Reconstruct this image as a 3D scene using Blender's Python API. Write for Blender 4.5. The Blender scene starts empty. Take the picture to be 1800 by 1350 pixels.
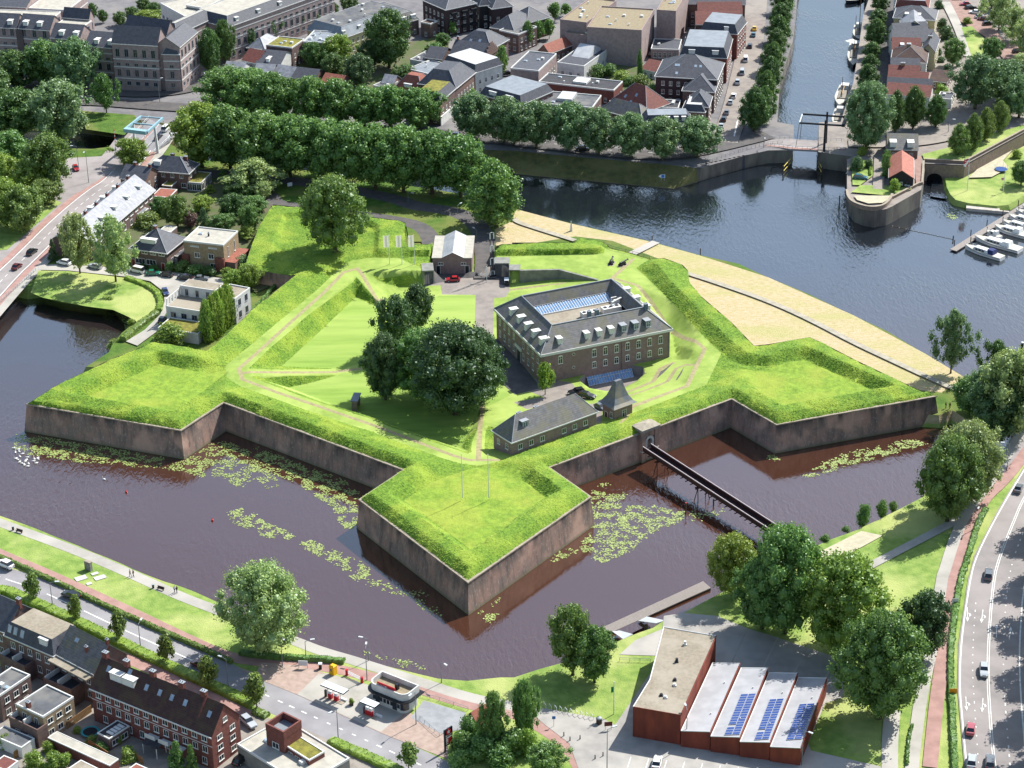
import bpy, bmesh, math, random
import numpy as np
from mathutils import Vector, Matrix
from mathutils.geometry import delaunay_2d_cdt
random.seed(7); rnd = random.Random(11)
R = math.radians
C = bpy.context.scene.collection
scene = bpy.context.scene
# ---------------------------------------------------------------- camera
CAM_F, CAM_TH, CAM_RO, CAM_H = 3934.2, 0.46708, -0.01509, 265.4   # pixels, pitch, roll, metres
_fw = np.array([0, math.cos(CAM_TH), -math.sin(CAM_TH)])
_r0 = np.array([1., 0, 0]); _u0 = np.cross(_r0, _fw)
_rt = math.cos(CAM_RO)*_r0 + math.sin(CAM_RO)*_u0
_up = -math.sin(CAM_RO)*_r0 + math.cos(CAM_RO)*_u0
cd = bpy.data.cameras.new('camera'); cam = bpy.data.objects.new('camera', cd); C.objects.link(cam)
cam.matrix_world = Matrix(((_rt[0], _up[0], -_fw[0], 0), (_rt[1], _up[1], -_fw[1], 0), (_rt[2], _up[2], -_fw[2], CAM_H), (0, 0, 0, 1)))
cd.sensor_width = 36; cd.lens = CAM_F/1800*36; cd.clip_start = 1; cd.clip_end = 20000
scene.camera = cam
# ---------------------------------------------------------------- sky, sun, exposure
SUN_EL, SUN_DIR = R(47), Vector((0.745, 0.667, 0))      # towards the sun
w = bpy.data.worlds.new('World'); scene.world = w; w.use_nodes = True
nt = w.node_tree; bg = nt.nodes['Background']
sky = nt.nodes.new('ShaderNodeTexSky'); sky.sky_type = 'NISHITA'; sky.sun_disc = False
sky.sun_elevation = SUN_EL; sky.sun_rotation = math.atan2(SUN_DIR.x, SUN_DIR.y); sky.air_density = 1.3; sky.dust_density = 1.2
nt.links.new(sky.outputs[0], bg.inputs[0]); bg.inputs[1].default_value = 0.115
sl = bpy.data.lights.new('sun', 'SUN'); sl.energy = 5.0; sl.angle = R(0.5); sl.color = (1, .97, .91)
so = bpy.data.objects.new('sun', sl); C.objects.link(so)
sd = Vector((SUN_DIR.x*math.cos(SUN_EL), SUN_DIR.y*math.cos(SUN_EL), math.sin(SUN_EL)))
so.rotation_euler = sd.to_track_quat('Z', 'Y').to_euler(); so.location = (60, 600, 150)
scene.view_settings.view_transform = 'Standard'; scene.view_settings.look = 'None'
scene.view_settings.exposure = 0.8; scene.view_settings.gamma = 1
# ---------------------------------------------------------------- pixels -> ground points
TILES = {'a': (380, 580, 6.4286), 'b': (640, 620, 6.4286), 'c': (860, 560, 6.4286), 'd': (1080, 540, 6.4286),
         'e': (720, 380, 6.4286), 'k': (540, 1150, 7.5), 's': (770, 1250, 16.875), 'q': (1300, 170, 6.923), 'v': (190, 160, 9.643), 'f': (1090, 730, 6.), 'y': (1660, 340, 9.643), 'g': (420, 300, 6.4286), 'p': (0, 0, 1.)}
for i_ in range(4):
    for j_, y_ in enumerate((0, 340, 680, 1010)): TILES['%d%d' % (i_, j_)] = (450*i_, y_, 3.971)
def tp(s, cur=['p']):
    """'11:700,580 20,30,5' -> [(px, py, z or None)]"""
    out = []
    t = 'p'
    for tok in s.replace('\n', ' ').split():
        if ':' in tok: t, tok = tok.split(':')
        if not tok: continue
        v = [float(k) for k in tok.split(',')]; ox, oy, sc = TILES[t]
        out.append((ox+v[0]/sc, oy+v[1]/sc, v[2] if len(v) > 2 else None))
    return out
def G(px, py, z=0.):
    d = _fw*CAM_F + _rt*(px-900) - _up*(py-675)
    t = (z-CAM_H)/d[2]
    return Vector((d[0]*t, d[1]*t, z))
def GS(s, z=0.): return [G(a, b, z if c is None else c) for a, b, c in tp(s)]
def proj(v):
    q = np.array([v[0], v[1], v[2]-CAM_H]); k = q @ _fw
    return 900+CAM_F*(q @ _rt)/k, 675-CAM_F*(q @ _up)/k
def sc_at(p):                      # photo pixels per metre at a point
    return CAM_F/(np.array([p[0], p[1], p[2]-CAM_H]) @ _fw)
def height_for(base, py):          # height of a vertical over base whose top shows at photo row py
    lo, hi = 0., 80.
    for _ in range(30):
        m = (lo+hi)/2
        if proj((base[0], base[1], base[2]+m))[1] > py: lo = m
        else: hi = m
    return lo
# ---------------------------------------------------------------- tags
def tag(o, label=None, cat=None, group=None, kind=None):
    if label: o['label'] = label
    if cat: o['category'] = cat
    if group: o['group'] = group
    if kind: o['kind'] = kind
    return o
def empty(name, loc, rz=0., label=None, cat=None, group=None):
    o = bpy.data.objects.new(name, None); C.objects.link(o); o.location = loc; o.rotation_euler = (0, 0, rz)
    o.empty_display_size = .5
    return tag(o, label, cat, group)
_kids = {}
def link(name, me, parent=None, loc=None, rot=None):
    o = bpy.data.objects.new(name, me); C.objects.link(o)
    if parent: o.parent = parent; _kids.setdefault(parent.name, []).append(o)
    if loc is not None: o.location = loc
    if rot is not None: o.rotation_euler = rot
    return o
def copy_tree(o, parent=None):
    c = o.copy(); C.objects.link(c)
    if parent: c.parent = parent; _kids.setdefault(parent.name, []).append(c)
    for ch in _kids.get(o.name, []): copy_tree(ch, c)
    return c
ORD = 'first second third fourth fifth sixth seventh eighth ninth tenth eleventh twelfth thirteenth fourteenth fifteenth sixteenth seventeenth eighteenth nineteenth twentieth'.split()
# ---------------------------------------------------------------- materials
_m = {}
def rgb(h):
    return tuple(((int(h[i:i+2], 16)/255+.055)/1.055)**2.4 if int(h[i:i+2], 16) > 10 else int(h[i:i+2], 16)/255/12.92 for i in (0, 2, 4))
def col(c): return rgb(c) if isinstance(c, str) else tuple(c)
def M(name, c1=None, c2=None, sc=1., rough=.85, bump=0., bsc=3., metal=0., stretch=(1, 1, 1), c3=None, sc3=.1, f3=.5, coords='pos', spec=.3, det=4., lo=.35, hi=.65, stripes=0., stripe_amt=.0, trans=0.):
    if name in _m: return _m[name]
    m = bpy.data.materials.new(name); _m[name] = m; m.use_nodes = True
    nt = m.node_tree; b = nt.nodes['Principled BSDF']; L = nt.links.new; N = nt.nodes.new
    b.inputs['Roughness'].default_value = rough; b.inputs['Metallic'].default_value = metal
    b.inputs['Specular IOR Level'].default_value = spec
    c1 = col(c1); b.inputs['Base Color'].default_value = (*c1, 1)
    m.diffuse_color = (*c1, 1)
    if c2 or bump or stripes:
        if coords == 'pos': g = N('ShaderNodeNewGeometry'); src = g.outputs['Position']
        else: g = N('ShaderNodeTexCoord'); src = g.outputs['Object']
        mp = N('ShaderNodeMapping'); mp.inputs['Scale'].default_value = stretch; L(src, mp.inputs[0])
        def noise(s, d=det):
            n = N('ShaderNodeTexNoise'); n.inputs['Scale'].default_value = s; n.inputs['Detail'].default_value = d; L(mp.outputs[0], n.inputs[0]); return n.outputs[0]
        def mixc(f, a, b_):
            x = N('ShaderNodeMix'); x.data_type = 'RGBA'; L(f, x.inputs[0])
            if isinstance(a, tuple): x.inputs[6].default_value = (*a, 1)
            else: L(a, x.inputs[6])
            if isinstance(b_, tuple): x.inputs[7].default_value = (*b_, 1)
            else: L(b_, x.inputs[7])
            return x.outputs[2]
        def rng(v, a, b_, o0=0., o1=1.):
            r = N('ShaderNodeMapRange'); r.inputs[1].default_value = a; r.inputs[2].default_value = b_; r.inputs[3].default_value = o0; r.inputs[4].default_value = o1; L(v, r.inputs[0]); return r.outputs[0]
        out = c1
        if c2: out = mixc(rng(noise(sc), lo, hi), c1, col(c2))
        if c3: out = mixc(rng(noise(sc3, 3.), .45, .62, 0, f3), out, col(c3))
        if stripes:
            sx = N('ShaderNodeSeparateXYZ'); L(src, sx.inputs[0])
            mu = N('ShaderNodeMath'); mu.operation = 'MULTIPLY'; L(sx.outputs[2], mu.inputs[0]); mu.inputs[1].default_value = 1/stripes
            fr = N('ShaderNodeMath'); fr.operation = 'FRACT'; L(mu.outputs[0], fr.inputs[0])
            out = mixc(rng(fr.outputs[0], .55, .95, 0, stripe_amt), out, tuple(k*.45 for k in c1))
        if not isinstance(out, tuple): L(out, b.inputs['Base Color'])
        if bump:
            bn = N('ShaderNodeBump'); bn.inputs['Strength'].default_value = min(1, bump); bn.inputs['Distance'].default_value = max(.1, bump)
            L(noise(bsc, 3.), bn.inputs['Height']); L(bn.outputs[0], b.inputs['Normal'])
    return m
def objcolor(name, rough=.3, spec=.5, coat=.6, metal=0.):
    if name in _m: return _m[name]
    m = bpy.data.materials.new(name); _m[name] = m; m.use_nodes = True
    nt = m.node_tree; b = nt.nodes['Principled BSDF']; oi = nt.nodes.new('ShaderNodeObjectInfo')
    nt.links.new(oi.outputs['Color'], b.inputs['Base Color']); b.inputs['Roughness'].default_value = rough
    b.inputs['Coat Weight'].default_value = coat; b.inputs['Metallic'].default_value = metal; b.inputs['Specular IOR Level'].default_value = spec
    return m
# ---------------------------------------------------------------- mesh builder
class MB:
    def __init__(s): s.v = []; s.f = []; s.m = []; s.sm = []
    def add(s, vs, fs, mi=0, smooth=False):
        o = len(s.v); s.v += [tuple(q) for q in vs]; s.f += [tuple(o+i for i in q) for q in fs]; s.m += [mi]*len(fs); s.sm += [smooth]*len(fs); return s
    def box(s, x0, y0, z0, x1, y1, z1, mi=0, M4=None):
        vs = [Vector(q) for q in ((x0, y0, z0), (x1, y0, z0), (x1, y1, z0), (x0, y1, z0), (x0, y0, z1), (x1, y0, z1), (x1, y1, z1), (x0, y1, z1))]
        if M4 is not None: vs = [M4 @ q for q in vs]
        return s.add(vs, ((3, 2, 1, 0), (4, 5, 6, 7), (0, 1, 5, 4), (1, 2, 6, 5), (2, 3, 7, 6), (3, 0, 4, 7)), mi)
    def prism(s, poly, z0, z1, mi=0, mtop=None, cap_bottom=True):
        n = len(poly); a = sum(poly[i][0]*poly[(i+1) % n][1]-poly[(i+1) % n][0]*poly[i][1] for i in range(n))
        if a < 0: poly = poly[::-1]
        zf = (lambda p, z: z if not callable(z) else z(p))
        vs = [(p[0], p[1], zf(p, z0)) for p in poly]+[(p[0], p[1], zf(p, z1)) for p in poly]
        s.add(vs, [(i, (i+1) % n, n+(i+1) % n, n+i) for i in range(n)], mi)
        s.add(vs[n:], [tuple(range(n))], mi if mtop is None else mtop)
        if cap_bottom: s.add(vs[:n], [tuple(range(n))[::-1]], mi)
        return s
    def frustum(s, p0, z0, p1, z1, mi=0, mtop=None):     # two polygons with the same count
        n = len(p0); vs = [(p[0], p[1], z0) for p in p0]+[(p[0], p[1], z1) for p in p1]
        s.add(vs, [(i, (i+1) % n, n+(i+1) % n, n+i) for i in range(n)], mi)
        return s.add(vs[n:], [tuple(range(n))], mi if mtop is None else mtop)
    def cyl(s, p0, p1, r0, r1=None, n=8, mi=0, caps=True, smooth=True):
        r1 = r0 if r1 is None else r1; p0 = Vector(p0); p1 = Vector(p1); d = (p1-p0)
        if d.length < 1e-6: return s
        q = d.to_track_quat('Z', 'Y'); vs = []
        for c, r in ((p0, r0), (p1, r1)):
            for i in range(n):
                a = 2*math.pi*i/n; vs.append(c+q @ Vector((r*math.cos(a), r*math.sin(a), 0)))
        s.add(vs, [(i, (i+1) % n, n+(i+1) % n, n+i) for i in range(n)], mi, smooth)
        if caps: s.add(vs, [tuple(range(n))[::-1], tuple(range(n, 2*n))], mi)
        return s
    def tube(s, pts, r, n=6, mi=0):
        rs = r if isinstance(r, (list, tuple)) else [r]*len(pts)
        for i in range(len(pts)-1): s.cyl(pts[i], pts[i+1], rs[i], rs[i+1], n, mi)
        return s
    def ball(s, c, r, mi=0, nu=10, nv=6, jit=0., rg=None):
        rx, ry, rz = r if isinstance(r, (tuple, list)) else (r, r, r); vs = []; fs = []
        for j in range(nv+1):
            t = math.pi*j/nv
            for i in range(nu):
                k = 1+(rg.uniform(-jit, jit) if jit else 0); a = 2*math.pi*i/nu
                vs.append((c[0]+rx*k*math.sin(t)*math.cos(a), c[1]+ry*k*math.sin(t)*math.sin(a), c[2]+rz*k*math.cos(t)))
        for j in range(nv):
            for i in range(nu):
                fs.append((j*nu+i, (j+1)*nu+i, (j+1)*nu+(i+1) % nu, j*nu+(i+1) % nu))
        return s.add(vs, fs, mi, True)
    def mesh(s, name, mats):
        me = bpy.data.meshes.new(name); me.from_pydata([tuple(q) for q in s.v], [], s.f)
        for m in (mats if isinstance(mats, (list, tuple)) else [mats]): me.materials.append(m)
        me.polygons.foreach_set('material_index', s.m); me.polygons.foreach_set('use_smooth', s.sm); me.update()
        return me
    def build(s, name, mats, parent=None, loc=None, rot=None): return link(name, s.mesh(name, mats), parent, loc, rot)
def offset_chain(ch, d, closed=False):
    """offset a plan polyline to its left by d (mitred)"""
    n = len(ch); out = []
    for i in range(n):
        p = Vector(ch[i][:2]).to_2d()
        a = Vector(ch[i-1][:2]) if (i > 0 or closed) else None; b = Vector(ch[(i+1) % n][:2]) if (i < n-1 or closed) else None
        ns = []
        if a is not None: e = (p-a).normalized(); ns.append(Vector((-e.y, e.x)))
        if b is not None: e = (b-p).normalized(); ns.append(Vector((-e.y, e.x)))
        if len(ns) == 1: out.append(p+ns[0]*d)
        else:
            m = (ns[0]+ns[1]); m = m/max(.35, m.dot(ns[0])) if m.length > 1e-4 else ns[0]; out.append(p+m*d)
    return out
def densify(pts, step, closed=False):
    out = []; n = len(pts)
    for i in range(n if closed else n-1):
        a = Vector(pts[i]); b = Vector(pts[(i+1) % n]); k = max(1, int(math.ceil((b-a).length/step)))
        out += [a+(b-a)*(j/k) for j in range(k)]
    if not closed: out.append(Vector(pts[-1]))
    return out
def inpoly(P, poly):
    x, y = P[:, 0], P[:, 1]; r = np.zeros(len(P), bool); n = len(poly)
    for i in range(n):
        x1, y1 = poly[i][0], poly[i][1]; x2, y2 = poly[(i+1) % n][0], poly[(i+1) % n][1]
        if y1 == y2: continue
        c = ((y1 > y) != (y2 > y)) & (x < (x2-x1)*(y-y1)/(y2-y1)+x1); r ^= c
    return r
def smooth_line(pts, it=2, closed=False):
    for _ in range(it):
        n = len(pts); out = [] if closed else [pts[0]]
        for i in range(n if closed else n-1):
            a = Vector(pts[i]); b = Vector(pts[(i+1) % n]); out += [a*.75+b*.25, a*.25+b*.75]
        if not closed: out.append(pts[-1])
        pts = out
    return pts
def fill(poly, z, name, mat, th=None, parent=None, kind='structure'):
    """flat sheet (optionally a slab of thickness th) over a plan polygon"""
    pts = [Vector((p[0], p[1])) for p in poly]; n = len(pts)
    v, e, f, _, _, _ = delaunay_2d_cdt(pts, [], [list(range(n))], 3, 1e-4)
    mb = MB(); mb.add([(q.x, q.y, z) for q in v], [tuple(q) for q in f])
    if th:
        nn = len(v)
        A = sum(pts[i].x*pts[(i+1) % n].y-pts[(i+1) % n].x*pts[i].y for i in range(n))
        q = pts if A > 0 else pts[::-1]
        vs = [(k.x, k.y, z-th) for k in q]+[(k.x, k.y, z) for k in q]
        mb.add(vs, [(i, (i+1) % n, n+(i+1) % n, n+i) for i in range(n)], 1 if isinstance(mat, list) else 0)
    o = mb.build(name, mat, parent)
    if kind: o['kind'] = kind
    return o
def water_mat():
    m = bpy.data.materials.new('moat_water'); m.use_nodes = True; nt = m.node_tree; N = nt.nodes.new; L = nt.links.new
    b = nt.nodes['Principled BSDF']; b.inputs['Roughness'].default_value = .08; b.inputs['IOR'].default_value = 2.0; b.inputs['Specular IOR Level'].default_value = 1.
    g = N('ShaderNodeNewGeometry')
    def noise(s, st, det=3., dist=0.):
        mp = N('ShaderNodeMapping'); mp.inputs['Scale'].default_value = st; mp.inputs['Rotation'].default_value = (0, 0, .5); L(g.outputs['Position'], mp.inputs[0])
        n = N('ShaderNodeTexNoise'); n.inputs['Scale'].default_value = s; n.inputs['Detail'].default_value = det; n.inputs['Distortion'].default_value = dist; L(mp.outputs[0], n.inputs[0]); return n.outputs[0]
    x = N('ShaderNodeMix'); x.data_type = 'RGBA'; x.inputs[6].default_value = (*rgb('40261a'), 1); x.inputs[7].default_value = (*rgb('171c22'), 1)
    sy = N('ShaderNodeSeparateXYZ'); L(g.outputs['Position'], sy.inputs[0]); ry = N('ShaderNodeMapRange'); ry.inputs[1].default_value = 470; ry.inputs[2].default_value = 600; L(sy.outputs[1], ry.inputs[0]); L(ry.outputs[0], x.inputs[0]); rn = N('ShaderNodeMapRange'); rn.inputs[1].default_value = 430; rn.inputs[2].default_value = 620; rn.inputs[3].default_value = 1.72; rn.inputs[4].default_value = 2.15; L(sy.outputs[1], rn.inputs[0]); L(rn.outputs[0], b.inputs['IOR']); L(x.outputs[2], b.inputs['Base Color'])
    a = N('ShaderNodeMath'); a.operation = 'MULTIPLY'; r = N('ShaderNodeMapRange'); r.inputs[1].default_value = .4; r.inputs[2].default_value = .65; r.inputs[3].default_value = .05; r.inputs[4].default_value = .9
    L(noise(.02, (1, 1, 1)), r.inputs[0]); L(noise(1., (1, .36, 1), 4., .8), a.inputs[0]); L(r.outputs[0], a.inputs[1])
    bn = N('ShaderNodeBump'); bn.inputs['Strength'].default_value = .45; bn.inputs['Distance'].default_value = .6; L(a.outputs[0], bn.inputs['Height']); L(bn.outputs[0], b.inputs['Normal'])
    return m
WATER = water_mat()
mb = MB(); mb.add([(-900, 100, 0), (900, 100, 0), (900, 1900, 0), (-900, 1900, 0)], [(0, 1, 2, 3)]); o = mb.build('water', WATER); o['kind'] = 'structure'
# ================================================================ materials of the ground
GRASS_LONG = M('long_grass', '6e8c28', '48681c', 1.6, .9, .55, 2.2, c3='8a9c34', sc3=.12, f3=.6, det=6)
GRASS_BAST = M('bastion_grass', '7e9630', '627e26', .9, .9, .35, 2.6, c3='8e963a', sc3=.1, f3=.6, det=6)
GRASS_MOWN = M('mown_grass', '869a46', '738a3a', .5, .9, .25, 5., c3='9cac5a', sc3=.08, f3=.6)
GRASS_LAWN = M('lawn_grass', '7e9840', '6e8a36', .5, .9, .25, 5., stretch=(.2, 1.2, 1), c3='98a858', sc3=.06, f3=.6)
GRASS_DRY = M('dry_hay_grass', 'b6a488', 'a09468', 1.3, .95, .5, 4., stretch=(.5, 1.3, 1), c3='96985a', sc3=.07, f3=.55)
GRASS_BANK = M('bank_grass', '4f6a24', '3c5a1a', .5, .95, .5, 3., c3='6c7038', sc3=.1, f3=.7)
GRASS_PARK = M('park_grass', '7e9246', '647e36', .5, .9, .4, 3., c3='a4a868', sc3=.07, f3=.7)
PATH = M('brick_path', '968c68', '847c5a', 1.2, .9, .2, 6.)
PAVE = M('courtyard_paving', '857d76', '756e69', .5, .9, .15, 5., c3='8c857c', sc3=.1, f3=.6)
PAVE_DK = M('dark_paving', '5a5654', '4c4a4a', .5, .9, .15, 5.)
ASPH = M('asphalt', '868486', '7a787a', .3, .9, .15, 8., c3='929090', sc3=.06, f3=.6)
ASPH_LT = M('light_asphalt', '8a8482', '7e7876', .3, .9, .15, 8., c3='968f8c', sc3=.06, f3=.6)
RED = M('red_cycle_asphalt', '9c7c74', '8c6e66', .4, .9, .15, 8.)
TILE_LT = M('pale_paving_slabs', '9c9890', '8d8a82', .4, .9, .1, 6., c3='aaa69e', sc3=.1, f3=.6)
SAND = M('pale_gravel', 'b0a890', 'a09a84', .8, .95, .2, 6.)
WHITE_LINE = M('white_road_paint', 'd4d4d0', 'b8b8b4', 2., .7)
COPING = M('stone_coping', '9a8f80', '857b6c', 1.5, .85, .2, 6.)
def brick_wall_mat():
    m = bpy.data.materials.new('weathered_fortress_brick'); m.use_nodes = True; nt = m.node_tree; N = nt.nodes.new; L = nt.links.new
    b = nt.nodes['Principled BSDF']; b.inputs['Roughness'].default_value = .9; b.inputs['Specular IOR Level'].default_value = .2
    g = N('ShaderNodeNewGeometry')
    def noise(s, st, det=5.):
        mp = N('ShaderNodeMapping'); mp.inputs['Scale'].default_value = st; L(g.outputs['Position'], mp.inputs[0])
        n = N('ShaderNodeTexNoise'); n.inputs['Scale'].default_value = s; n.inputs['Detail'].default_value = det; L(mp.outputs[0], n.inputs[0]); return n.outputs[0]
    def rng(v, a, c, o0=0., o1=1.):
        r = N('ShaderNodeMapRange'); [r.inputs[i].__setattr__('default_value', x) for i, x in ((1, a), (2, c), (3, o0), (4, o1))]; L(v, r.inputs[0]); return r.outputs[0]
    def mix(f, a, c):
        x = N('ShaderNodeMix'); x.data_type = 'RGBA'; L(f, x.inputs[0])
        for k, q in ((6, a), (7, c)):
            if isinstance(q, str): x.inputs[k].default_value = (*rgb(q), 1)
            else: L(q, x.inputs[k])
        return x.outputs[2]
    c = mix(rng(noise(.25, (1, 1, 1)), .35, .65), '96796c', '7e6e66')
    c = mix(rng(noise(.8, (1, 1, .12)), .45, .7, 0, .75), c, '56504e')          # vertical run-off stains
    c = mix(rng(noise(.16, (1, 1, .8), 6.), .5, .64, 0, .8), c, 'b09080')
    c = mix(rng(noise(2.5, (1, 1, .5), 6.), .55, .75, 0, .55), c, 'b4a8a0')       # lime bloom
    sx = N('ShaderNodeSeparateXYZ'); L(g.outputs['Position'], sx.inputs[0])
    c = mix(rng(sx.outputs[2], .9, .1, 0, .8), c, '6a6a52')                      # algae band at the waterline
    st = N('ShaderNodeMath'); st.operation = 'MULTIPLY'; L(rng(sx.outputs[2], 4.2, 7.4), st.inputs[0]); L(rng(noise(.5, (1, 1, .1)), .4, .6), st.inputs[1])
    c = mix(st.outputs[0], c, '3e3c3c')
    L(c, b.inputs['Base Color'])
    bn = N('ShaderNodeBump'); bn.inputs['Strength'].default_value = .5; bn.inputs['Distance'].default_value = .1; L(noise(3., (1, 1, 2)), bn.inputs['Height']); L(bn.outputs[0], b.inputs['Normal'])
    return m
FORTBRICK = brick_wall_mat()

# ================================================================ the fort terrain
WALLPX = '02:190,122 02:1262,305 02:1560,110 p:710.6,826.8 12:725,790 p:822.7,1023.5 22:545,770 22:255,565 22:1535,85 32:60,265 32:1165,68'
WALL = GS(WALLPX, 7.5)
BACK = GS('p:1602,680,9 31:600,1160,9 31:380,1045,9 31:290,1005,9 31:0,1055,9 21:1690,1065,9 21:1530,900,9 21:1320,720,9 21:1238,622,8 '
          '21:1228,540,8 21:1190,500,8.5 21:1060,453,8.5 21:960,460,7 21:840,420,7 21:690,385,7 21:640,345,7 21:480,315,8.5 21:440,345,8.5 21:160,345,8.5 '
          '21:0,345,8.5 e:1420,305,8.5 e:1040,320,8.5 e:975,345,7.5 e:975,310,3 e:800,310,3 e:740,320,3 e:255,300,3 e:240,320,8.5 11:1050,357,8.5 11:1042,205,8.5 11:990,190,8.5 11:790,165,8.5 '
          'g:1450,520,8.5 g:780,425,8.5 g:385,385,8.5 g:225,640,8.5 g:150,830,8.5 g:80,1040,8.5 g:75,1075,8 g:230,1130,7.5 g:590,1195,7.5 '
          '11:280,570,9 11:0,790,9 01:1500,1060,9 01:1440,1100,9 01:1080,1035,9 01:750,1170,9 01:380,1350,9 02:225,100,8.6')
BOUND = WALL + BACK
def dropline(pts, z, d=.25):
    """the foot of a vertical face under a line, set d metres towards the open side (to its right)"""
    o = offset_chain(pts, -d); zz = z if isinstance(z, (list, tuple)) else [z]*len(pts)
    return [Vector((a.x, a.y, q)) for a, q in zip(o, zz)]
def off3(ch, d, z, cut=0.):
    o = offset_chain(ch, d); o = [Vector((a.x, a.y, z)) for a in o]
    if cut: o[0] = o[0].lerp(o[1], cut); o[-1] = o[-1].lerp(o[-2], cut)
    return o
LN = []
LN.append(off3(WALL, 1.0, 8.5)); LN.append(off3(WALL, 2.2, 9.35))
FOOT = []
Lb = GS('01:1440,1100,9 01:1080,1035,9', 9)+WALL[0:3]
for ch in (Lb, WALL[3:8], WALL[8:11]+GS('31:290,1005,9 31:0,1055,9')):
    LN.append(off3(ch, 5.2, 9.6, .1)); LN.append(off3(ch, 8.2, 7.3, .15)); FOOT.append(off3(ch, 8.4, 7.3, .12))
S1 = lambda s, z=7.: LN.append(GS(s, z))
S1('e:0,610 g:1800,985 g:1530,980 g:1290,1010 g:1180,1060 g:880,1350 a:590,0 a:390,170 a:110,400 a:120,540 a:280,640 a:640,770 a:1000,900 a:1500,1070 a:1800,1165 b:500,1050 b:850,1180 b:1080,1250 b:1280,1275 b:1450,1250 b:1560,1205 c:840,1335 c:1080,1252 c:1500,1120 d:0,1270 d:300,1160 d:700,1010 d:1040,880 d:1200,540 21:1460,1110 21:1300,960 21:1100,740 21:870,520')
S1('a:600,770 a:1000,928 a:1800,1240 b:450,1110', 9.1)
EDGE_W = 'g:1310,1195,7 11:350,860,7 a:850,0,7 a:600,210,7 a:370,432,7'
S1(EDGE_W); S1('a:370,440,7 a:780,443,5.3 a:1300,438,3.1'); S1('a:410,528,7 a:800,515,5.2 a:1370,500,3.1'); S1('a:820,650,3 a:1100,590,3 a:1370,515,3')
S1('a:410,528 a:1100,790 a:1800,1010 b:300,830 b:700,970 b:1180,1135')
S1('a:820,652,3 a:1200,800,3 a:1800,992,3 b:300,812,3 b:700,950,3 b:1100,1085,3 b:1140,980,3 b:1300,690,3')
S1('b:1200,1130,7 b:1215,1000,6 b:1288,830,4.5 b:1310,640,3'); S1('b:1320,1190,7 b:1345,850,5 b:1350,640,3')
S1('b:1495,1080,5.2 b:1685,1140,6.6')
S1('11:700,720,3 a:1190,0,3 a:740,410,3.05'); S1('11:700,720,3 11:870,805,3'); S1('11:700,583,7 11:880,790,3.1'); S1('11:740,560,7 11:920,745,3')
S1('11:790,550,7 11:1055,540,7 11:1155,540,7'); S1('11:930,700,3 11:1000,652,3 11:1152,655,3')
cw = GS('e:140,622,7 e:262,617,7'); LN += [cw, dropline(cw, 3)]
ew = GS('e:965,535,7 e:1120,535,7 e:1126,607,7 e:1690,603,7 21:600,605,7'); LN += [ew, dropline(ew, [3, 3, 3, 4.2, 6.9])]
S1('e:1130,850,3 e:1500,800,3.8 e:1800,740,5 21:470,640,6')
S1('21:600,605 21:860,640 21:1100,945 21:1272,1095'); S1('21:1100,975,3.2 d:700,560,3.2')
S1('d:1000,490,7 d:910,660,7 d:800,880,7 d:200,1100,7'); S1('d:905,490,7 d:840,590,5.6 d:720,595,3.6 d:620,565,3.5 d:360,680,3.5 d:375,760,3.6 d:140,940,3.8')
pit = GS('c:1010,695 c:1130,785 c:1330,820 c:1500,790 c:1660,710 c:1760,620 c:1735,545 c:1600,522 c:1090,622', 3.4); LN.append(pit+[pit[0]]); LN.append([Vector((q.x, q.y, .8)) for q in offset_chain(pit+[pit[0]], .3)])
S1('c:1000,900,3.6 c:1230,1000,5 c:1180,1180,6.4'); S1('c:1650,1060,6.6 c:1700,1080,6.8')
for q in ('e:1000,375 e:1800,372 21:590,385 21:625,372', 'e:0,385 e:222,385'): S1(q, 8.5)
for q in ('e:990,447 21:0,437 21:640,418 21:655,385', 'e:0,462 e:215,460'): S1(q, 7.)
S1('g:350,975 g:880,1078', 8.7); S1('g:350,975 g:380,800 g:440,640 g:500,485 g:780,458 11:800,192 11:862,215 11:858,390', 8.7)
S1('g:470,960 g:480,740 g:540,560 g:780,520 11:790,230 11:830,260 11:820,400', 7.4)
S1('21:1000,468 21:1100,600 21:1300,800 21:1500,1000 21:1640,1110 21:1787,1130', 9.2)
S1('21:890,512 21:985,612 21:1200,835 21:1400,1035 21:1540,1170 21:1650,1200 21:1787,1205', 7.2)
rdW = GS('e:735,345,3 e:745,600,3 e:720,700,3'); rdE = GS('e:975,345,3 e:940,600,3 e:955,690,3')
S1('e:980,352,7 e:962,535,7'); LN.append(GS('e:968,352,3 e:945,500,3 e:945,650,3', 3))
S1('e:232,330,7 e:222,460,7 e:262,617,7'); S1('e:262,330,3 e:275,650,3', 3)
COURT = GS('b:1350,640 e:0,1000 e:360,780 e:300,660 e:1120,660 e:1130,850 c:140,200 c:600,700', 3)
S1('e:150,790,3 e:360,700,3 e:1120,700,3 e:1130,850,3 c:140,200,3 c:520,640,3.1 c:620,740,3.2 c:900,720,3.4')
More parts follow.
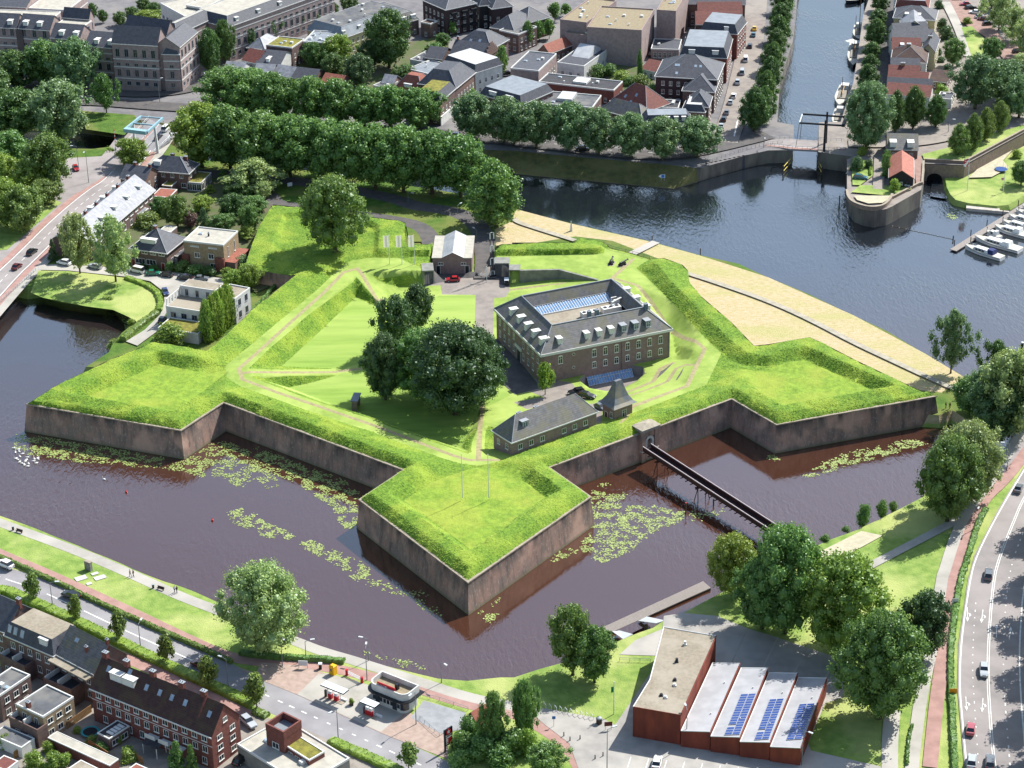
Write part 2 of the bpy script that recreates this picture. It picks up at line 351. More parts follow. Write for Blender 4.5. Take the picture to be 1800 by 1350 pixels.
# first pass: a coarse triangulation of all break lines
P1, E1, Z1 = [], [], []
def addl(pts, closed=False):
    s = len(P1)
    for q in pts: P1.append(Vector((q[0], q[1]))); Z1.append(q[2])
    for i in range(len(pts)-1): E1.append((s+i, s+i+1))
    if closed: E1.append((s+len(pts)-1, s))
addl(BOUND, True)
for l in LN: addl([q for q in l])
cv, ce, cf, ov, oe, of = delaunay_2d_cdt(P1, E1, [], 0, 1e-3)
cz = []
for i, q in enumerate(cv):
    if ov[i]: cz.append(Z1[ov[i][0]])
    else:
        best = (1e9, 0)
        for a, b in E1:
            A, B = P1[a], P1[b]; d = B-A; L2 = d.length_squared
            t = max(0, min(1, (q-A).dot(d)/L2)) if L2 > 0 else 0
            dd = (A+d*t-q).length
            if dd < best[0]-1e-6: best = (dd, Z1[a]+(Z1[b]-Z1[a])*t)
        cz.append(best[1])
cvn = np.array([(q.x, q.y) for q in cv]); czn = np.array(cz)
def fort_z(P):
    z = np.full(len(P), 3.)
    for t in cf:
        a, b, c = t[0], t[1], t[2]; A, B, D = cvn[a], cvn[b], cvn[c]
        det = (B[0]-A[0])*(D[1]-A[1])-(D[0]-A[0])*(B[1]-A[1])
        if abs(det) < 1e-9: continue
        mn = np.minimum(np.minimum(A, B), D)-.01; mx = np.maximum(np.maximum(A, B), D)+.01
        k = np.nonzero((P[:, 0] >= mn[0]) & (P[:, 0] <= mx[0]) & (P[:, 1] >= mn[1]) & (P[:, 1] <= mx[1]))[0]
        if not len(k): continue
        x = P[k, 0]-A[0]; y = P[k, 1]-A[1]
        u = (x*(D[1]-A[1])-y*(D[0]-A[0]))/det; v = (y*(B[0]-A[0])-x*(B[1]-A[1]))/det
        ok = (u >= -1e-4) & (v >= -1e-4) & (u+v <= 1+1e-4)
        z[k[ok]] = czn[a]+u[ok]*(czn[b]-czn[a])+v[ok]*(czn[c]-czn[a])
    return z
# zones of the fort, later ones over earlier ones: (outline, material index)
def stroke(s, wd, z=7.):
    c = GS(s, z); l = offset_chain(c, wd/2); r = offset_chain(c, -wd/2)
    return [Vector((q.x, q.y, 0)) for q in l]+[Vector((q.x, q.y, 0)) for q in r[::-1]]
ZN = []
mown_outer = GS('e:262,640,7 g:1800,985,7 g:1530,980,7 g:1290,1010,7 g:1180,1060,7 g:880,1350,7 a:590,0,7 a:390,170,7 a:110,400,7 a:120,540,7 a:280,640,7 a:640,770,7 a:1000,900,7 a:1500,1070,7 a:1800,1165,7 b:500,1050,7 b:850,1180,7 b:1080,1250,7 b:1280,1275,7 b:1450,1250,7 b:1560,1205,7 c:840,1335,7 c:1080,1252,7 c:1500,1120,7 d:0,1270,7 d:300,1160,7 d:700,1010,7 d:1040,880,7 d:1200,540,7 21:1460,1110,7 21:1300,960,7 21:1100,740,7 21:870,520,7 21:960,460,7 21:690,385,7 21:650,385,7 21:640,418,7 21:0,437,7 e:990,447,7 e:965,535,7 e:900,600,3 e:300,640,3')
ZN.append((mown_outer, 1))
ZN.append((GS('11:700,583,7 11:350,860,7 a:850,0,7 a:600,210,7 a:370,432,7 a:740,410,3.05 a:1190,0,3 11:700,720,3 11:870,805,3 11:880,790,3.1'), 0))
ZN.append((GS('11:800,560,7 11:1055,545,7 11:1152,545,7 11:1152,655,3 11:1000,652,3 11:900,640,4'), 0))
ZN.append((GS('a:430,538,6.9 a:800,525,5 a:1370,510,3 a:1100,590,3 a:820,650,3'), 0))
ZN.append((GS('a:370,436,7 a:780,447,5.3 a:1300,440,3.1 a:1300,420,3 a:760,420,3'), 0))
e2 = GS('a:410,528 a:1100,790 a:1800,1010 b:300,830 b:700,970 b:1180,1135', 7); ZN.append((off3(e2, -.35, 0)+off3(e2, 1.6, 0)[::-1], 0))
ZN.append((GS('b:1110,1090,3 b:1200,1130,7 b:1225,1000,6 b:1288,850,4.5 b:1150,980,3'), 0))
ZN.append((GS('b:1360,1080,6.5 b:1370,900,5.5 b:1400,820,5 b:1480,860,5 b:1500,1070,5.2'), 0))
ZN.append((GS('b:1350,560 e:0,1050 e:330,900 e:750,890 e:740,1350 b:1450,300 c:240,870 b:1330,640', 3), 4))
ZN.append((GS('11:700,720,3 a:1190,0,3 a:740,420,3 a:1310,437,3 a:1430,450,3 b:0,100,3 b:400,0,3 e:0,1000,3 11:1150,660,3 11:960,690,3 11:900,760,3 11:870,805,3'), 4))
ZN.append((GS('a:820,652,3 a:1200,800,3 a:1800,992,3 b:300,812,3 b:700,950,3 b:1100,1085,3 b:1140,980,3 b:1300,690,3 b:1300,500,3 b:600,300,3 b:0,200,3 a:1400,500,3 a:1370,515,3 a:1100,590,3'), 4))
ZN.append((GS('e:150,790 e:350,780 e:365,885 e:745,890 e:735,1350 c:0,240 c:0,300 c:240,760 c:300,860 c:450,830 c:620,900 c:280,950 c:430,1060 c:900,900 c:1150,960 c:1000,830 c:930,740 c:700,700 c:520,690 c:140,230 c:50,240 e:945,1340 e:955,925 e:1085,915 e:1128,850 e:1126,660 e:960,640 e:945,330 e:800,330 e:790,640 e:270,650', 3), 3))
ZN.append((GS('c:0,240 c:55,250 c:130,205 c:540,730 c:560,800 c:290,865 c:100,700', 3), 5))
ZN.append((GS('e:272,650 e:790,640 e:790,690 e:560,705 e:150,790', 3), 5))
ZN.append((GS('e:945,640 e:1126,660 e:1126,790 e:1010,770 e:1005,700 e:945,690', 3), 5))
ZN.append((pit, 3)); ZN.append((stroke('c:1150,960,4.6 c:1210,1060,5.4 c:1200,1190,6.4', 3.), 3))
for s, wd in (('g:1180,1150 g:1335,1105 g:1560,1350 11:900,750,3', 1.3), ('g:1335,1105 g:1180,1150 g:990,1350 a:745,0 a:560,170 a:255,440 a:300,560 a:700,710 a:1150,860 a:1800,1085 b:500,970 b:1000,1160 b:1180,1212 b:1540,1212', 1.15),
              ('a:290,490,7 a:780,483,5.2 a:1430,465,3 a:1640,440,3', 1.3), ('b:1292,1210,7 b:1308,850,4.8 b:1335,600,3', 1.3),
              ('21:850,455 21:700,590 21:870,640 21:960,720 21:1100,870 21:1345,1085 d:930,660 d:820,890 d:200,1120', 1.2), ('d:930,655,7 d:800,635,6.4 d:700,680,5.8 d:600,850,5.2 d:150,1010,5', 1.1),
              ('d:680,630,4.6 d:520,690,4.4 d:440,850,4.3 d:130,960,4.2', 1.4), ('e:1130,830,3.1 e:1500,780,4 e:1800,735,5.2 21:300,615,5.6', 1.2), ('c:1480,1210,7 c:1620,1010,6.6 c:1800,940,6.8', 1.)):
    ZN.append((stroke(s, wd), 2))
ZN.append((GS('d:480,830,3.9 d:520,740,4.2 d:670,635,4.4 d:560,760,4.2'), 5)); ZN.append((GS('d:690,855,5.3 d:790,665,6.2 d:760,760,5.9 d:710,850,5.4'), 5))
for k_, gz in zip(range(3), ('01:1440,1240,7.5 p:405,650,7', 'b:1750,1290,7.2 b:1250,1290,7.2', '31:0,1230,7.5 d:1300,700,7.3')):
    g_ = GS(gz); ZN.insert(0, (FOOT[k_]+(g_ if k_ != 0 else g_[::-1]), 6))
# second pass: fine mesh
bx = np.array([(q.x, q.y) for q in BOUND])
x0, y0 = bx.min(0); x1, y1 = bx.max(0); st = 1.15
gx, gy = np.meshgrid(np.arange(x0, x1, st), np.arange(y0, y1, st)); gp = np.stack([gx.ravel(), gy.ravel()], 1)
rg = np.random.RandomState(3); gp = gp+rg.uniform(-.3, .3, gp.shape); gp = gp[inpoly(gp, BOUND)]
P2 = [Vector(q) for q in gp]; E2 = []
def addl2(pts, step, closed=False):
    d = densify([Vector((q[0], q[1])) for q in pts], step, closed); s = len(P2); P2.extend(d)
    for i in range(len(d)-1): E2.append((s+i, s+i+1))
    if closed: E2.append((s+len(d)-1, s))
addl2(BOUND, 1.2, True)
for l in LN: addl2(l, 2.)
for z_, mi in ZN: addl2(z_, 2.5, True)
fv, fe, ff, _, _, _ = delaunay_2d_cdt(P2, E2, [], 0, 1e-3)
fvn = np.array([(q.x, q.y) for q in fv]); fz = fort_z(fvn)
ft = np.array([tuple(t)[:3] for t in ff]); cen = fvn[ft].mean(1)
keep = inpoly(cen, [(q.x, q.y) for q in BOUND])
ft = ft[keep]; cen = cen[keep]
mi_ = np.zeros(len(ft), int)
for z_, mi in ZN: mi_[inpoly(cen, z_)] = mi
# tussocks: long grass is rough, mown grass nearly even
long_v = np.zeros(len(fvn)); long_v[ft[(mi_ == 0) | (mi_ == 6)].ravel()] = 1
short_v = np.zeros(len(fvn)); short_v[ft[(mi_ != 0) & (mi_ != 6)].ravel()] = 1
bnd = np.zeros(len(fvn), bool)
from mathutils import noise as mn
nz = np.array([mn.fractal(Vector((p[0]*.35, p[1]*.35, 0)), 1., 2., 4) for p in fvn]); nz2 = np.array([mn.fractal(Vector((p[0]*.07, p[1]*.07, 5)), 1., 2., 2) for p in fvn])
amp = np.where((long_v > 0) & (short_v == 0), .36, .02)
fz = fz + nz*amp*.6+rg.uniform(-1, 1, len(fz))*amp*.22 + nz2*.15*(amp > .1)
me = bpy.data.meshes.new('fort_ground'); me.from_pydata([(a[0], a[1], z) for a, z in zip(fvn, fz)], [], [tuple(int(k) for k in t) for t in ft])
for m in (GRASS_LONG, GRASS_MOWN, PATH, PAVE, GRASS_LAWN, PAVE_DK, GRASS_BAST): me.materials.append(m)
me.polygons.foreach_set('material_index', mi_.tolist()); me.polygons.foreach_set('use_smooth', [True]*len(ft)); me.update()
fort_ground = link('fort_ground', me); fort_ground['kind'] = 'structure'
# ---- blades of the unmown grass
lf = ft[(mi_ == 0) | (mi_ == 6)]; lm = mi_[(mi_ == 0) | (mi_ == 6)]; V3 = np.column_stack([fvn, fz]); A3, B3, C3 = V3[lf[:, 0]], V3[lf[:, 1]], V3[lf[:, 2]]
ar = np.linalg.norm(np.cross(B3-A3, C3-A3), axis=1)*np.where(lm == 6, .5, 1.); nb = 110000; pk = rg.choice(len(lf), nb, p=ar/ar.sum()); u_, v_ = rg.rand(nb), rg.rand(nb); sw_ = u_+v_ > 1; u_[sw_], v_[sw_] = 1-u_[sw_], 1-v_[sw_]
P3 = A3[pk]+(B3-A3)[pk]*u_[:, None]+(C3-A3)[pk]*v_[:, None]; an = rg.uniform(0, 6.28, nb); wd3 = rg.uniform(.05, .12, nb)*np.where(lm[pk] == 6, .7, 1); hh3 = rg.uniform(.03, .11, nb)*np.where(lm[pk] == 6, .6, 1)
dx = np.column_stack([np.cos(an), np.sin(an), np.zeros(nb)])*wd3[:, None]; tip = np.column_stack([rg.normal(size=nb)*.22, rg.normal(size=nb)*.22, hh3]); q3 = np.stack([P3-dx, P3+dx, P3+dx*.3+tip, P3-dx*.3+tip], 1).reshape(-1, 3)
gm = bpy.data.meshes.new('tall_grass'); gm.from_pydata(q3.tolist(), [], np.arange(4*nb).reshape(-1, 4).tolist()); gm.materials.append(M('grass_blades', '82a034', '5e8228', .8, .8, c3='a2ae44', sc3=.12, f3=.6)); tall_grass = link('tall_grass', gm); tag(tall_grass, 'long unmown grass tufts over the ramparts and bastions', 'grass', kind='stuff')
# ---- battered brick walls round the moat side, each straight face its own wall
WN = ['outer face of the left bastion in the shade', 'short right flank of the left bastion', 'long curtain wall between the left and the front bastion', 'hidden left flank of the front bastion',
      'left face of the front bastion running to its corner', 'sunlit right face of the front bastion', 'right flank of the front bastion', 'curtain wall carrying the stone gate of the footbridge', 'left flank of the right bastion in the far corner', 'long dark face of the right bastion']
base = offset_chain([GS('01:750,1170,7.5')[0]]+WALL+GS('p:1602,680,7.5'), -1.05); base = base[1:-1]
topo = offset_chain([GS('01:750,1170,7.5')[0]]+WALL+GS('p:1602,680,7.5'), -.1)[1:-1]
inner = offset_chain([GS('01:750,1170,7.5')[0]]+WALL+GS('p:1602,680,7.5'), .55)[1:-1]
cop = offset_chain([GS('01:750,1170,7.5')[0]]+WALL+GS('p:1602,680,7.5'), -.28)[1:-1]
for i in range(len(WALL)-1):
    a, b = base[i], base[i+1]; c, d = topo[i], topo[i+1]; e, f = inner[i], inner[i+1]; g, h = cop[i], cop[i+1]
    root = empty('fortress_wall', (a.x, a.y, 0), 0, 'weathered brick fortress wall, '+WN[i], 'wall', 'brick walls standing in the moat')
    T = lambda q, z: (q.x-a.x, q.y-a.y, z)
    mb = MB(); mb.add([T(a, -1), T(b, -1), T(d, 7.45), T(c, 7.45)], [(0, 1, 2, 3)])
    mb.add([T(c, 7.45), T(d, 7.45), T(f, 7.45), T(e, 7.45)], [(0, 1, 2, 3)]); mb.build('wall_face', FORTBRICK, root)
    mb = MB(); mb.add([T(g, 7.4), T(h, 7.4), T(f, 7.4), T(e, 7.4), T(g, 7.68), T(h, 7.68), T(f, 7.72), T(e, 7.72)], [(0, 1, 5, 4), (4, 5, 6, 7), (3, 2, 1, 0), (2, 3, 7, 6)]); mb.build('coping', COPING, root)
# ---- far side and inner retaining faces
mb = MB(); bk = [WALL[-1]]+BACK+[WALL[0]]
for i in range(len(bk)-1):
    a, b = bk[i], bk[i+1]
    if abs(a.z-3) < .1 and abs(b.z-3) < .1: continue
    mb.add([(a.x, a.y, -1), (b.x, b.y, -1), (b.x, b.y, b.z+.1), (a.x, a.y, a.z+.1)], [(0, 1, 2, 3)])
o = mb.build('rear_rampart_wall', FORTBRICK); tag(o, 'brick retaining wall round the landward back of the fort ramparts', 'wall')
# ================================================================ land around the fort
def ccw(p):
    a = sum(p[i].x*p[(i+1) % len(p)].y-p[(i+1) % len(p)].x*p[i].y for i in range(len(p)))
    return p if a > 0 else p[::-1]
def land(name, wl, z, w, top_mat, bank_mat, rough=0.):
    """wl: waterline at z=0 (plan); top edge lies w metres inland at height z"""
    wl = ccw([Vector((p[0], p[1], 0)) for p in wl]); wl = densify(wl, 6., True)
    if rough: wl = [Vector((p.x+rnd.uniform(-rough, rough), p.y+rnd.uniform(-rough, rough), 0)) for p in wl]
    tp_ = offset_chain(wl, w, True); lo = offset_chain(wl, -w*.35-.02, True); n = len(wl)
    o = fill(tp_, z, name, top_mat)
    mb = MB(); vs = [(q.x, q.y, -1) for q in lo]+[(q.x, q.y, .15) for q in wl]+[(q.x, q.y, z) for q in tp_]
    mb.add(vs, [(i, (i+1) % n, n+(i+1) % n, n+i) for i in range(n)]+[(n+i, n+(i+1) % n, 2*n+(i+1) % n, 2*n+i) for i in range(n)], 0, False)
    b = mb.build('bank' if w > .5 else 'quay_wall', bank_mat); b['kind'] = 'structure'
    return o
LAY = [0]
def nl():
    LAY[0] += 1; return LAY[0]*.006
def sheet(name, s, mat, z, extra=None, smooth=0):
    p = GS(s, z) if isinstance(s, str) else s
    if smooth: p = smooth_line(p, smooth, True)
    return fill(p, z+nl(), name, mat)
def rib(name, s, wd, mat, z, off=0., smooth=2, dash=None, up=0.):
    """a strip of road or path; dash=(length, gap) breaks it into marks"""
    c = GS(s, z) if isinstance(s, str) else s
    c = smooth_line([Vector((q.x, q.y, 0)) for q in c], smooth) if smooth else c
    if off: c = [Vector((q.x, q.y, 0)) for q in offset_chain(c, off)]
    h = nl()+z+up; mb = MB()
    def strip(c):
        l = offset_chain(c, wd/2); r = offset_chain(c, -wd/2); n = len(c)
        mb.add([(q.x, q.y, h) for q in r]+[(q.x, q.y, h) for q in l], [(i, i+1, n+i+1, n+i) for i in range(n-1)])
    if not dash: strip(c)
    else:
        d = densify(c, .5); acc = 0; seg = []
        for i, q in enumerate(d):
            if acc % (dash[0]+dash[1]) < dash[0]: seg.append(q)
            else:
                if len(seg) > 1: strip(seg)
                seg = []
            if i+1 < len(d): acc += (d[i+1]-q).length
        if len(seg) > 1: strip(seg)
    o = mb.build(name, mat); o['kind'] = 'structure'; return o
GARDEN = M('garden_ground', '46582a', '5c5844', .3, .95, .3, 2.)
QUAYSTONE = M('old_quay_brick', '5e5854', '4a4846', .6, .9, .3, 3., stretch=(1, 1, .3), c3='7c7a6c', sc3=.2, f3=.5)
ZC, ZD, ZB, ZA = 4.5, 5.5, 2.5, 3.
# --- the citadel side: river bank, northern road, western houses
backrev = [Vector((q.x, q.y, 0)) for q in BACK]
wlA = GS('01:560,1290 01:740,1175 01:760,1130 01:830,1040 01:880,1000 01:950,960 01:970,905 01:900,860 01:790,810 01:600,785 01:420,760 01:300,725 01:195,738 p:0,515 p:-220,500 p:-220,262 p:0,262 00:470,1085 00:650,1090 00:820,1070 p:297,262 00:1400,1165 p:440,303 g:560,60 g:1100,110 g:1550,190 g:1800,235 p:800,352 21:0,95,2.7 21:200,150,2.7 21:400,200,2.7 21:700,270,2.7 21:970,330,2.7 21:1310,425,2.7 21:1600,490,2.7 31:0,578,2.7 31:300,700,2.7 31:600,845,2.7 31:850,960,2.7 31:1100,1110,2.7 31:1400,1285,2.7 p:1760,705 p:1795,735 p:1750,768 p:1690,757 p:1672,745 p:1652,752', 0)
landA = ccw(wlA)
# top sheet leaves out the fort itself
wA = densify(landA, 6., True); tA = offset_chain(wA, 1.1, True); loA = offset_chain(wA, -.8, True); n_ = len(wA)
hole = [Vector((q.x, q.y)) for q in BOUND]
pts = [Vector(q) for q in tA]; m_ = len(pts); allp = pts+hole
v, e, f, _, _, fo = delaunay_2d_cdt(allp, [(i, (i+1) % m_) for i in range(m_)]+[(m_+i, m_+(i+1) % len(hole)) for i in range(len(hole))], [], 0, 1e-3)
vn = np.array([(q.x, q.y) for q in v]); fn = np.array([tuple(t)[:3] for t in f]); cn = vn[fn].mean(1)
k_ = inpoly(cn, pts) & ~inpoly(cn, hole)
mb = MB(); mb.add([(q.x, q.y, ZA) for q in v], [tuple(int(i) for i in t) for t in fn[k_]]); o = mb.build('citadel_shore_ground', GRASS_BANK); o['kind'] = 'structure'
mb = MB()
for i in range(n_):
    j = (i+1) % n_; a, b, c, d, e, f = loA[i], loA[j], wA[i], wA[j], tA[i], tA[j]; g1, g2 = c.to_2d().lerp(e, .3), d.to_2d().lerp(f, .3); dry = c.x > -15 and c.y > 455
    mb.add([(a.x, a.y, -1), (b.x, b.y, -1), (d.x, d.y, .1), (c.x, c.y, .1), (g2.x, g2.y, .9), (g1.x, g1.y, .9)], [(0, 1, 2, 3), (3, 2, 4, 5)]); mb.add([(g1.x, g1.y, .9), (g2.x, g2.y, .9), (f.x, f.y, ZA), (e.x, e.y, ZA)], [(0, 1, 2, 3)], 1 if dry else 0)
o = mb.build('bank', [GRASS_PARK, GRASS_DRY]); o['kind'] = 'structure'
sheet('dry_meadow', 'p:1655,690 p:1602,684 31:600,1170 31:380,1055 31:290,1015 31:0,1062 21:1690,1072 21:1530,910 21:1320,730 21:1238,630 21:1100,520 21:1060,470 21:700,330 21:440,300 21:160,345 e:1420,315 e:975,330 e:960,150 e:1150,60 21:30,110 21:400,208 21:970,338 21:1310,433 31:0,585 31:600,852 31:1100,1120 31:1370,1283', GRASS_DRY, ZA)
# --- south bank
wlB = GS('p:-250,760 02:0,880 02:200,950 02:530,1080 02:800,1190 02:1100,1320 03:1400,110 03:1560,185 13:100,330 13:300,420 13:500,500 13:700,560 13:1000,640 13:1300,710 13:1480,728 13:1700,700 23:0,700 23:150,650 23:330,605 23:600,500 23:760,430 23:930,370 23:1000,325 23:1150,260 23:1400,130 p:1330,1010 32:280,1110 32:400,1060 32:560,1000 32:730,925 32:850,860 32:1060,750 p:1640,850 p:1700,815 p:1760,785 p:1850,745 p:2100,700 p:2100,1500 p:-250,1500', 1.4)
land('south_bank_ground', wlB, ZB, 2.4, GRASS_PARK, GRASS_PARK, .15)
# --- north bank and old town
wlC = GS('p:-350,222 p:0,228 00:600,935 00:900,970 p:300,258 p:500,282 p:700,296 20:0,1215 20:380,1252 20:1130,1320 20:1300,1270', 0)
wlCq = GS('20:1320,1262 20:1640,1172 20:1787,1140 30:110,1138 30:170,1150 30:178,960 30:60,940 30:80,650 30:170,370 30:190,200 30:205,0 p:1415,-60 p:1440,-260 p:-900,-260', 0)
# sloping grass bank: one solid with its own wide slope; the quay part is upright
cB = wlC+wlCq; full = ccw([Vector((q.x, q.y, 0)) for q in cB])
topc = []
bw = {i: 9.0 for i in range(4, len(wlC))}
orig = [Vector((q.x, q.y, 0)) for q in cB]
offs = offset_chain(orig, 1., True); sg = 1 if ccw(orig)[0] == orig[0] and ccw(orig)[1] == orig[1] else -1
offs = offset_chain(orig, sg*1., True)
for i, q in enumerate(orig):
    d = (Vector((offs[i].x, offs[i].y, 0))-q); wd_ = 0. if i >= len(wlC) else (9. if i >= 4 else 7.)
    if i == len(wlC)-1: wd_ = 1.
    topc.append(Vector((q.x+d.x*wd_, q.y+d.y*wd_, 0)))
fill(topc, ZC, 'old_town_ground', M('town_paving', '6e6c6e', '605e60', .4, .9, .15, 4., c3='7e7a76', sc3=.08, f3=.6))
mb = MB(); mq = MB(); nn = len(orig)
for i in range(nn-1):
    a, b, c, d = orig[i], orig[i+1], topc[i], topc[i+1]
    t_ = mb if i < len(wlC)-1 else mq
    t_.add([(a.x, a.y, -1), (b.x, b.y, -1), (d.x, d.y, ZC), (c.x, c.y, ZC)] if t_ is mq else [(a.x, a.y, .2), (b.x, b.y, .2), (d.x, d.y, ZC), (c.x, c.y, ZC)], [(0, 1, 2, 3)])
    if t_ is mb: mb.add([(a.x, a.y, -1), (b.x, b.y, -1), (b.x, b.y, .2), (a.x, a.y, .2)], [(0, 1, 2, 3)], 1)
o = mb.build('grass_canal_bank', [M('olive_bank_grass', '5c5c36', '484a2a', .5, .95, .5, 3., c3='6c6a44', sc3=.1, f3=.7), QUAYSTONE]); o['kind'] = 'structure'
o = mq.build('quay_wall', QUAYSTONE); o['kind'] = 'structure'
# --- east quarter (high) and the low garden beside the marina
wlD = GS('30:345,1172 30:590,1205 30:545,1225 31:545,80 31:560,150 31:600,200 31:670,228 31:740,238 31:820,225 31:862,205 31:1060,90 31:1075,20 30:1085,1300', 0)
topD = GS('30:1090,1140 30:1370,1152 30:1787,925 p:2100,120 p:2100,-260 p:1530,-260 p:1521,-30', ZD)
lowD = GS('30:700,80 30:660,200 30:620,480 30:590,680 30:500,960 30:350,960', 0)
wD = [Vector((q.x, q.y, 0)) for q in wlD+topD+lowD]
fill(wD, ZD, 'east_quarter_ground', PAVE)
mb = MB(); wc = ccw(wD); n = len(wc)
mb.add([(q.x, q.y, -1) for q in wc]+[(q.x, q.y, ZD) for q in wc], [(i, (i+1) % n, n+(i+1) % n, n+i) for i in range(n)]); o = mb.build('quay_wall', QUAYSTONE); o['kind'] = 'structure'
wlE = GS('31:1250,40 31:1290,82 31:1390,108 31:1600,130 31:1690,118 31:1787,60 p:1850,330 p:2100,250 p:2100,100', 0)
e2_ = [G(2100, 120, 1.6)]+GS('30:1787,1005 30:1370,1225 30:1215,1235', 1.6)+GS('30:1225,1340', 0.)
land('marina_garden_ground', [Vector((q.x, q.y, 0)) for q in wlE[:-1]+e2_], 1.6, .9, GRASS_PARK, GRASS_PARK)

# ================================================================ roads, paths and their markings
# south road
SR = 'p:-150,965 02:0,1330 03:240,95 03:560,240 03:860,385 03:1370,612 13:60,840 13:550,1062 13:940,1237 13:1300,1400 p:900,1420'
rib('road', SR, 8.2, ASPH, ZB)
rib('road_marking', 'p:-60,990 02:0,1330 03:240,95 03:560,240 03:860,385 03:1370,612', .32, WHITE_LINE, ZB, dash=(11, 1.2))
rib('road_marking', '13:60,840 13:550,1062 13:940,1237 13:1300,1400', .32, WHITE_LINE, ZB, .1, dash=(1.6, 1.7))
rib('cycle_path', 'p:-100,925 02:0,1170 03:300,-20 03:900,255 03:1300,447 03:1570,570 13:0,610 13:300,625 13:520,650 13:800,712 13:1100,785 13:1500,915 23:0,960 23:200,1060 23:400,1200 23:500,1380 p:1040,1400', 3.2, RED, ZB)
rib('footpath', 'p:-100,880 02:0,950 02:500,1130 02:900,1300 03:1250,150 03:1550,262 13:0,360 13:250,455 13:450,535 13:700,605 13:1100,735 13:1500,865 23:0,915 23:250,985', 3., TILE_LT, ZB)
rib('pavement', '03:830,560 03:1250,750 03:1700,965 13:0,1010 13:350,1170', 3., RED, ZB)
rib('side_road', '13:330,1060 13:560,1160', 5., ASPH, ZB)
# filling station forecourt
sheet('brick_forecourt', '03:1640,640 13:0,690 13:30,615 13:300,635 13:520,700 13:700,740 13:780,800 13:1050,950 13:1340,1130 13:1340,1290 13:880,1110 13:290,840 13:30,735', M('pink_brick_paving', 'a08d82', '8f7d72', .8, .9, .15, 6.), ZB)
sheet('concrete_forecourt', '13:290,838 13:430,700 13:500,690 13:780,770 13:1040,965 13:870,1100', TILE_LT, ZB)
sheet('gravel_yard', '13:1170,880 13:1460,965 13:1450,1080 13:1290,1110 13:1080,1000', M('grey_gravel', '8e9092', '7f8184', .6, .95, .2, 5.), ZB)
sheet('side_street_ground', '03:-100,1500 03:0,640 03:480,560 03:1000,700 03:1700,1010 13:0,980 13:300,1060 13:800,1290 13:900,1400 p:700,1450 p:-60,1450 03:-100,700', M('yard_paving', '8c857c', '77716a', .4, .9, .15, 4.), ZB)
sheet('light_paving', '23:200,930 23:640,1010 23:720,1050 23:1000,640 23:1060,570 23:750,560 23:860,460 23:1050,380 23:1060,290 23:1200,270 23:1430,290 23:1650,380 33:0,420 33:450,570 33:540,700 33:520,860 33:400,900 33:280,1180 33:300,1230 33:780,1340 33:860,1400 23:480,1400 23:400,1180 23:230,1050 23:150,980', M('plaza_paving', '96928c', '85827e', .35, .9, .12, 5., c3='a6a29a', sc3=.08, f3=.7), ZB)
for k in range(5):
    a = 33.; rib('paving_band', '23:%d,%d 23:%d,%d' % (1640+k*215, 385+k*55, 1535+k*215, 615+k*40), .35, TILE_LT, ZB, smooth=0)
for k in range(9):
    rib('parking_marking', '23:%d,%d 23:%d,%d' % (830+k*125, 1275+k*12, 790+k*125, 1400+k*12), .18, WHITE_LINE, ZB, smooth=0)
# park strip in the lower right
sheet('gravel_court', '32:340,1165 32:650,1010 32:800,1042 32:430,1245 32:380,1260', SAND, ZB)
rib('park_path', '32:600,1310 32:1100,1050 32:1320,935', 2.4, TILE_LT, ZB)
rib('service_path', '33:850,1400 33:850,1150 33:870,950', 3.2, TILE_LT, ZB)
# main road on the right
sheet('main_road', '32:1860,440 32:1787,560 32:1600,870 32:1440,1180 32:1395,1350 33:1330,480 33:1322,800 33:1335,950 33:1370,1350 p:1705,1450 p:2000,1450 p:2000,500', M('main_road_asphalt', '86807e', '7a7573', .3, .9, .12, 8., c3='928b88', sc3=.08, f3=.6), ZB)
EL = '32:1900,390 32:1787,560 32:1600,870 32:1440,1180 32:1395,1350 33:1330,480 33:1322,800 33:1335,950 33:1370,1350 p:1705,1450'
rib('road_marking', EL, .3, WHITE_LINE, ZB, .45)
CLN = '32:1900,620 32:1787,770 32:1700,980 32:1620,1180 33:1570,50 33:1530,600 33:1545,950 33:1580,1350 p:1765,1450'
rib('road_marking', CLN, .16, WHITE_LINE, ZB, .2); rib('road_marking', CLN, .16, WHITE_LINE, ZB, -.2)
rib('road_marking', '33:1450,200 33:1430,480 33:1427,700 33:1440,900 33:1470,1350', .2, WHITE_LINE, ZB, dash=(1., 1.9))
rib('road_marking', '32:1780,1020 32:1720,1180 33:1680,20 33:1650,300 33:1640,620 33:1652,880 33:1690,1350', .25, WHITE_LINE, ZB, dash=(1.2, 1.7))
rib('road_marking', '32:1900,1000 33:1787,20 33:1752,500 33:1760,800 33:1787,1150 p:1810,1400', .3, WHITE_LINE, ZB)
rib('cycle_path', '32:1900,330 32:1787,480 32:1650,660 32:1490,800 32:1410,1000 32:1340,1200 33:1310,0 33:1265,300 33:1225,560 33:1180,850 33:1130,1350', 2.9, RED, ZB)
rib('pavement', '32:1820,270 32:1700,430 32:1560,650 32:1370,900 32:1290,1100 32:1230,1300 33:1215,20 33:1150,500 33:1075,800 33:1020,1200 33:1000,1400', 2.6, TILE_LT, ZB)
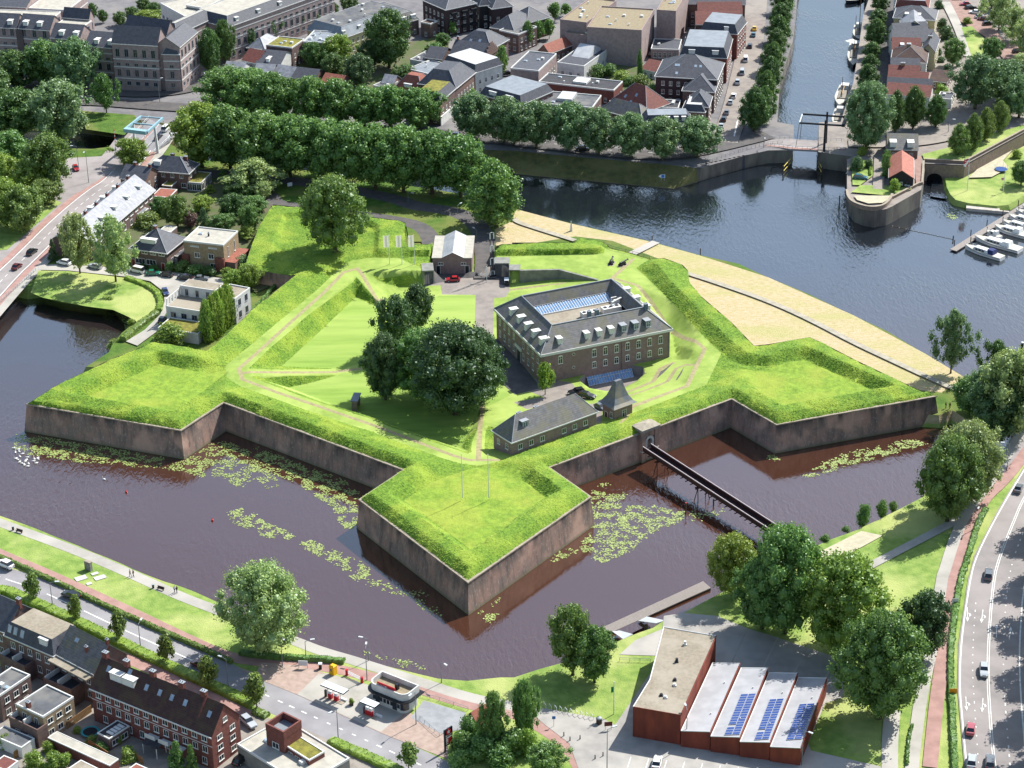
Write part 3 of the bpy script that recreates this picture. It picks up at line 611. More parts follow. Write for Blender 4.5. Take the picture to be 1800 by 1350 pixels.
def arrow(s, turn, z=ZB):
    """lane arrow from tail to head; turn -1 / 0 / 1 adds a side branch"""
    a, b = [Vector((q.x, q.y, 0)) for q in GS(s, z)]; d = (b-a); Ln = d.length; d.normalize(); n = Vector((-d.y, d.x, 0)); h = z+nl()
    mb = MB(); P = lambda u, v: (*(a+d*u+n*v)[:2], h)
    mb.add([P(0, -.09), P(Ln-1.6, -.09), P(Ln-1.6, .09), P(0, .09)], [(0, 1, 2, 3)])
    mb.add([P(Ln-1.6, -.38), P(Ln, 0), P(Ln-1.6, .38)], [(0, 1, 2)])
    if turn:
        t = turn; mb.add([P(Ln*.3, 0), P(Ln*.45, .45*t), P(Ln*.45+.35, .45*t), P(Ln*.3+.35, 0)], [(0, 1, 2, 3)] if t > 0 else [(3, 2, 1, 0)])
        mb.add([P(Ln*.38, .5*t), P(Ln*.52, .85*t), P(Ln*.66, .4*t)], [(0, 1, 2)] if t > 0 else [(2, 1, 0)])
    o = mb.build('lane_arrow', WHITE_LINE); o['kind'] = 'structure'
arrow('33:1390,235 33:1392,335', 1); arrow('33:1500,250 33:1488,345', 1); arrow('33:1593,445 33:1597,350', 0); arrow('33:1683,460 33:1695,370', -1)
arrow('33:1380,860 33:1385,960', 1); arrow('33:1500,870 33:1492,970', 1)
# western road
WR = 'p:-130,650 01:0,620 01:215,420 01:430,200 01:680,-10 00:800,1270 00:960,1090 00:1090,900 00:1170,760'
rib('pavement', WR, 5.5, ASPH_LT, ZA, 8.6); rib('cycle_path', WR, 2.2, RED, ZA, 4.9); rib('road', WR, 7.4, ASPH_LT, ZA); rib('cycle_path', WR, 2., RED, ZA, -4.8); rib('pavement', WR, 2.6, TILE_LT, ZA, -7.1)
rib('road_marking', WR, .3, WHITE_LINE, ZA, 3.4); rib('road_marking', WR, .3, WHITE_LINE, ZA, -3.4); rib('road_marking', WR, .2, WHITE_LINE, ZA, .1, dash=(2.5, 1.5))
sheet('street_square', '00:470,1110 00:820,1090 00:900,1130 00:560,1345 01:400,50 01:420,-100', ASPH_LT, ZA)
sheet('house_street', '01:270,510 01:400,500 01:900,530 01:1240,560 01:1560,600 01:1560,640 01:1190,740 01:1200,780 01:1150,860 01:1110,960 01:960,1070 01:880,1040 01:1010,960 01:1120,850 01:1150,760 01:1140,690 01:1050,620 01:900,590 01:700,570 01:480,545 01:270,540', TILE_LT, ZA)
sheet('pond_grass', '01:270,545 01:480,550 01:700,575 01:900,600 01:1060,650 01:1100,740 01:1085,850 01:1000,930 01:900,870 01:790,820 01:600,795 01:300,735 01:215,700', GRASS_PARK, ZA)
sheet('verge_grass', '01:430,70 01:50,400 01:-200,420 01:-200,100 01:380,50', GRASS_PARK, ZA)
sheet('garden_ground', '00:850,1340 01:690,150 01:900,480 01:1250,540 01:1600,600 11:0,700 11:230,600 g:110,1140 g:80,1040 g:225,640 g:385,385 g:440,200 g:300,100 00:1400,1190', GARDEN, ZA)
# road north of the fort
NR = 'p:340,305 g:0,60 g:480,115 g:900,160 g:1250,225 g:1800,335 11:1100,95 11:1350,125 11:1480,170 11:1560,240 11:1600,340 11:1610,480 11:1600,600'
sheet('north_verge', 'g:450,60 g:1100,120 g:1800,245 p:800,358 p:900,372 e:960,140 e:960,330 e:800,330 e:750,320 e:240,300 e:0,300 11:1040,190 g:1450,510 g:780,410 g:385,375 g:440,200', GRASS_BANK, ZA)
rib('road', NR, 6.5, PAVE_DK, ZA, smooth=3)
rib('approach_path', 'g:340,280 g:420,390 g:700,420 g:1300,500 11:960,190 11:1130,225 11:1210,290 11:1230,400', 5.5, PAVE_DK, ZA)
rib('river_path', 'p:905,385 21:30,205 21:200,260 21:440,335', 1.9, M('worn_gravel_path', 'a09a8c', '8e8878', .6, .95, .2, 5.), ZA); rib('river_path', '21:1210,560 21:1400,620 31:0,755 31:300,890 31:600,1050 31:900,1190 31:1200,1330 p:1690,690', 1.9, M('worn_gravel_path'), ZA)
rib('path_to_river', '21:835,430 21:1005,345', 2.8, TILE_LT, ZA)
# old town streets
rib('road', 'p:-150,185 00:0,730 00:620,705 00:1000,740 00:1350,760 p:440,205 10:500,885 10:1200,930 10:1787,990 20:300,1025 20:800,1085 20:1150,1090 20:1400,1040 20:1787,945', 8., PAVE_DK, ZC)
rib('road_marking', '10:1000,905 10:1787,975 20:300,1012 20:800,1070 20:1150,1075 20:1400,1030', .2, WHITE_LINE, ZC, dash=(2, 2.5))
rib('road', 'p:0,168 00:640,640 00:1000,670 00:1300,640 00:1500,570', 6., PAVE_DK, ZC)
sheet('courtyard_gardens', '10:0,560 10:340,300 10:700,330 10:1150,290 10:1350,240 10:1340,400 10:1050,560 10:780,640 10:300,610', GARDEN, ZC)
sheet('courtyard_gardens', '20:550,500 20:700,460 20:990,480 20:1000,690 20:740,700 20:700,570', GARDEN, ZC)
sheet('canal_corner_grass', '00:560,780 00:940,810 00:960,850 00:870,950 00:600,910', GRASS_BANK, ZC)
rib('quay_street', '20:1480,1000 20:1560,780 20:1620,520 20:1680,250 20:1700,0 p:1335,-80', 9., PAVE, ZC); rib('road_marking', '20:1550,960 20:1575,850', .5, WHITE_LINE, ZC, smooth=0)
rib('quay_street', '30:790,700 30:830,350 30:850,100 30:840,-60', 6., PAVE_DK, ZD)
rib('road', '30:560,1005 30:780,1010 30:1050,1000 30:1300,950 30:1500,850', 7., PAVE, ZD)
sheet('lawn', '30:1075,1085 30:1250,1040 30:1500,960 30:1787,880 30:1787,915 30:1370,1140 30:1090,1125', GRASS_PARK, ZD)
sheet('red_brick_car_park', '30:1280,-20 30:1480,80 30:1650,300 30:1787,330 30:1787,430 30:1640,420 30:1540,280 30:1330,150 30:1240,60', M('red_brick_paving', '93786e', '826a62', .5, .9, .15, 5.), ZD)
rib('park_path', '30:1400,400 30:1330,200 30:1240,20', 3.5, TILE_LT, ZD); sheet('lawn', '30:1350,200 30:1420,190 30:1520,290 30:1500,400 30:1420,400', GRASS_PARK, ZD)
sheet('lawn', '30:585,1210 30:590,1110 30:730,1135 30:730,1235 31:580,0 31:850,25 31:1000,-20 30:1010,1310 30:590,1300', GRASS_PARK, ZD)
rib('yard_path', '30:780,1080 30:770,1330', 3.5, PAVE, ZD, smooth=0); rib('yard_path', '30:1040,1100 30:1060,1290', 2.4, M('red_brick_paving'), ZD, smooth=0)
sheet('gravel_yard', '31:600,25 31:850,25 31:860,40 31:800,75 31:700,80 31:620,55', SAND, ZD)
sheet('sandy_track', '30:1400,1250 30:1480,1170 30:1600,1080 30:1680,1020 30:1730,1030 30:1640,1130 30:1680,1180 30:1560,1245', SAND, 1.6)
# ================================================================ trees, shrubs and hedges
def leaf_mat():
    m = bpy.data.materials.new('leaves'); m.use_nodes = True; nt = m.node_tree; N = nt.nodes.new; L = nt.links.new
    nt.nodes.remove(nt.nodes['Principled BSDF']); out = nt.nodes['Material Output']
    oi = N('ShaderNodeObjectInfo'); at = N('ShaderNodeAttribute'); at.attribute_name = 'tint'
    x = N('ShaderNodeMix'); x.data_type = 'RGBA'; x.blend_type = 'MULTIPLY'; x.inputs[0].default_value = 1
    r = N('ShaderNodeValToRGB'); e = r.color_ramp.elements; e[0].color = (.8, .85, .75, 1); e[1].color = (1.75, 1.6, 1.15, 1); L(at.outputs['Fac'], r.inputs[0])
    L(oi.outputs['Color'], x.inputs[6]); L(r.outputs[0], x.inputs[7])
    d = N('ShaderNodeBsdfDiffuse'); t = N('ShaderNodeBsdfTranslucent'); g = N('ShaderNodeBsdfGlossy'); g.inputs['Roughness'].default_value = .45; g.inputs[0].default_value = (.8, .85, .9, 1)
    L(x.outputs[2], d.inputs[0]); L(x.outputs[2], t.inputs[0])
    a = N('ShaderNodeMixShader'); a.inputs[0].default_value = .3; L(d.outputs[0], a.inputs[1]); L(t.outputs[0], a.inputs[2])
    b = N('ShaderNodeMixShader'); b.inputs[0].default_value = .035; L(a.outputs[0], b.inputs[1]); L(g.outputs[0], b.inputs[2]); L(b.outputs[0], out.inputs[0])
    return m
LEAF = leaf_mat()
BARK = M('bark', '5a4c3c', '40382e', 3., .9, .4, 6.)
def crown_mesh(name, rs, clumps, nleaf, leaf, core=.56, flat=0., up=.2):
    """clumps: (x, y, z, r) in unit tree space (crown width 1, height 1)"""
    rg = np.random.RandomState(rs); V = []; F = []; T = []; nv = 0
    A = np.array([c[3]**2 for c in clumps]); cnt = (A/A.sum()*nleaf).astype(int)+1
    for (cx, cy, cz, r), n in zip(clumps, cnt):
        u = rg.normal(size=(n, 3)); u[:, 2] += up; u /= np.linalg.norm(u, axis=1)[:, None]
        rad = r*(1.12-.55*rg.rand(n)**1.3)*(1+.12*np.sin(u[:, 0]*7+cx*9)*np.cos(u[:, 1]*6+cy*8))
        c = np.array([cx, cy, cz])+u*rad[:, None]*np.array([1, 1, 1-flat])
        nrm = u+rg.normal(size=(n, 3))*.7; nrm /= np.linalg.norm(nrm, axis=1)[:, None]
        t1 = np.cross(nrm, rg.normal(size=(n, 3))); t1 /= np.linalg.norm(t1, axis=1)[:, None]; t2 = np.cross(nrm, t1)
        s = leaf*(.6+.8*rg.rand(n))[:, None]; s2 = s*(.55+.5*rg.rand(n))[:, None]
        q = np.stack([c-t1*s, c-t2*s2, c+t1*s, c+t2*s2], 1).reshape(-1, 3); V.append(q)
        b = rg.uniform(.25, .75); T.append(np.repeat(np.clip(b+rg.normal(size=n)*.2, 0, 1), 4))
        F.append(np.arange(nv, nv+4*n).reshape(-1, 4)); nv += 4*n
    V = np.concatenate(V); F = np.concatenate(F).tolist(); T = np.concatenate(T)
    cv_, cf_, ct = [], [], []
    if core:
        mb = MB()
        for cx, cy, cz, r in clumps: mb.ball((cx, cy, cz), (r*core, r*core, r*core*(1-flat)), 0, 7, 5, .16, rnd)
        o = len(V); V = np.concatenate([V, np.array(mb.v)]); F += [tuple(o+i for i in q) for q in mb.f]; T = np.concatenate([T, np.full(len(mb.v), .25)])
    me = bpy.data.meshes.new(name); me.from_pydata(V.tolist(), [], F); me.materials.append(LEAF)
    a = me.attributes.new('tint', 'FLOAT', 'POINT'); a.data.foreach_set('value', T.astype(np.float32)); me.update()
    return me
def clumps_in(rs, n, prof, z0, z1, r0, lob=.0):
    """clump centres over a crown whose half-width at relative height h is prof(h)"""
    g = random.Random(rs); out = []; ph = [g.uniform(0, 6.28) for _ in range(3)]
    for i in range(n):
        h = (i+.5)/n; a = i*2.399963+g.uniform(-.4, .4); z = z0+(z1-z0)*h
        R_ = prof(h)*(1+lob*math.sin(2*a+ph[0])+lob*.7*math.sin(3*a+ph[1])); r = r0*g.uniform(.75, 1.3)
        d = max(0., .5*R_-r*.75)*(g.uniform(.55, 1.05) if i % 3 else g.uniform(0, .5))
        out.append((d*math.cos(a), d*math.sin(a), min(z, 1-r*.8), r))
    return out
def trunk_mesh(name, h, r, fork=5, rs=1, zs=1., bend=.0):
    g = random.Random(rs); mb = MB(); mb.cyl((0, 0, -.02), (0, 0, .03), r*1.5, r, 8, 0, False); mb.cyl((0, 0, .03), (bend, 0, h), r, r*.65, 8, 0, False)
    for i in range(fork):
        a = i*6.28/fork+g.uniform(-.5, .5); q = (bend+.2*math.cos(a), .2*math.sin(a), h+.28*g.uniform(.7, 1.2)); mb.tube([(bend, 0, h*.92), q, (q[0]*1.5, q[1]*1.5, q[2]+.12)], [r*.5, r*.28, r*.1], 5)
    return mb.mesh(name, BARK)
ell = lambda h: 2*math.sqrt(max(.02, h*(1-h)))
egg = lambda h: min(1., (h*3.2+.25))*(1-h**2.4)**.6
cone = lambda h: .12+.9*(1-h)**.85
KIND = {}
def kind(k, variants): KIND[k] = variants
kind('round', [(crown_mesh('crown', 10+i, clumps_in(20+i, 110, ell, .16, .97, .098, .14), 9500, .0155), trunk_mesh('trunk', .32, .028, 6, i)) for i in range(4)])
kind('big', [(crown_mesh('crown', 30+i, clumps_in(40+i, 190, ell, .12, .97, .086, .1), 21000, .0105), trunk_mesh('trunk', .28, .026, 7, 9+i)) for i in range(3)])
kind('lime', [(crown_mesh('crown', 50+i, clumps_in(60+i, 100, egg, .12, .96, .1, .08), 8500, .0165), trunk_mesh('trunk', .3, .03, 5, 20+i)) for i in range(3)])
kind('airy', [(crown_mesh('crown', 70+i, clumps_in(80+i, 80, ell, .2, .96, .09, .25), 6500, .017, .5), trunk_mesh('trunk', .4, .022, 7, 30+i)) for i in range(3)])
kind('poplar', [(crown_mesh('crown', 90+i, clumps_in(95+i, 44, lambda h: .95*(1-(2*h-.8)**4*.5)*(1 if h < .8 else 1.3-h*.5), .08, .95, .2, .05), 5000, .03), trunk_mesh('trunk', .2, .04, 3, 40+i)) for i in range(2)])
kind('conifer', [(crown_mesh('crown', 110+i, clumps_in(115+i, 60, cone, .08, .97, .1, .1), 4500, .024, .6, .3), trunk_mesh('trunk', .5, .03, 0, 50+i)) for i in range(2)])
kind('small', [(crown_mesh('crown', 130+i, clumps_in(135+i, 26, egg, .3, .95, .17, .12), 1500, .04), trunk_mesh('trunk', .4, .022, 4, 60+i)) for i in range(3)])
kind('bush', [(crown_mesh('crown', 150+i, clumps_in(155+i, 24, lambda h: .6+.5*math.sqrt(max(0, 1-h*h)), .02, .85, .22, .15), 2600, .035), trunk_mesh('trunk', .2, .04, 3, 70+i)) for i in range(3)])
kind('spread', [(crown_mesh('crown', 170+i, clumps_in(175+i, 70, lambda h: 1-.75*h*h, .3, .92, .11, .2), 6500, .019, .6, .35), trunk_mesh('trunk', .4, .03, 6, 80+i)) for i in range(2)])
GREEN = {'dark': (0.0725, 0.14, 0.0403), 'mid': (.105, .2, .058), 'light': (0.175, 0.268, 0.0517), 'yellow': (.2, .28, .055), 'blue': (0.119, 0.201, 0.0978), 'pale': (0.237, 0.317, 0.138), 'olive': (.125, .19, .052), 'deep': (0.06, 0.112, 0.046), 'purple': (0.163, 0.11, 0.115)}
def tree(k, label, px, py, top, wd, z, colr, group=None, cat='tree', name='tree'):
    v = KIND[k]; me, tr = v[rnd.randrange(len(v))]
    b = G(px, py, z); W = wd/sc_at(b)*1.14; H = max(.6, height_for(b, top))*1.02
    root = empty(name, b, rnd.uniform(0, 6.28), label, cat, group); root.scale = (W, W, H)
    c = link('crown', me, root); q = GREEN[colr]; f = rnd.uniform(.88, 1.14); c.color = (q[0]*f*rnd.uniform(.93, 1.07), q[1]*f, q[2]*f, 1)
    if k != 'bush': link('trunk', tr, root)
    return root
def trees(k, phrase, lst, z, colr, group=None, cat='tree', name='tree', side='from the left'):
    """lst: tile coordinates 'x,base,top,width' as strings with a tile prefix"""
    i = 0; t = 'p'; toks = lst.split(); n = len(toks)
    for tok in toks:
        if ':' in tok: t, tok = tok.split(':')
        v = tok.split(','); ox, oy, sc = TILES[t]; c = v[4] if len(v) > 4 else colr; kk = v[5] if len(v) > 5 else k
        x, yb, yt, wd = [float(q) for q in v[:4]]
        lab = phrase if n == 1 else ('%s, %s %s' % (phrase, ORD[i], side)); i += 1
        tree(kk, lab, ox+x/sc, oy+yb/sc, oy+yt/sc, wd/sc, z, c, group, cat, name)
def tone(s): return s
trees('round', 'tall plane tree in the row on the near canal bank', '00:1410,1165,735,440,light 00:1610,1190,760,430 10:50,1235,800,430 10:240,1240,825,420 10:440,1250,850,420 10:640,1290,870,400 10:835,1320,885,430 10:1030,1345,900,430 10:1230,1352,930,440 10:1430,1372,965,420', 3, 'mid', 'plane trees along the near canal bank')
trees('round', 'dark round tree lining the far canal street by the office block', '00:1600,775,490,430 00:1770,810,500,400 10:130,868,520,350 10:390,880,550,330 10:570,888,565,320 10:760,888,620,320 10:940,900,610,310 10:1140,905,630,330', 4.5, 'mid', 'round trees along the far canal street')
trees('round', 'grey green street tree above the grassy canal slope', '10:1520,972,665,330 10:1735,1002,690,310 20:15,1015,735,260 20:170,1037,720,320 20:390,1057,730,310 20:605,1082,770,310 20:825,1102,800,290 20:1050,1120,830,290 20:1292,1100,830,330', 4.5, 'blue', 'street trees above the grassy canal slope')
trees('lime', 'dark lime tree on the quay left of the harbour canal', '30:100,95,-60,180 30:88,195,25,180 30:72,300,110,180 30:55,400,205,180 30:35,510,300,185 30:10,630,400,190 30:-15,750,500,190 30:-35,860,610,190', 4.5, 'dark', 'lime trees on the left quay of the harbour canal', side='from the top')
trees('lime', 'round tree on the corner island of the quay street', '20:1688,915,620,240', 4.5, 'dark')
trees('lime', 'lime tree between the moored barges and the red roofed row', '30:780,80,-40,140 30:768,175,65,150 30:748,330,135,170 30:725,410,295,150 30:712,490,380,140 30:690,630,455,175', 5.5, 'dark', 'lime trees on the right quay', side='from the top')
trees('big', 'large spreading willow beside the black drawbridge', '30:685,1045,590,360', 5.5, 'blue')
trees('lime', 'bushy lime in the trio below the red roofed row', '30:885,930,640,160 30:1010,900,612,180 30:1170,885,668,175', 5.5, 'dark', 'trio of limes below the red roofed row')
trees('lime', 'egg shaped tree on the lawn above the garden wall', '30:1325,1085,868,165 30:1425,1045,800,165 30:1508,988,758,155 30:1612,925,712,155', 5.5, 'olive', 'egg shaped trees above the garden wall')
trees('round', 'leafy tree in the wood behind the red roofed row', '30:1290,460,275,160 30:1445,760,395,340,blue 30:1560,430,265,160 30:1600,710,430,270,blue 30:1640,830,690,140,dark 30:1690,650,430,240,blue 30:1750,820,535,270,blue', 5.5, 'mid', 'wood behind the red roofed row')
trees('airy', 'airy willow beside the brick car park', '30:1560,60,-80,200 30:1610,210,-30,220 30:1710,290,60,240 30:1790,400,140,240 30:1770,540,385,230', 5.5, 'pale', 'willows beside the car park')
trees('bush', 'dark shrub in the back gardens right of the red roofed row', '30:1190,60,0,60 30:1215,200,130,70 30:1240,270,180,100 30:1210,430,400,60 30:1130,480,430,60 30:1210,640,590,90,light 30:1250,520,450,70 30:1390,170,120,60,light 30:1180,380,330,60', 5.5, 'deep', 'garden shrubs right of the red roofed row', 'shrub', 'shrub')
trees('small', 'small round tree on the bastion tip beside the parked car', '30:880,1345,1252,85', 5.5, 'light')
trees('bush', 'low light green bush at the foot of the big willow', '30:660,1082,1030,70', 5.5, 'yellow', None, 'shrub', 'shrub')
trees('bush', 'ivy clad bush along the path left of the red roofed shed', '30:822,1235,1075,60 30:822,1180,1050,50', 5.5, 'mid', None, 'shrub', 'shrub', 'from the bottom')
trees('bush', 'dark bush hanging over the arch wall beside the drawbridge', '30:620,1215,1100,90 30:700,1200,1120,60', 4.5, 'deep', None, 'shrub', 'shrub')
trees('round', 'round tree on the marina lawn at the right edge', '30:1765,1290,1130,170', 1.6, 'mid')
trees('bush', 'clipped light green bush on the marina lawn', '30:1735,1100,1045,65', 1.6, 'yellow', None, 'shrub', 'shrub')
# fort
trees('big', 'huge lone lime tree inside the upper left bastion', 'g:1090,905,100,770', 7.4, 'olive')
trees('big', 'broad tree in the middle clump of the fort lawn', '11:1130,960,650,240,deep,round 11:985,1105,728,300,deep,round p:678,702,592,85,deep p:745,703,585,118,mid p:848,708,588,92,deep p:800,728,577,160,deep', 3, 'deep', 'tree clump on the fort lawn')
trees('small', 'young bright maple at the barracks corner', 'c:632,858,515,210', 3.3, 'light')
trees('lime', 'lush lime tree over the gatehouse road', 'p:869,397,285,112', 3, 'mid')
# west
trees('round', 'big tree in the canal side park at the left edge', '00:120,620,365,330,dark 00:330,610,300,330,mid 00:545,660,275,330,blue 00:430,1005,580,440,blue 00:150,960,640,420,dark 00:-60,700,480,350,dark 00:-80,1000,800,350,dark', 4.0, 'dark', 'park trees at the left edge')
trees('airy', 'slender tree on the far bank near the blue drawbridge', '00:745,795,525,180', 4.5, 'mid')
trees('round', 'chestnut tree west of the bridge road', '00:80,1185,930,290,mid 00:350,1325,950,350,olive 00:50,1345,1095,270,light 00:215,1348,1120,320,light 01:50,240,-90,360,light 01:170,270,-40,330,olive 01:320,80,-90,240', 3, 'olive', 'chestnuts west of the bridge road')
trees('round', 'light green tree at the foot of the blue drawbridge', '00:915,1170,975,240', 3, 'light')
trees('airy', 'tall pale willow on the pond bank before the houses', '01:560,565,155,260 01:810,622,172,300', 3, 'pale', 'willows on the pond bank')
trees('conifer', 'dark pointed spruce at the road corner', '01:375,472,320,75', 3, 'deep')
trees('round', 'garden tree between the terrace and the upper left bastion', '01:1030,225,140,170,olive,bush 01:1120,170,30,130,mid 01:1240,240,20,200,olive 01:1330,240,130,130,purple 01:1415,130,20,160,light 01:1430,260,100,110,blue,conifer 01:1560,280,150,190,mid 01:1640,180,10,200,dark 01:1750,280,90,160,mid g:60,330,180,260,dark g:200,480,300,300,mid g:270,330,130,230,pale g:100,770,620,250,light,spread g:140,1340,1070,230,yellow', 3, 'mid', 'garden trees left of the upper left bastion')
trees('spread', 'blue grey cedar at the top of the gardens', 'p:452,338,279,95', 3, 'pale')
trees('conifer', 'small pointed conifer in the terrace gardens', '00:1470,1348,1290,90,light 00:1595,1350,1262,90 00:1560,1240,1180,70 00:1700,1345,1290,80', 3, 'mid', 'conifers in the terrace gardens')
trees('poplar', 'column shaped hornbeam behind the white villa', '01:1455,1035,760,112 01:1492,1015,735,105 01:1528,990,700,105 01:1560,960,675,105 01:1590,930,655,105 01:1612,900,655,100', 3, 'light', 'column trees behind the white villa', side='from the near end')
trees('bush', 'yellow green bush in front of the white villa', '01:1185,1055,915,190', 3, 'yellow', None, 'shrub', 'shrub')
trees('round', 'bright green garden tree right of the flat roofed brick house', '01:1640,680,540,150,light 01:1730,660,500,170,yellow 01:1590,600,520,80,yellow', 3, 'light', 'bright garden trees right of the brick house')
trees('bush', 'garden shrub in front of the brick houses', '01:1080,545,500,70,dark 01:1190,545,480,60,mid 01:1280,540,470,110,olive 01:1370,560,500,120,mid 01:1460,570,510,90,dark 01:1690,520,440,110,blue 01:1000,520,490,60,dark', 3, 'dark', 'garden shrubs before the brick houses', 'shrub', 'shrub')
trees('bush', 'reed tuft on the edge of the pond', '01:765,790,720,70 01:800,1080,1020,80 01:930,940,880,70 01:480,600,560,60', 1, 'light', 'tufts on the pond edge', 'shrub', 'shrub')
# old town greenery
trees('round', 'dark courtyard tree in the town block behind the canal street', '10:100,300,95,180 10:260,235,40,140 10:420,190,55,110 10:540,130,20,100 10:650,90,-30,130 10:410,480,300,170 10:580,450,250,210,light 10:540,570,380,180 10:720,610,385,210,deep 10:800,480,290,190,deep 10:930,480,80,340 10:1040,560,460,180 10:1250,425,305,160,mid 10:1305,335,235,115', 4.5, 'dark', 'courtyard trees in the town block')
trees('small', 'small street tree between the gabled houses', '10:1370,250,145,85 10:1720,540,330,105 10:1490,690,615,120 20:110,335,155,100 20:190,290,150,90 20:260,270,140,90 20:300,150,25,120 20:375,115,30,90', 4.5, 'mid', 'street trees between the gabled houses')
trees('bush', 'garden bush in the walled garden behind the white house', '20:600,540,455,110 20:680,530,450,100 20:760,570,500,110,light 20:830,600,540,90 20:900,620,530,130,olive 20:980,650,590,90 20:860,430,370,70 20:890,560,360,40,mid,poplar', 4.5, 'mid', 'bushes in the walled garden', 'shrub', 'shrub')
trees('round', 'courtyard tree behind the office block', '00:560,125,25,90 00:650,140,25,70 00:720,160,70,70 00:840,180,85,100 00:930,150,50,110 00:1040,175,75,190,light 00:1200,175,70,120 00:1010,90,-10,110 00:1080,120,20,110 20:1240,120,10,100', 4.5, 'dark', 'courtyard trees behind the office block')
trees('round', 'street tree beside the office block end wall', '00:1470,520,215,190 00:1575,450,150,150 00:1730,375,185,120', 4.5, 'dark', 'street trees beside the office block end')
# river tip and moat side
trees('airy', 'tall slender tree on the river bank tip', '31:1275,1255,830,250', 3, 'blue')
trees('airy', 'dark young tree on the river bank tip', '31:1580,1310,1035,210', 3, 'dark')
trees('round', 'dense tree in the clump where the moat meets the river', 'p:1705,730,665,75,mid p:1735,752,650,85,blue p:1775,765,622,120,pale p:1800,745,620,90,pale p:1760,775,690,90,deep', 3, 'mid', 'tree clump where the moat meets the river')
trees('big', 'large tree cluster beside the right hand bridge', '32:1390,810,270,480,pale 32:1250,940,370,440,olive', 2.5, 'olive', 'large trees beside the right hand bridge')
trees('bush', 'small shrub on the moat edge near the boardwalk end', '32:665,965,825,85 32:790,905,795,80 32:870,865,800,60 32:400,1085,1035,70 32:300,1120,1080,60 32:545,1010,975,60', 1.8, 'mid', 'shrubs on the moat edge', 'shrub', 'shrub')
trees('round', 'leafy tree on the lawn between the moat and the red building', '23:425,700,240,340,olive 23:575,752,380,310,mid', 2.5, 'olive', 'two trees on the lawn by the red building')
trees('big', 'broad chestnut in the group behind the red building', 'p:1288,1048,945,92,yellow p:1340,1105,985,110,mid p:1380,1112,932,145,mid p:1480,1150,985,165,light p:1545,1262,1085,160,mid', 2.5, 'mid', 'chestnuts behind the red building')
trees('round', 'dark oak beside the cycle path right of the chestnuts', '33:1075,605,145,375', 2.5, 'deep')
trees('big', 'pale silvery willow on the path by the moat', 'p:468,1146,1000,145', 2.5, 'pale')
trees('round', 'bushy tree in the thicket right of the price sign', '13:1660,1240,835,200,mid 23:90,1150,750,200,mid', 2.5, 'mid', 'trees in the thicket by the price sign')
trees('bush', 'dense bush in the thicket right of the price sign', '13:1450,1270,1110,170 13:1500,1180,1010,150 13:1560,1290,1140,210 13:1700,1320,1190,200,mid 23:10,1250,1080,190,mid 23:120,1250,1090,130,light 13:1420,1340,1230,150', 2.5, 'mid', 'bushes in the thicket by the price sign', 'shrub', 'shrub')
trees('round', 'round tree at the bottom edge beside the red cycle path', '23:240,1400,1185,290', 2.5, 'mid')
trees('small', 'small street tree in the hedge strip along the road', '03:238,188,0,125 03:537,328,153,115 03:835,470,268,145 03:1160,625,433,135 03:1455,790,582,150 p:451.5,1243,1187,46 13:1065,1352,1185,165', 2.5, 'olive', 'small trees in the roadside hedge')
trees('conifer', 'garden conifer behind the brick terrace', '03:1240,1390,1170,160 03:1345,1390,1190,120', 2.5, 'mid', 'garden conifers behind the brick terrace')
trees('bush', 'garden bush between the terrace back yards', '03:240,1345,1235,130 03:370,1348,1250,110 03:455,1335,1260,90 03:40,1200,1115,80 03:700,1230,1180,110,mid 03:830,1180,1110,60 03:900,1290,1220,120,light 03:640,1180,1130,70,light 03:350,1240,1170,90 03:540,1100,1065,60', 2.5, 'light', 'bushes in the back yards', 'shrub', 'shrub')
# hedges
def hedge(label, s, wd, h, z, colr, cat='hedge', rz=.12, group=None, sm=1):
    c = densify(smooth_line([Vector((q.x, q.y, 0)) for q in GS(s, z)], sm), .8); l = offset_chain(c, wd/2); r = offset_chain(c, -wd/2); n = len(c)
    g = rnd; mb = MB(); vs = []; rows = 6
    for i in range(n):
        L_, R_ = Vector((l[i].x, l[i].y)), Vector((r[i].x, r[i].y)); j = lambda: g.uniform(-rz, rz)
        for u, zz in ((0, 0), (.02, h*.8), (.18, h), (.82, h), (.98, h*.8), (1, 0)):
            q = R_.lerp(L_, u); vs.append((q.x+j(), q.y+j(), z+zz+(j()*1.2 if zz else -.1)))
    mb.add(vs, [(i*rows+k, i*rows+k+1, (i+1)*rows+k+1, (i+1)*rows+k) for i in range(n-1) for k in range(rows-1)])
    mb.add(vs, [tuple(range(rows))[::-1], tuple((n-1)*rows+k for k in range(rows))])
    # loose leaves over the surface
    L = np.array([vs[i*rows+k] for i in range(n) for k in range(1, 5)]); cnt = min(9000, int(n*26))
    rg2 = np.random.RandomState(len(vs)); F0 = len(mb.v); me_v = []; me_f = []
    for _ in range(cnt):
        i = rg2.randint(n-1); k = rg2.randint(rows-1); a = Vector(vs[i*rows+k]); b = Vector(vs[i*rows+k+1]); c2 = Vector(vs[(i+1)*rows+k]); p = a+(b-a)*rg2.rand()+(c2-a)*rg2.rand()
        d1 = Vector(rg2.normal(size=3)).normalized()*.16; d2 = d1.cross(Vector(rg2.normal(size=3))).normalized()*.13
        p += Vector((0, 0, .03)); k0 = len(me_v); me_v += [p-d1, p-d2, p+d1, p+d2]; me_f.append((k0, k0+1, k0+2, k0+3))
    mb.add(me_v, me_f)
    me = mb.mesh('hedge', LEAF); at = me.attributes.new('tint', 'FLOAT', 'POINT'); at.data.foreach_set('value', np.clip(.45+rg2.normal(size=len(mb.v))*.22, 0, 1).astype(np.float32))
    o = link('hedge', me); q = GREEN[colr]; o.color = (*q, 1); tag(o, label, cat, group); return o
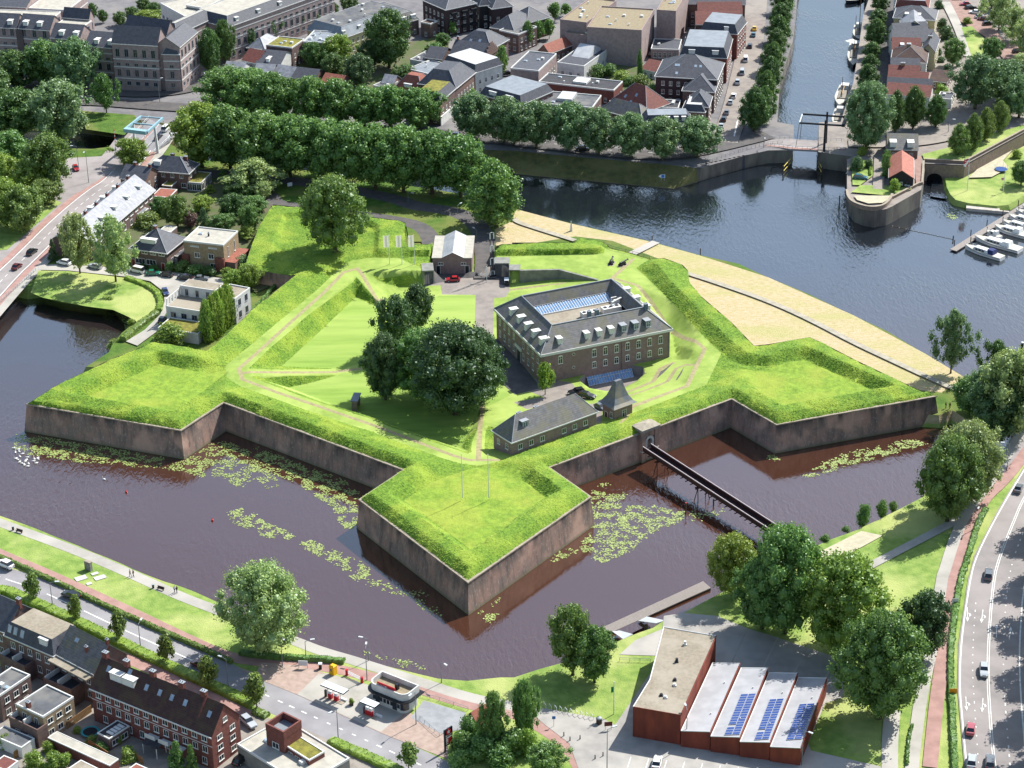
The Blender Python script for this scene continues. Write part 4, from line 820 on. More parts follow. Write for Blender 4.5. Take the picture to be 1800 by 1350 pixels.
hedge('long yellow green clipped hedge between the road and the brick terraces', '02:-60,1490 03:0,95 03:260,210 03:560,345 03:880,500 03:1250,680 03:1500,790 03:1770,915', 2.6, 1., ZB, 'light')
hedge('thin ragged hedge between the road and the red cycle path', '02:0,1195 03:300,20 03:540,128 03:570,150 03:1000,345 03:1400,520 03:1620,620', 1., .9, ZB, 'olive')
hedge('short rounded hedge end beside the side street mouth', '13:-10,960 13:80,1000', 2., .9, ZB, 'olive')
hedge('yellow green hedge on the near side of the road opposite the filling station', '13:520,1172 13:750,1270 13:1010,1385', 2.4, 1., ZB, 'light')
hedge('dark clipped hedge under the silvery willow', '13:-110,555 13:30,580 13:350,595 13:620,615', 1.4, 1., ZB, 'mid')
hedge('narrow hedge between the main road and the red cycle path', '32:1520,860 32:1460,970 32:1400,1180 33:1340,50 33:1295,330 33:1270,600 33:1282,900 33:1305,1400', 1.3, .9, ZB, 'mid')
hedge('clipped hedge curving along the pond above the grass bank', '01:880,600 01:1000,640 01:1090,690 01:1125,760 01:1110,830', 1.8, 1.1, ZA, 'light')
hedge('long trimmed hedge between the pond and the villa drive', '01:1095,845 01:960,940 01:860,1035', 2., 1.4, ZA, 'olive')
hedge('garden hedge along the west foot of the rampart', '01:1560,1090 01:1780,820 11:60,740 11:150,640', .8, 1.2, ZA, 'mid')
hedge('hedge at the end of the red building lawn beside the path', '33:1005,1060 33:975,1200 33:970,1340', .5, .7, ZB, 'mid')
hedge('clipped hedge before the shed on the harbour bastion', '30:718,1135 30:712,1235', .7, 1.2, ZD, 'light', sm=0)
for k, (x, y, t) in enumerate(((1862, 930, 815), (1868, 1010, 885), (1860, 1085, 950), (1870, 1165, 1030), (1862, 1245, 1100), (1866, 1330, 1180), (1868, 1420, 1260))): tree('round', 'street tree cut by the right edge beside the main road, %s from the top' % ORD[k], x, y, t, 105, 2.5, 'mid', 'trees right of the main road')
# ================================================================ buildings
BR = {'brick': M('brown_brick', '6c5a56', '5a4a48', 1.5, .9, .15, 8., c3='806658', sc3=.15, f3=.5), 'red': M('red_brick', '764840', '643e38', 1.5, .9, .15, 8.),
      'pink': M('pinkish_brick', '988884', '867876', 1., .9, .1, 8.), 'dark': M('dark_brick', '46393a', '382e30', 1.5, .9, .15, 8.), 'tan': M('tan_brick', '96846a', '84735c', 1.2, .9, .1, 8.),
      'white': M('white_render', 'c8c8c4', 'b6b6b2', .6, .8), 'cream': M('cream_render', 'b8ae88', 'aaa07c', .6, .85), 'grey': M('grey_render', '86847e', '74726e', .6, .85), 'fort': M('barracks_brick', '8a7472', '786664', 1.2, .9, .15, 8., c3='7a6a62', sc3=.2, f3=.5),
      'black': M('black_cladding', '26262a', '1e1e22', 2., .6)}
RF = {'slate': M('slate_roof', '4e5058', '3f4249', 1.2, .65, .1, 6., stripes=.32, stripe_amt=.35), 'slatelt': M('light_slate_roof', '8a8c92', '70737a', .8, .5, .1, 6., stripes=.35, stripe_amt=.2), 'tile': M('grey_tile_roof', '6c6b6c', '585859', 1., .7, .1, 6., stripes=.4, stripe_amt=.45, c3='6e6a4c', sc3=.3, f3=.5),
      'red': M('red_tile_roof', '74443c', '603a34', 1.2, .75, .1, 6., stripes=.35, stripe_amt=.35), 'orange': M('orange_tile_roof', '90584a', '7c4a3c', 1.2, .75, .1, 6., stripes=.35, stripe_amt=.3), 'brown': M('brown_tile_roof', '46302c', '3a2826', 1.5, .7, .1, 6., stripes=.35, stripe_amt=.4, c3='5a4a34', sc3=.4, f3=.4),
      'bit': M('bitumen_roof', '585a5e', '484a4e', .5, .85, .1, 3., c3='76746e', sc3=.2, f3=.6), 'bitdk': M('dark_bitumen_roof', '3c3c40', '323236', .5, .8, .1, 3.), 'gravel': M('gravel_roof', '8e8474', '7c7466', 1.5, .95, .2, 5., c3='9a9284', sc3=.15, f3=.6),
      'beige': M('beige_gravel_roof', '8c8068', '7c725e', 1.2, .95, .15, 5.), 'white': M('white_metal_roof', 'b8baba', 'a6a8aa', .4, .5), 'zinc': M('zinc_roof', '80868c', '72787e', .5, .5), 'moss': M('mossy_roof', '7e7a34', '5c5a2c', 1., .95, .2, 4.), 'conc': M('pale_concrete_roof', 'a8a498', '98948a', .6, .9, .1, 4.)}
GLASS = M('window_glass', '28303a', '1c222a', .8, .12, spec=.8)
FRAME = M('white_window_frame', 'd2d2cc', rough=.6); FRAMEG = M('grey_window_frame', '8a8e92', rough=.6); TRIM = M('white_trim', 'c6c6c2', rough=.6); LEAD = M('lead_flashing', '8c9298', rough=.5)
ZINCB = M('blue_grey_zinc', '5c6a74', '50606a', 1., .5)
_wm = {}
def win_meshes(w, h, st):
    k = (round(w, 2), round(h, 2), st)
    if k in _wm: return _wm[k]
    f = FRAMEG if st.startswith('g') else FRAME; t = .09 if w < 1.6 else .11; a = MB(); x0, x1, z0, z1 = -w/2, w/2, -h/2, h/2
    a.box(x0, -.06, z0, x0+t, .02, z1); a.box(x1-t, -.06, z0, x1, .02, z1); a.box(x0+t, -.06, z0, x1-t, .02, z0+t); a.box(x0+t, -.06, z1-t, x1-t, .02, z1)
    if 'c' in st:
        a.box(-.035, -.055, z0+t, .035, .02, z1-t); a.box(x0+t, -.052, h*.12, x1-t, .02, h*.12+.07)
    elif 'm' in st:
        n = max(2, int(w/1.)); [a.box(x0+w*i/n-.04, -.055, z0+t, x0+w*i/n+.04, .02, z1-t) for i in range(1, n)]
    a.box(x0-.08, -.14, z0-.1, x1+.08, .02, z0-.001)
    if st.endswith('a'): a.add([(w/2*math.cos(i*math.pi/6), -.05, z1-.02+h*.16*math.sin(i*math.pi/6)) for i in range(7)], [tuple(range(7))])
    b = MB(); b.add([(x0+t*.5, -.02, z0+t*.5), (x1-t*.5, -.02, z0+t*.5), (x1-t*.5, -.02, z1-t*.5), (x0+t*.5, -.02, z1-t*.5)], [(0, 1, 2, 3)])
    _wm[k] = (a.mesh('window', f), b.mesh('pane', GLASS)); return _wm[k]
FAC = {'F': lambda Lx, D: (0, 0, 0), 'R': lambda Lx, D: (Lx, 0, math.pi/2), 'L': lambda Lx, D: (0, D, -math.pi/2), 'B': lambda Lx, D: (Lx, D, math.pi)}
class Bld:
    def __init__(s, label, A, B, Cc, h, zg, walls='brick', cat='house', name='house', group=None, left=False):
        ze = zg+h; A, B, Cc = [G(*q[:2], ze) for q in (A, B, Cc)]
        ux = (B-A).normalized(); uy = Vector((-ux.y, ux.x, 0)); s.L = (B-A).length; d = (Cc-(A if left else B)).dot(uy); s.D = max(2.5, d)
        s.h = h; s.zg = zg; s.ang = math.atan2(ux.y, ux.x); s.root = empty(name, (A.x, A.y, zg), s.ang, label, cat, group); s.wmat = BR[walls]; s.O = Vector((A.x, A.y, zg))
    def fm(s, f):
        x, y, a = FAC[f](s.L, s.D); return Matrix.Translation((x, y, 0)) @ Matrix.Rotation(a, 4, 'Z')
    def flen(s, f): return s.L if f in 'FB' else s.D
    def visible(s, f):
        a = s.ang+FAC[f](s.L, s.D)[2]; n = Vector((math.sin(a), -math.cos(a))); c = s.fm(f) @ Vector((s.flen(f)/2, 0, 0))
        ca, sa = math.cos(s.ang), math.sin(s.ang); w_ = Vector((s.O.x+c.x*ca-c.y*sa, s.O.y+c.x*sa+c.y*ca)); return n.dot(-w_) > 0
    def walls(s, gable=None, rise=0, up=0., base=0):
        mb = MB(); L, D, h = s.L, s.D, s.h+up
        mb.prism([(0, 0), (L, 0), (L, D), (0, D)], -.6-base, h)
        if gable == 'x': mb.add([(0, 0, h), (0, D, h), (0, D/2, h+rise), (L, 0, h), (L, D, h), (L, D/2, h+rise)], [(0, 2, 1), (3, 4, 5)])
        if gable == 'y': mb.add([(0, 0, h), (L, 0, h), (L/2, 0, h+rise), (0, D, h), (L, D, h), (L/2, D, h+rise)], [(0, 1, 2), (3, 5, 4)])
        mb.build('wall', s.wmat, s.root); return s
    def flat(s, rm='bit', par=.35, trim=True, pt=.22):
        L, D, h = s.L, s.D, s.h; mb = MB()
        for a in ((-.04, -.04, L+.04, pt), (-.04, D-pt, L+.04, D+.04), (-.04, pt, pt, D-pt), (L-pt, pt, L+.04, D-pt)): mb.box(a[0], a[1], h-.12, a[2], a[3], h+par)
        r = MB(); r.box(pt, pt, h-.1, L-pt, D-pt, h+.06); s.roof = r.build('roof', RF[rm], s.root); mb.build('parapet', TRIM if trim else s.wmat, s.root); s.kind = 'flat'; s.pitch = 0; return s
    def gable(s, axis='x', rise=3., rm='slate', ov=.35, trim=True):
        L, D, h = s.L, s.D, s.h; t = .18; mb = MB()
        if axis == 'x':
            p = rise/(D/2); e = h-ov*p
            prof = [(-ov, e), (D/2, h+rise), (D+ov, e)]
            for (y0, z0), (y1, z1) in (prof[:2], prof[1:]):
                vs = [(-ov, y0, z0), (L+ov, y0, z0), (L+ov, y1, z1), (-ov, y1, z1)]; vs2 = [(x, y, z+t) for x, y, z in vs]
                mb.add(vs+vs2, [(3, 2, 1, 0), (4, 5, 6, 7), (0, 1, 5, 4), (1, 2, 6, 5), (2, 3, 7, 6), (3, 0, 4, 7)])
        else:
            p = rise/(L/2); e = h-ov*p; prof = [(-ov, e), (L/2, h+rise), (L+ov, e)]
            for (x0, z0), (x1, z1) in (prof[:2], prof[1:]):
                vs = [(x0, -ov, z0), (x1, -ov, z1), (x1, D+ov, z1), (x0, D+ov, z0)]; vs2 = [(x, y, z+t) for x, y, z in vs]
                mb.add(vs+vs2, [(3, 2, 1, 0), (4, 5, 6, 7), (0, 1, 5, 4), (1, 2, 6, 5), (2, 3, 7, 6), (3, 0, 4, 7)])
        s.roof = mb.build('roof', RF[rm], s.root); s.pitch = p; s.kind = 'g'+axis; s.rise = rise; s.t = t
        s.walls(axis, rise)
        if trim:
            g = MB(); g.box(-ov, -ov-.1, h-ov*p-.12, L+ov, -ov, h-ov*p+.12) if axis == 'x' else [g.box(x-.05, -ov, h-ov*p-.12, x+.05, D+ov, h-ov*p+.12) for x in (-ov-.05, L+ov+.05)]
            g.build('gutter', TRIM, s.root)
        return s
    def hip(s, rise=3., rm='slate', inset=None, ov=.35, top=None):
        """top: half-width left flat (mansard) as inset distance"""
        L, D, h = s.L, s.D, s.h; i = inset if inset is not None else min(L, D)/2-.02; p = rise/i; e = h-ov*p*.5; mb = MB()
        i = min(i, min(L, D)/2-.02); q0 = [(-ov, -ov), (L+ov, -ov), (L+ov, D+ov), (-ov, D+ov)]; q1 = [(i, i), (L-i, i), (L-i, D-i), (i, D-i)]
        mb.frustum(q0, e, q1, h+rise, 0, 1); mb.add([(x, y, e) for x, y in q0], [(3, 2, 1, 0)]); mb.build('roof', [RF[rm], RF[top or rm]], s.root)
        g = MB()
        for a in ((-ov-.12, -ov-.12, L+ov+.12, -ov), (-ov-.12, D+ov, L+ov+.12, D+ov+.12), (-ov-.12, -ov, -ov, D+ov), (L+ov, -ov, L+ov+.12, D+ov)): g.box(a[0], a[1], e-.18, a[2], a[3], e+.1)
        g.build('gutter', TRIM, s.root)
        if rise/i < 2 and i > 1.5:
            hb = MB()
            for a, b in zip(q0, q1): hb.cyl((*a, e+.02), (*b, h+rise+.02), .09, n=4, mi=0)
            if top: [hb.cyl((*q1[k], h+rise+.03), (*q1[(k+1) % 4], h+rise+.03), .1, n=4) for k in range(4)]
            hb.build('ridge_capping', LEAD, s.root)
        s.pitch = p; s.kind = 'hip'; s.t = 0; s.inset = i; s.rise = rise; s.walls(); return s
    def windows(s, f, zs, n, w=1.1, h=1.6, st='c', x0=.06, x1=.94, skip=()):
        m = s.fm(f); Lf = s.flen(f); wm, pm = win_meshes(w, h, st)
        for z in (zs if isinstance(zs, (list, tuple)) else [zs]):
            for k in range(n):
                if k in skip: continue
                u = Lf*(x0+(x1-x0)*(k+.5)/n); p = m @ Vector((u, 0, z)); a = FAC[f](s.L, s.D)[2]
                o = link('window', wm, s.root, p, (0, 0, a)); link('pane', pm, o)
        return s
    def auto(s, sp=3., fh=3., w=1.1, h=1.7, st='c', z0=1.6, fs='FRL'):
        nf = max(1, int((s.h-.6)/fh)); zs = [z0+fh*k for k in range(nf) if z0+fh*k+h/2 < s.h-.1]
        for f in fs:
            if s.visible(f):
                n = max(1, int(s.flen(f)/sp)); s.windows(f, zs, n, w, h, st)
        return s
    def door(s, f, frac, w=1.1, h=2.2, colr='3a2a26', z=0.):
        m = s.fm(f); u = s.flen(f)*frac; a = FAC[f](s.L, s.D)[2]; mb = MB(); mb.box(-w/2-.1, -.05, 0, -w/2, .02, h+.1); mb.box(w/2, -.05, 0, w/2+.1, .02, h+.1); mb.box(-w/2, -.05, h, w/2, .02, h+.1)
        d = MB(); d.box(-w/2, -.035, 0, w/2, .02, h); o = d.build('door', M('door_paint_'+colr, colr, rough=.5), s.root, m @ Vector((u, 0, z)), (0, 0, a)); mb.build('door_frame', FRAME, o); return s
    def dormer(s, f, fracs, w=1.3, h=1.5, y=.9, mat=None, top=None, z=None, winw=.8):
        """box dormers on the roof slope above facade f, their front y metres in from the wall"""
        m = s.fm(f); a = FAC[f](s.L, s.D)[2]; mat = mat or FRAME; top = top or TRIM
        for fr in fracs:
            u = s.flen(f)*fr; zb = s.h+y*s.pitch+s.t-.1; dep = (h+.15)/max(.35, s.pitch)
            b = MB(); vs = [(-w/2, 0, 0), (w/2, 0, 0), (w/2, 0, h), (-w/2, 0, h), (-w/2, dep, h), (w/2, dep, h)]
            b.add(vs, [(0, 1, 2, 3), (1, 5, 2), (0, 3, 4)]); o = b.build('dormer', mat, s.root, m @ Vector((u, y, zb)), (0, 0, a))
            t = MB(); t.box(-w/2-.12, -.15, h, w/2+.12, dep+.05, h+.12); t.build('dormer_roof', top, o)
            wm, pm = win_meshes(w*winw, h*.72, 'c' if w < 1.7 else 'm'); q = link('dormer_window', wm, o, (0, 0, h*.52)); 
        return s
    def skylight(s, f, spots, w=.9, h=1.2):
        m = s.fm(f); a = FAC[f](s.L, s.D)[2]; an = math.atan(s.pitch)
        for fr, v in spots:
            u = s.flen(f)*fr; z = s.h+v*s.pitch+s.t+.03; b = MB(); b.box(-w/2, -h/2, 0, w/2, h/2, .08); b.box(-w/2+.1, -h/2+.1, .08, w/2-.1, h/2-.1, .1, 1)
            o = b.build('skylight', [FRAMEG, M('skylight_glass', '9aaab8', '7c90a4', .5, .15, spec=.8)], s.root, m @ Vector((u, v, z))); o.rotation_euler = (Matrix.Rotation(a, 3, 'Z') @ Matrix.Rotation(an, 3, 'X')).to_euler()
        return s
    def chimney(s, spots, w=.9, d=.6, up=1.3, mat='red', zbase=None):
        for x, y in spots:
            L, D = s.L, s.D; X, Y = x*L, y*D
            if s.kind == 'gx': zr = s.h+s.pitch*(D/2-abs(Y-D/2))
            elif s.kind == 'gy': zr = s.h+s.pitch*(L/2-abs(X-L/2))
            elif s.kind == 'hip': zr = s.h+min(s.rise, s.pitch*min(X, L-X, Y, D-Y))
            else: zr = s.h
            b = MB(); b.box(-w/2, -d/2, -1., w/2, d/2, up); o = b.build('chimney', BR[mat] if mat in BR else mat, s.root, (X, Y, zr))
            c = MB(); c.box(-w/2-.07, -d/2-.07, up, w/2+.07, d/2+.07, up+.12); [c.cyl((q, 0, up+.1), (q, 0, up+.45), .11, n=6) for q in (-w*.22, w*.22)]; c.build('chimney_cap', TRIM if mat in ('white',) else LEAD, o)
        return s
    def vents(s, n=3, seed=1):
        g = random.Random(seed*7+int(s.L*10))
        for k in range(n):
            x, y = g.uniform(.12, .88)*s.L, g.uniform(.2, .8)*s.D; t = g.choice((0, 1, 2)); b = MB()
            if t == 0: b.box(-.6, -.45, 0, .6, .45, .35); b.box(-.5, -.35, .35, .5, .35, .42, 1)
            elif t == 1: b.cyl((0, 0, 0), (0, 0, .7), .18, n=8); b.cyl((0, 0, .7), (0, 0, .8), .3, .3, 8)
            else: b.box(-.5, -.5, 0, .5, .5, .7)
            b.build(('rooflight', 'vent_pipe', 'roof_vent')[t], [TRIM, M('skylight_glass', '9aaab8')], s.root, (x, y, s.h+.05), (0, 0, 0))
        return s
def T3(t, *c):
    ox, oy, sc = TILES[t]; return [(ox+c[i]/sc, oy+c[i+1]/sc) for i in range(0, len(c), 2)]
def bd(label, t, x0, y0, x1, y1, x2, y2, h, zg, walls='brick', **k): return Bld(label, *T3(t, x0, y0, x1, y1, x2, y2), h, zg, walls, **k)

# ---- the barracks in the fort
b = Bld('large brown brick barracks with a hipped slate roof round a glazed courtyard', *T3('21', 207, 1118, 1103, 940, -85, 798), 9.0, 3., 'fort', cat='barracks', name='barracks', left=True)
L_, D_, h_ = b.L, b.D, b.h; i_, r_ = 5.25, 4.85; j_ = 7.3; zi = h_+2.1
mb = MB(); mb.prism([(0, 0), (L_, 0), (L_, D_), (0, D_)], -.8, h_); mb.build('wall', b.wmat, b.root)
sq = lambda k: [(k, k), (L_-k, k), (L_-k, D_-k), (k, D_-k)]
mb = MB(); mb.frustum(sq(-.45), h_-.05, sq(i_), h_+r_, 0); mb.f.pop(); mb.m.pop(); mb.sm.pop()
a_, b_ = sq(i_), sq(j_); mb.add([(x, y, h_+r_) for x, y in a_]+[(x, y, zi) for x, y in b_], [(k, (k+1) % 4, 4+(k+1) % 4, 4+k) for k in range(4)])
b.pitch = r_/i_; b.kind = 'hip'; b.t = .0; b.rise = r_; b.inset = i_
mb.build('roof', RF['tile'], b.root)
mb = MB(); mb.prism([(q[0], q[1]) for q in b_], h_+.2, h_+.9); mb.build('courtyard_deck', RF['gravel'], b.root)
g = MB(); n = 30
x0_, x1_ = j_, L_-j_; y1_ = D_-j_; y0_ = y1_-3.6
g.add([(x0_, y1_, zi-.1), (x1_, y1_, zi-.1), (x1_, y0_, h_+1.), (x0_, y0_, h_+1.)], [(0, 3, 2, 1)])
o = g.build('courtyard_glass_roof', M('courtyard_glass', '5f82a4', '4a6c92', .3, .15, spec=.9), b.root)
g = MB()
for k in range(n+1):
    x = x0_+(x1_-x0_)*k/n; g.add([(x-.06, y1_, zi), (x+.06, y1_, zi), (x+.06, y0_, h_+1.1), (x-.06, y0_, h_+1.1)], [(0, 3, 2, 1)])
g.box(x0_, y0_-.15, h_+.8, x1_, y0_, h_+1.25); g.build('glazing_bars', FRAME, o)
g = MB()
for a, c in zip(sq(-.45), sq(i_)): g.cyl((*a, h_), (*c, h_+r_+.05), .13, n=5)
for k in range(4): g.cyl((*sq(i_)[k], h_+r_+.05), (*sq(i_)[(k+1) % 4], h_+r_+.05), .16, n=5); g.cyl((*sq(j_)[k], zi+.03), (*sq(j_)[(k+1) % 4], zi+.03), .1, n=4)
g.build('ridge_capping', LEAD, b.root)
g = MB()
for q in ((-.62, -.62, L_+.62, -.05), (-.62, D_+.05, L_+.62, D_+.62), (-.62, -.05, -.05, D_+.05), (L_+.05, -.05, L_+.62, D_+.05)): g.box(q[0], q[1], h_-.75, q[2], q[3], h_-.06)
g.build('cornice', TRIM, b.root)
b.windows('F', [6.1], 10, 1.25, 2.1, 'ca', .1, .97, skip=(1, 2)); b.windows('F', [2.7], 10, 1.2, 1.7, 'ca', .1, .97, skip=(0, 1, 2))
for fr, z in ((.245, 7.), (.245, 3.2)):
    g = MB(); g.cyl((L_*fr, .02, z), (L_*fr, -.06, z), .42, n=14); o = g.build('round_window', FRAME, b.root); g = MB(); g.cyl((L_*fr, -.05, z), (L_*fr, -.08, z), .32, n=14); g.build('pane', GLASS, o)
b.dormer('F', (.155, .365, .46, .555), 1.35, 1.85, 1.); b.dormer('F', (.65, .745, .84), 1.55, 2., 1., mat=ZINCB, top=FRAMEG)
b.skylight('F', [(.25, 2.2)], 1.2, 1.3)
b.dormer('L', (.25, .42, .58, .74, .9), 1.6, 2.1, .9); b.dormer('R', (.35, .55, .75), 1.4, 1.8, .9)
b.windows('L', [6.1, 2.6], 9, 1.1, 1.9, 'c', .03, .97, skip=(4,)); b.door('L', .5, 2.2, 3.2, '2a3038')
g = MB(); g.box(D_*.5-2.2, -.25, 3.7, D_*.5+2.2, 0, 4.5); g.build('gate_lintel', TRIM, b.root, (0, D_, 0), (0, 0, -math.pi/2))
b.chimney([(.87, .16), (.5, .2), (.44, .2)], 1., .8, 1.5, ZINCB)
g = MB()
for x in (.0, .62, 1.): g.cyl((L_*x*.98+.4, -.1, 0), (L_*x*.98+.4, -.1, h_-.8), .07, n=5)
g.build('downpipe', ZINCB, b.root)
for k, (x, y, sx, sy, sz) in enumerate(((17.5, 12.5, 4.6, 2., 1.6), (23.8, 13, 5.2, 2.2, 1.5), (28, 15.5, 1.6, 2.2, 2.4))):
    g = MB(); g.box(0, 0, 0, sx, sy, sz); [g.cyl((sx*(q+.5)/3, sy/2, sz), (sx*(q+.5)/3, sy/2, sz+.15), .5, n=10, mi=1) for q in range(3)]; g.build('air_handling_unit', [TRIM, M('fan_dark', '3a3c40')], b.root, (x, y, h_+.9))
g = MB(); g.tube([(26.5, 14, h_+1), (26.5, 14, h_+3.6), (29.8, 15.5, h_+3.7), (30.5, 16.4, h_+3.2)], .22, 8); g.build('duct', TRIM, b.root)
# sloping conservatory glass at the south foot
o_ = G(*T3('21', 515, 1255)[0], 4.6); g = MB(); P4 = [GS('21:515,1262 21:825,1197', 3.1), GS('21:850,1282 21:540,1345', .9)]
q = P4[0]+P4[1]; root = empty('glass_canopy', (o_.x, o_.y, 0), 0, 'sloping blue glass canopy against the foot of the barracks', 'glass canopy')
g.add([(v.x-o_.x, v.y-o_.y, v.z) for v in q], [(3, 2, 1, 0)]); g.build('glass', M('canopy_glass', '5488b4', '3c6c9c', .5, .1, spec=.9), root)
g = MB(); n = 17
for k in range(n+1):
    t = k/n; a = q[0].lerp(q[1], t)-Vector((o_.x, o_.y, -.06)); c = q[3].lerp(q[2], t)-Vector((o_.x, o_.y, -.06)); g.cyl(a, c, .055, n=4)
for t in (0, .5, 1): g.cyl(q[0].lerp(q[3], t)-Vector((o_.x, o_.y, -.07)), q[1].lerp(q[2], t)-Vector((o_.x, o_.y, -.07)), .06, n=4)
g.build('glazing_bars', FRAME, root)
# ---- the long house and the tower house
b = Bld('long low brick house with a grey hipped tile roof behind the curtain wall', *T3('22', 0, 383, 590, 170, -118, 297), 4.4, 6.2, 'fort', cat='house', name='long_house', left=True)
b.hip(4.6, 'tile', 4.6); b.windows('F', [2.3], 7, 1.3, 1.4, 'm', .03, .93, skip=(3,)); b.windows('L', [2.2], 2, 1.1, 1.4)
b.t = 0; b.dormer('F', (.2,), 1.9, 1.9, 1.5, mat=ZINCB, top=FRAMEG); b.chimney([(.22, .62), (.42, .62)], 1.2, .9, 1.2, ZINCB)
g = MB(); g.box(-3, -1.6, .1, b.L-3, -1.35, .55); g.build('plinth_kerb', COPING, b.root)
b = Bld('small square brick tower house with a steep bell shaped slate roof', *T3('22', 715, 142, 840, 97, 640, 92), 5.0, 5.4, 'fort', cat='tower house', name='tower_house', left=True)
b.walls(); L_, D_ = b.L, b.D; mb = MB(); hf = min(L_, D_)/2-.4; pr = [(-.9, 4.7), (-.1, 5.35), (hf*.35, 6.6), (hf*.65, 8.3), (hf, 10.7)]
for (i0, z0), (i1, z1) in zip(pr[:-1], pr[1:]):
    mb.frustum([(i0, i0), (L_-i0, i0), (L_-i0, D_-i0), (i0, D_-i0)], z0, [(i1, i1), (L_-i1, i1), (L_-i1, D_-i1), (i1, D_-i1)], z1)
mb.add([(-.9, -.9, 4.7), (L_+.9, -.9, 4.7), (L_+.9, D_+.9, 4.7), (-.9, D_+.9, 4.7)], [(3, 2, 1, 0)]); mb.build('roof', M('lead_grey_roof', '6a6e72', '585c60', .8, .5, c3='7e7660', sc3=.35, f3=.7), b.root)
b.windows('F', [2.4], 1, 1.3, 1.9, 'c', .3, .8); b.windows('L', [2.3], 1, 1.1, 1.7, 'c', .55, .95); b.door('L', .3, 1., 2.4)
# ---- gatehouse
b = Bld('brick gatehouse with a white ribbed metal gable roof between two flat wings', *T3('e', 258, 475, 700, 475, 725, 232), 4.9, 3., 'fort', cat='gatehouse', name='gatehouse')
b.walls(); L_, D_, h_ = b.L, b.D, b.h; x0_, x1_ = L_*.24, L_*.8
mb = MB(); mb.box(-.2, -.3, h_, x0_, D_+.3, h_+.25); mb.box(x1_, -.3, h_, L_+.2, D_+.3, h_+.25); mb.build('flat_roof', RF['conc'], b.root)
mb = MB(); xm = (x0_+x1_)/2
for a, c in ((x0_, xm), (x1_, xm)):
    for k in range(19):
        y = -.3+(D_+.6)*k/19; y2 = y+(D_+.6)/19; z0, z1 = h_+.28, h_+1.9
        mb.add([(a, y, z0), (c, y, z1), (c, y2-.12, z1), (a, y2-.12, z0), (a, y2-.06, z0+.09), (c, y2-.06, z1+.09), (a, y2, z0), (c, y2, z1)], [(0, 1, 2, 3), (3, 2, 5, 4), (4, 5, 7, 6)])
mb.build('ribbed_roof', RF['white'], b.root)
mb = MB()
for y in (0, D_): mb.add([(x0_, y, h_), (x1_, y, h_), (xm, y, h_+1.85)], [(0, 1, 2)] if y == 0 else [(0, 2, 1)])
mb.build('gable_wall', b.wmat, b.root); b.kind = 'flat'
b.windows('F', [3.2], 2, 1.5, .9, 'm', -.08, 1.08); b.door('F', .14, 1.1, 2.5, '20242a'); b.door('F', .88, 1.1, 2.5, '20242a')
def openbox(label, s, z0, z1, depth, cat, door=True, pieces=0):
    """concrete casemate front: side walls, back wall and roof slab, open to the front"""
    a, c = GS(s, z1); ux = (c-a).normalized(); ang = math.atan2(ux.y, ux.x); Lx = (c-a).length; h = z1-z0; r = empty('casemate', (a.x, a.y, z0), ang, label, cat)
    m = M('grey_concrete', '82827c', '6e6e6a', .6, .9, .1, 4.); b = MB(); b.box(-.3, -.35, h-.05, Lx+.3, depth, h+.3); b.build('roof_slab', m, r)
    b = MB(); b.box(-.3, -.35, 0, 0, depth, h-.05); b.box(Lx, -.35, 0, Lx+.3, depth, h-.05); b.box(0, depth-.3, 0, Lx, depth, h-.05); b.build('wall', m, r)
    if door: d = MB(); d.box(.15 if pieces else .5, 1.0 if pieces else -.1, 0, Lx-.3, 1.2 if pieces else .1, h-.6); d.build('door', M('grey_door', '9aa0a2', rough=.5) if not pieces else M('painted_bay_shade', '2a2c30'), r)  # with pieces: a dark panel painting the shade inside the bays, not a door
    if door and not pieces: d = MB(); d.box(0, -.05, 0, .5, .3, h-.05); d.box(Lx-.3, -.05, 0, Lx, .3, h-.05); d.box(.5, -.05, h-.6, Lx-.3, .3, h-.05); d.build('front_wall', m, r)
    if pieces:
        for k in range(pieces): d = MB(); x = .3+(Lx-.8)*k/max(1, pieces-1); d.box(x, .3, 0, x+.3, .6, h-.05); d.build('pillar', m, r)
    return r
openbox('grey concrete casemate with a pale steel door right of the gate road', 'e:965,537 e:1118,537', 3, 6.8, 4, 'casemate')
openbox('open concrete carport cut into the grass bank left of the gatehouse', 'e:150,622 e:262,617', 3, 6.9, 5, 'carport', False)
openbox('concrete casemate opening with dark bays beside the retaining wall', 'e:1135,612 e:1238,612', 3, 6.9, 3.5, 'casemate', True, 4)
# retaining wall round the upper lawn
a = GS('e:1242,612 e:1690,603 21:600,603', 7.05); lo = [4.0, 4.8, 6.9]; o2 = offset_chain(a, .35); mb = MB()
off = offset_chain(a, -.3)
for k in range(2):
    vs = [(off[k].x, off[k].y, 2.9), (off[k+1].x, off[k+1].y, 2.9), (off[k+1].x, off[k+1].y, 7.12), (off[k].x, off[k].y, 7.12), (o2[k].x, o2[k].y, 7.12), (o2[k+1].x, o2[k+1].y, 7.12)]; mb.add(vs, [(0, 1, 2, 3), (3, 2, 5, 4)])
tag(mb.build('retaining_wall', M('grey_concrete')), 'grey concrete retaining wall holding the upper lawn behind the barracks', 'wall')
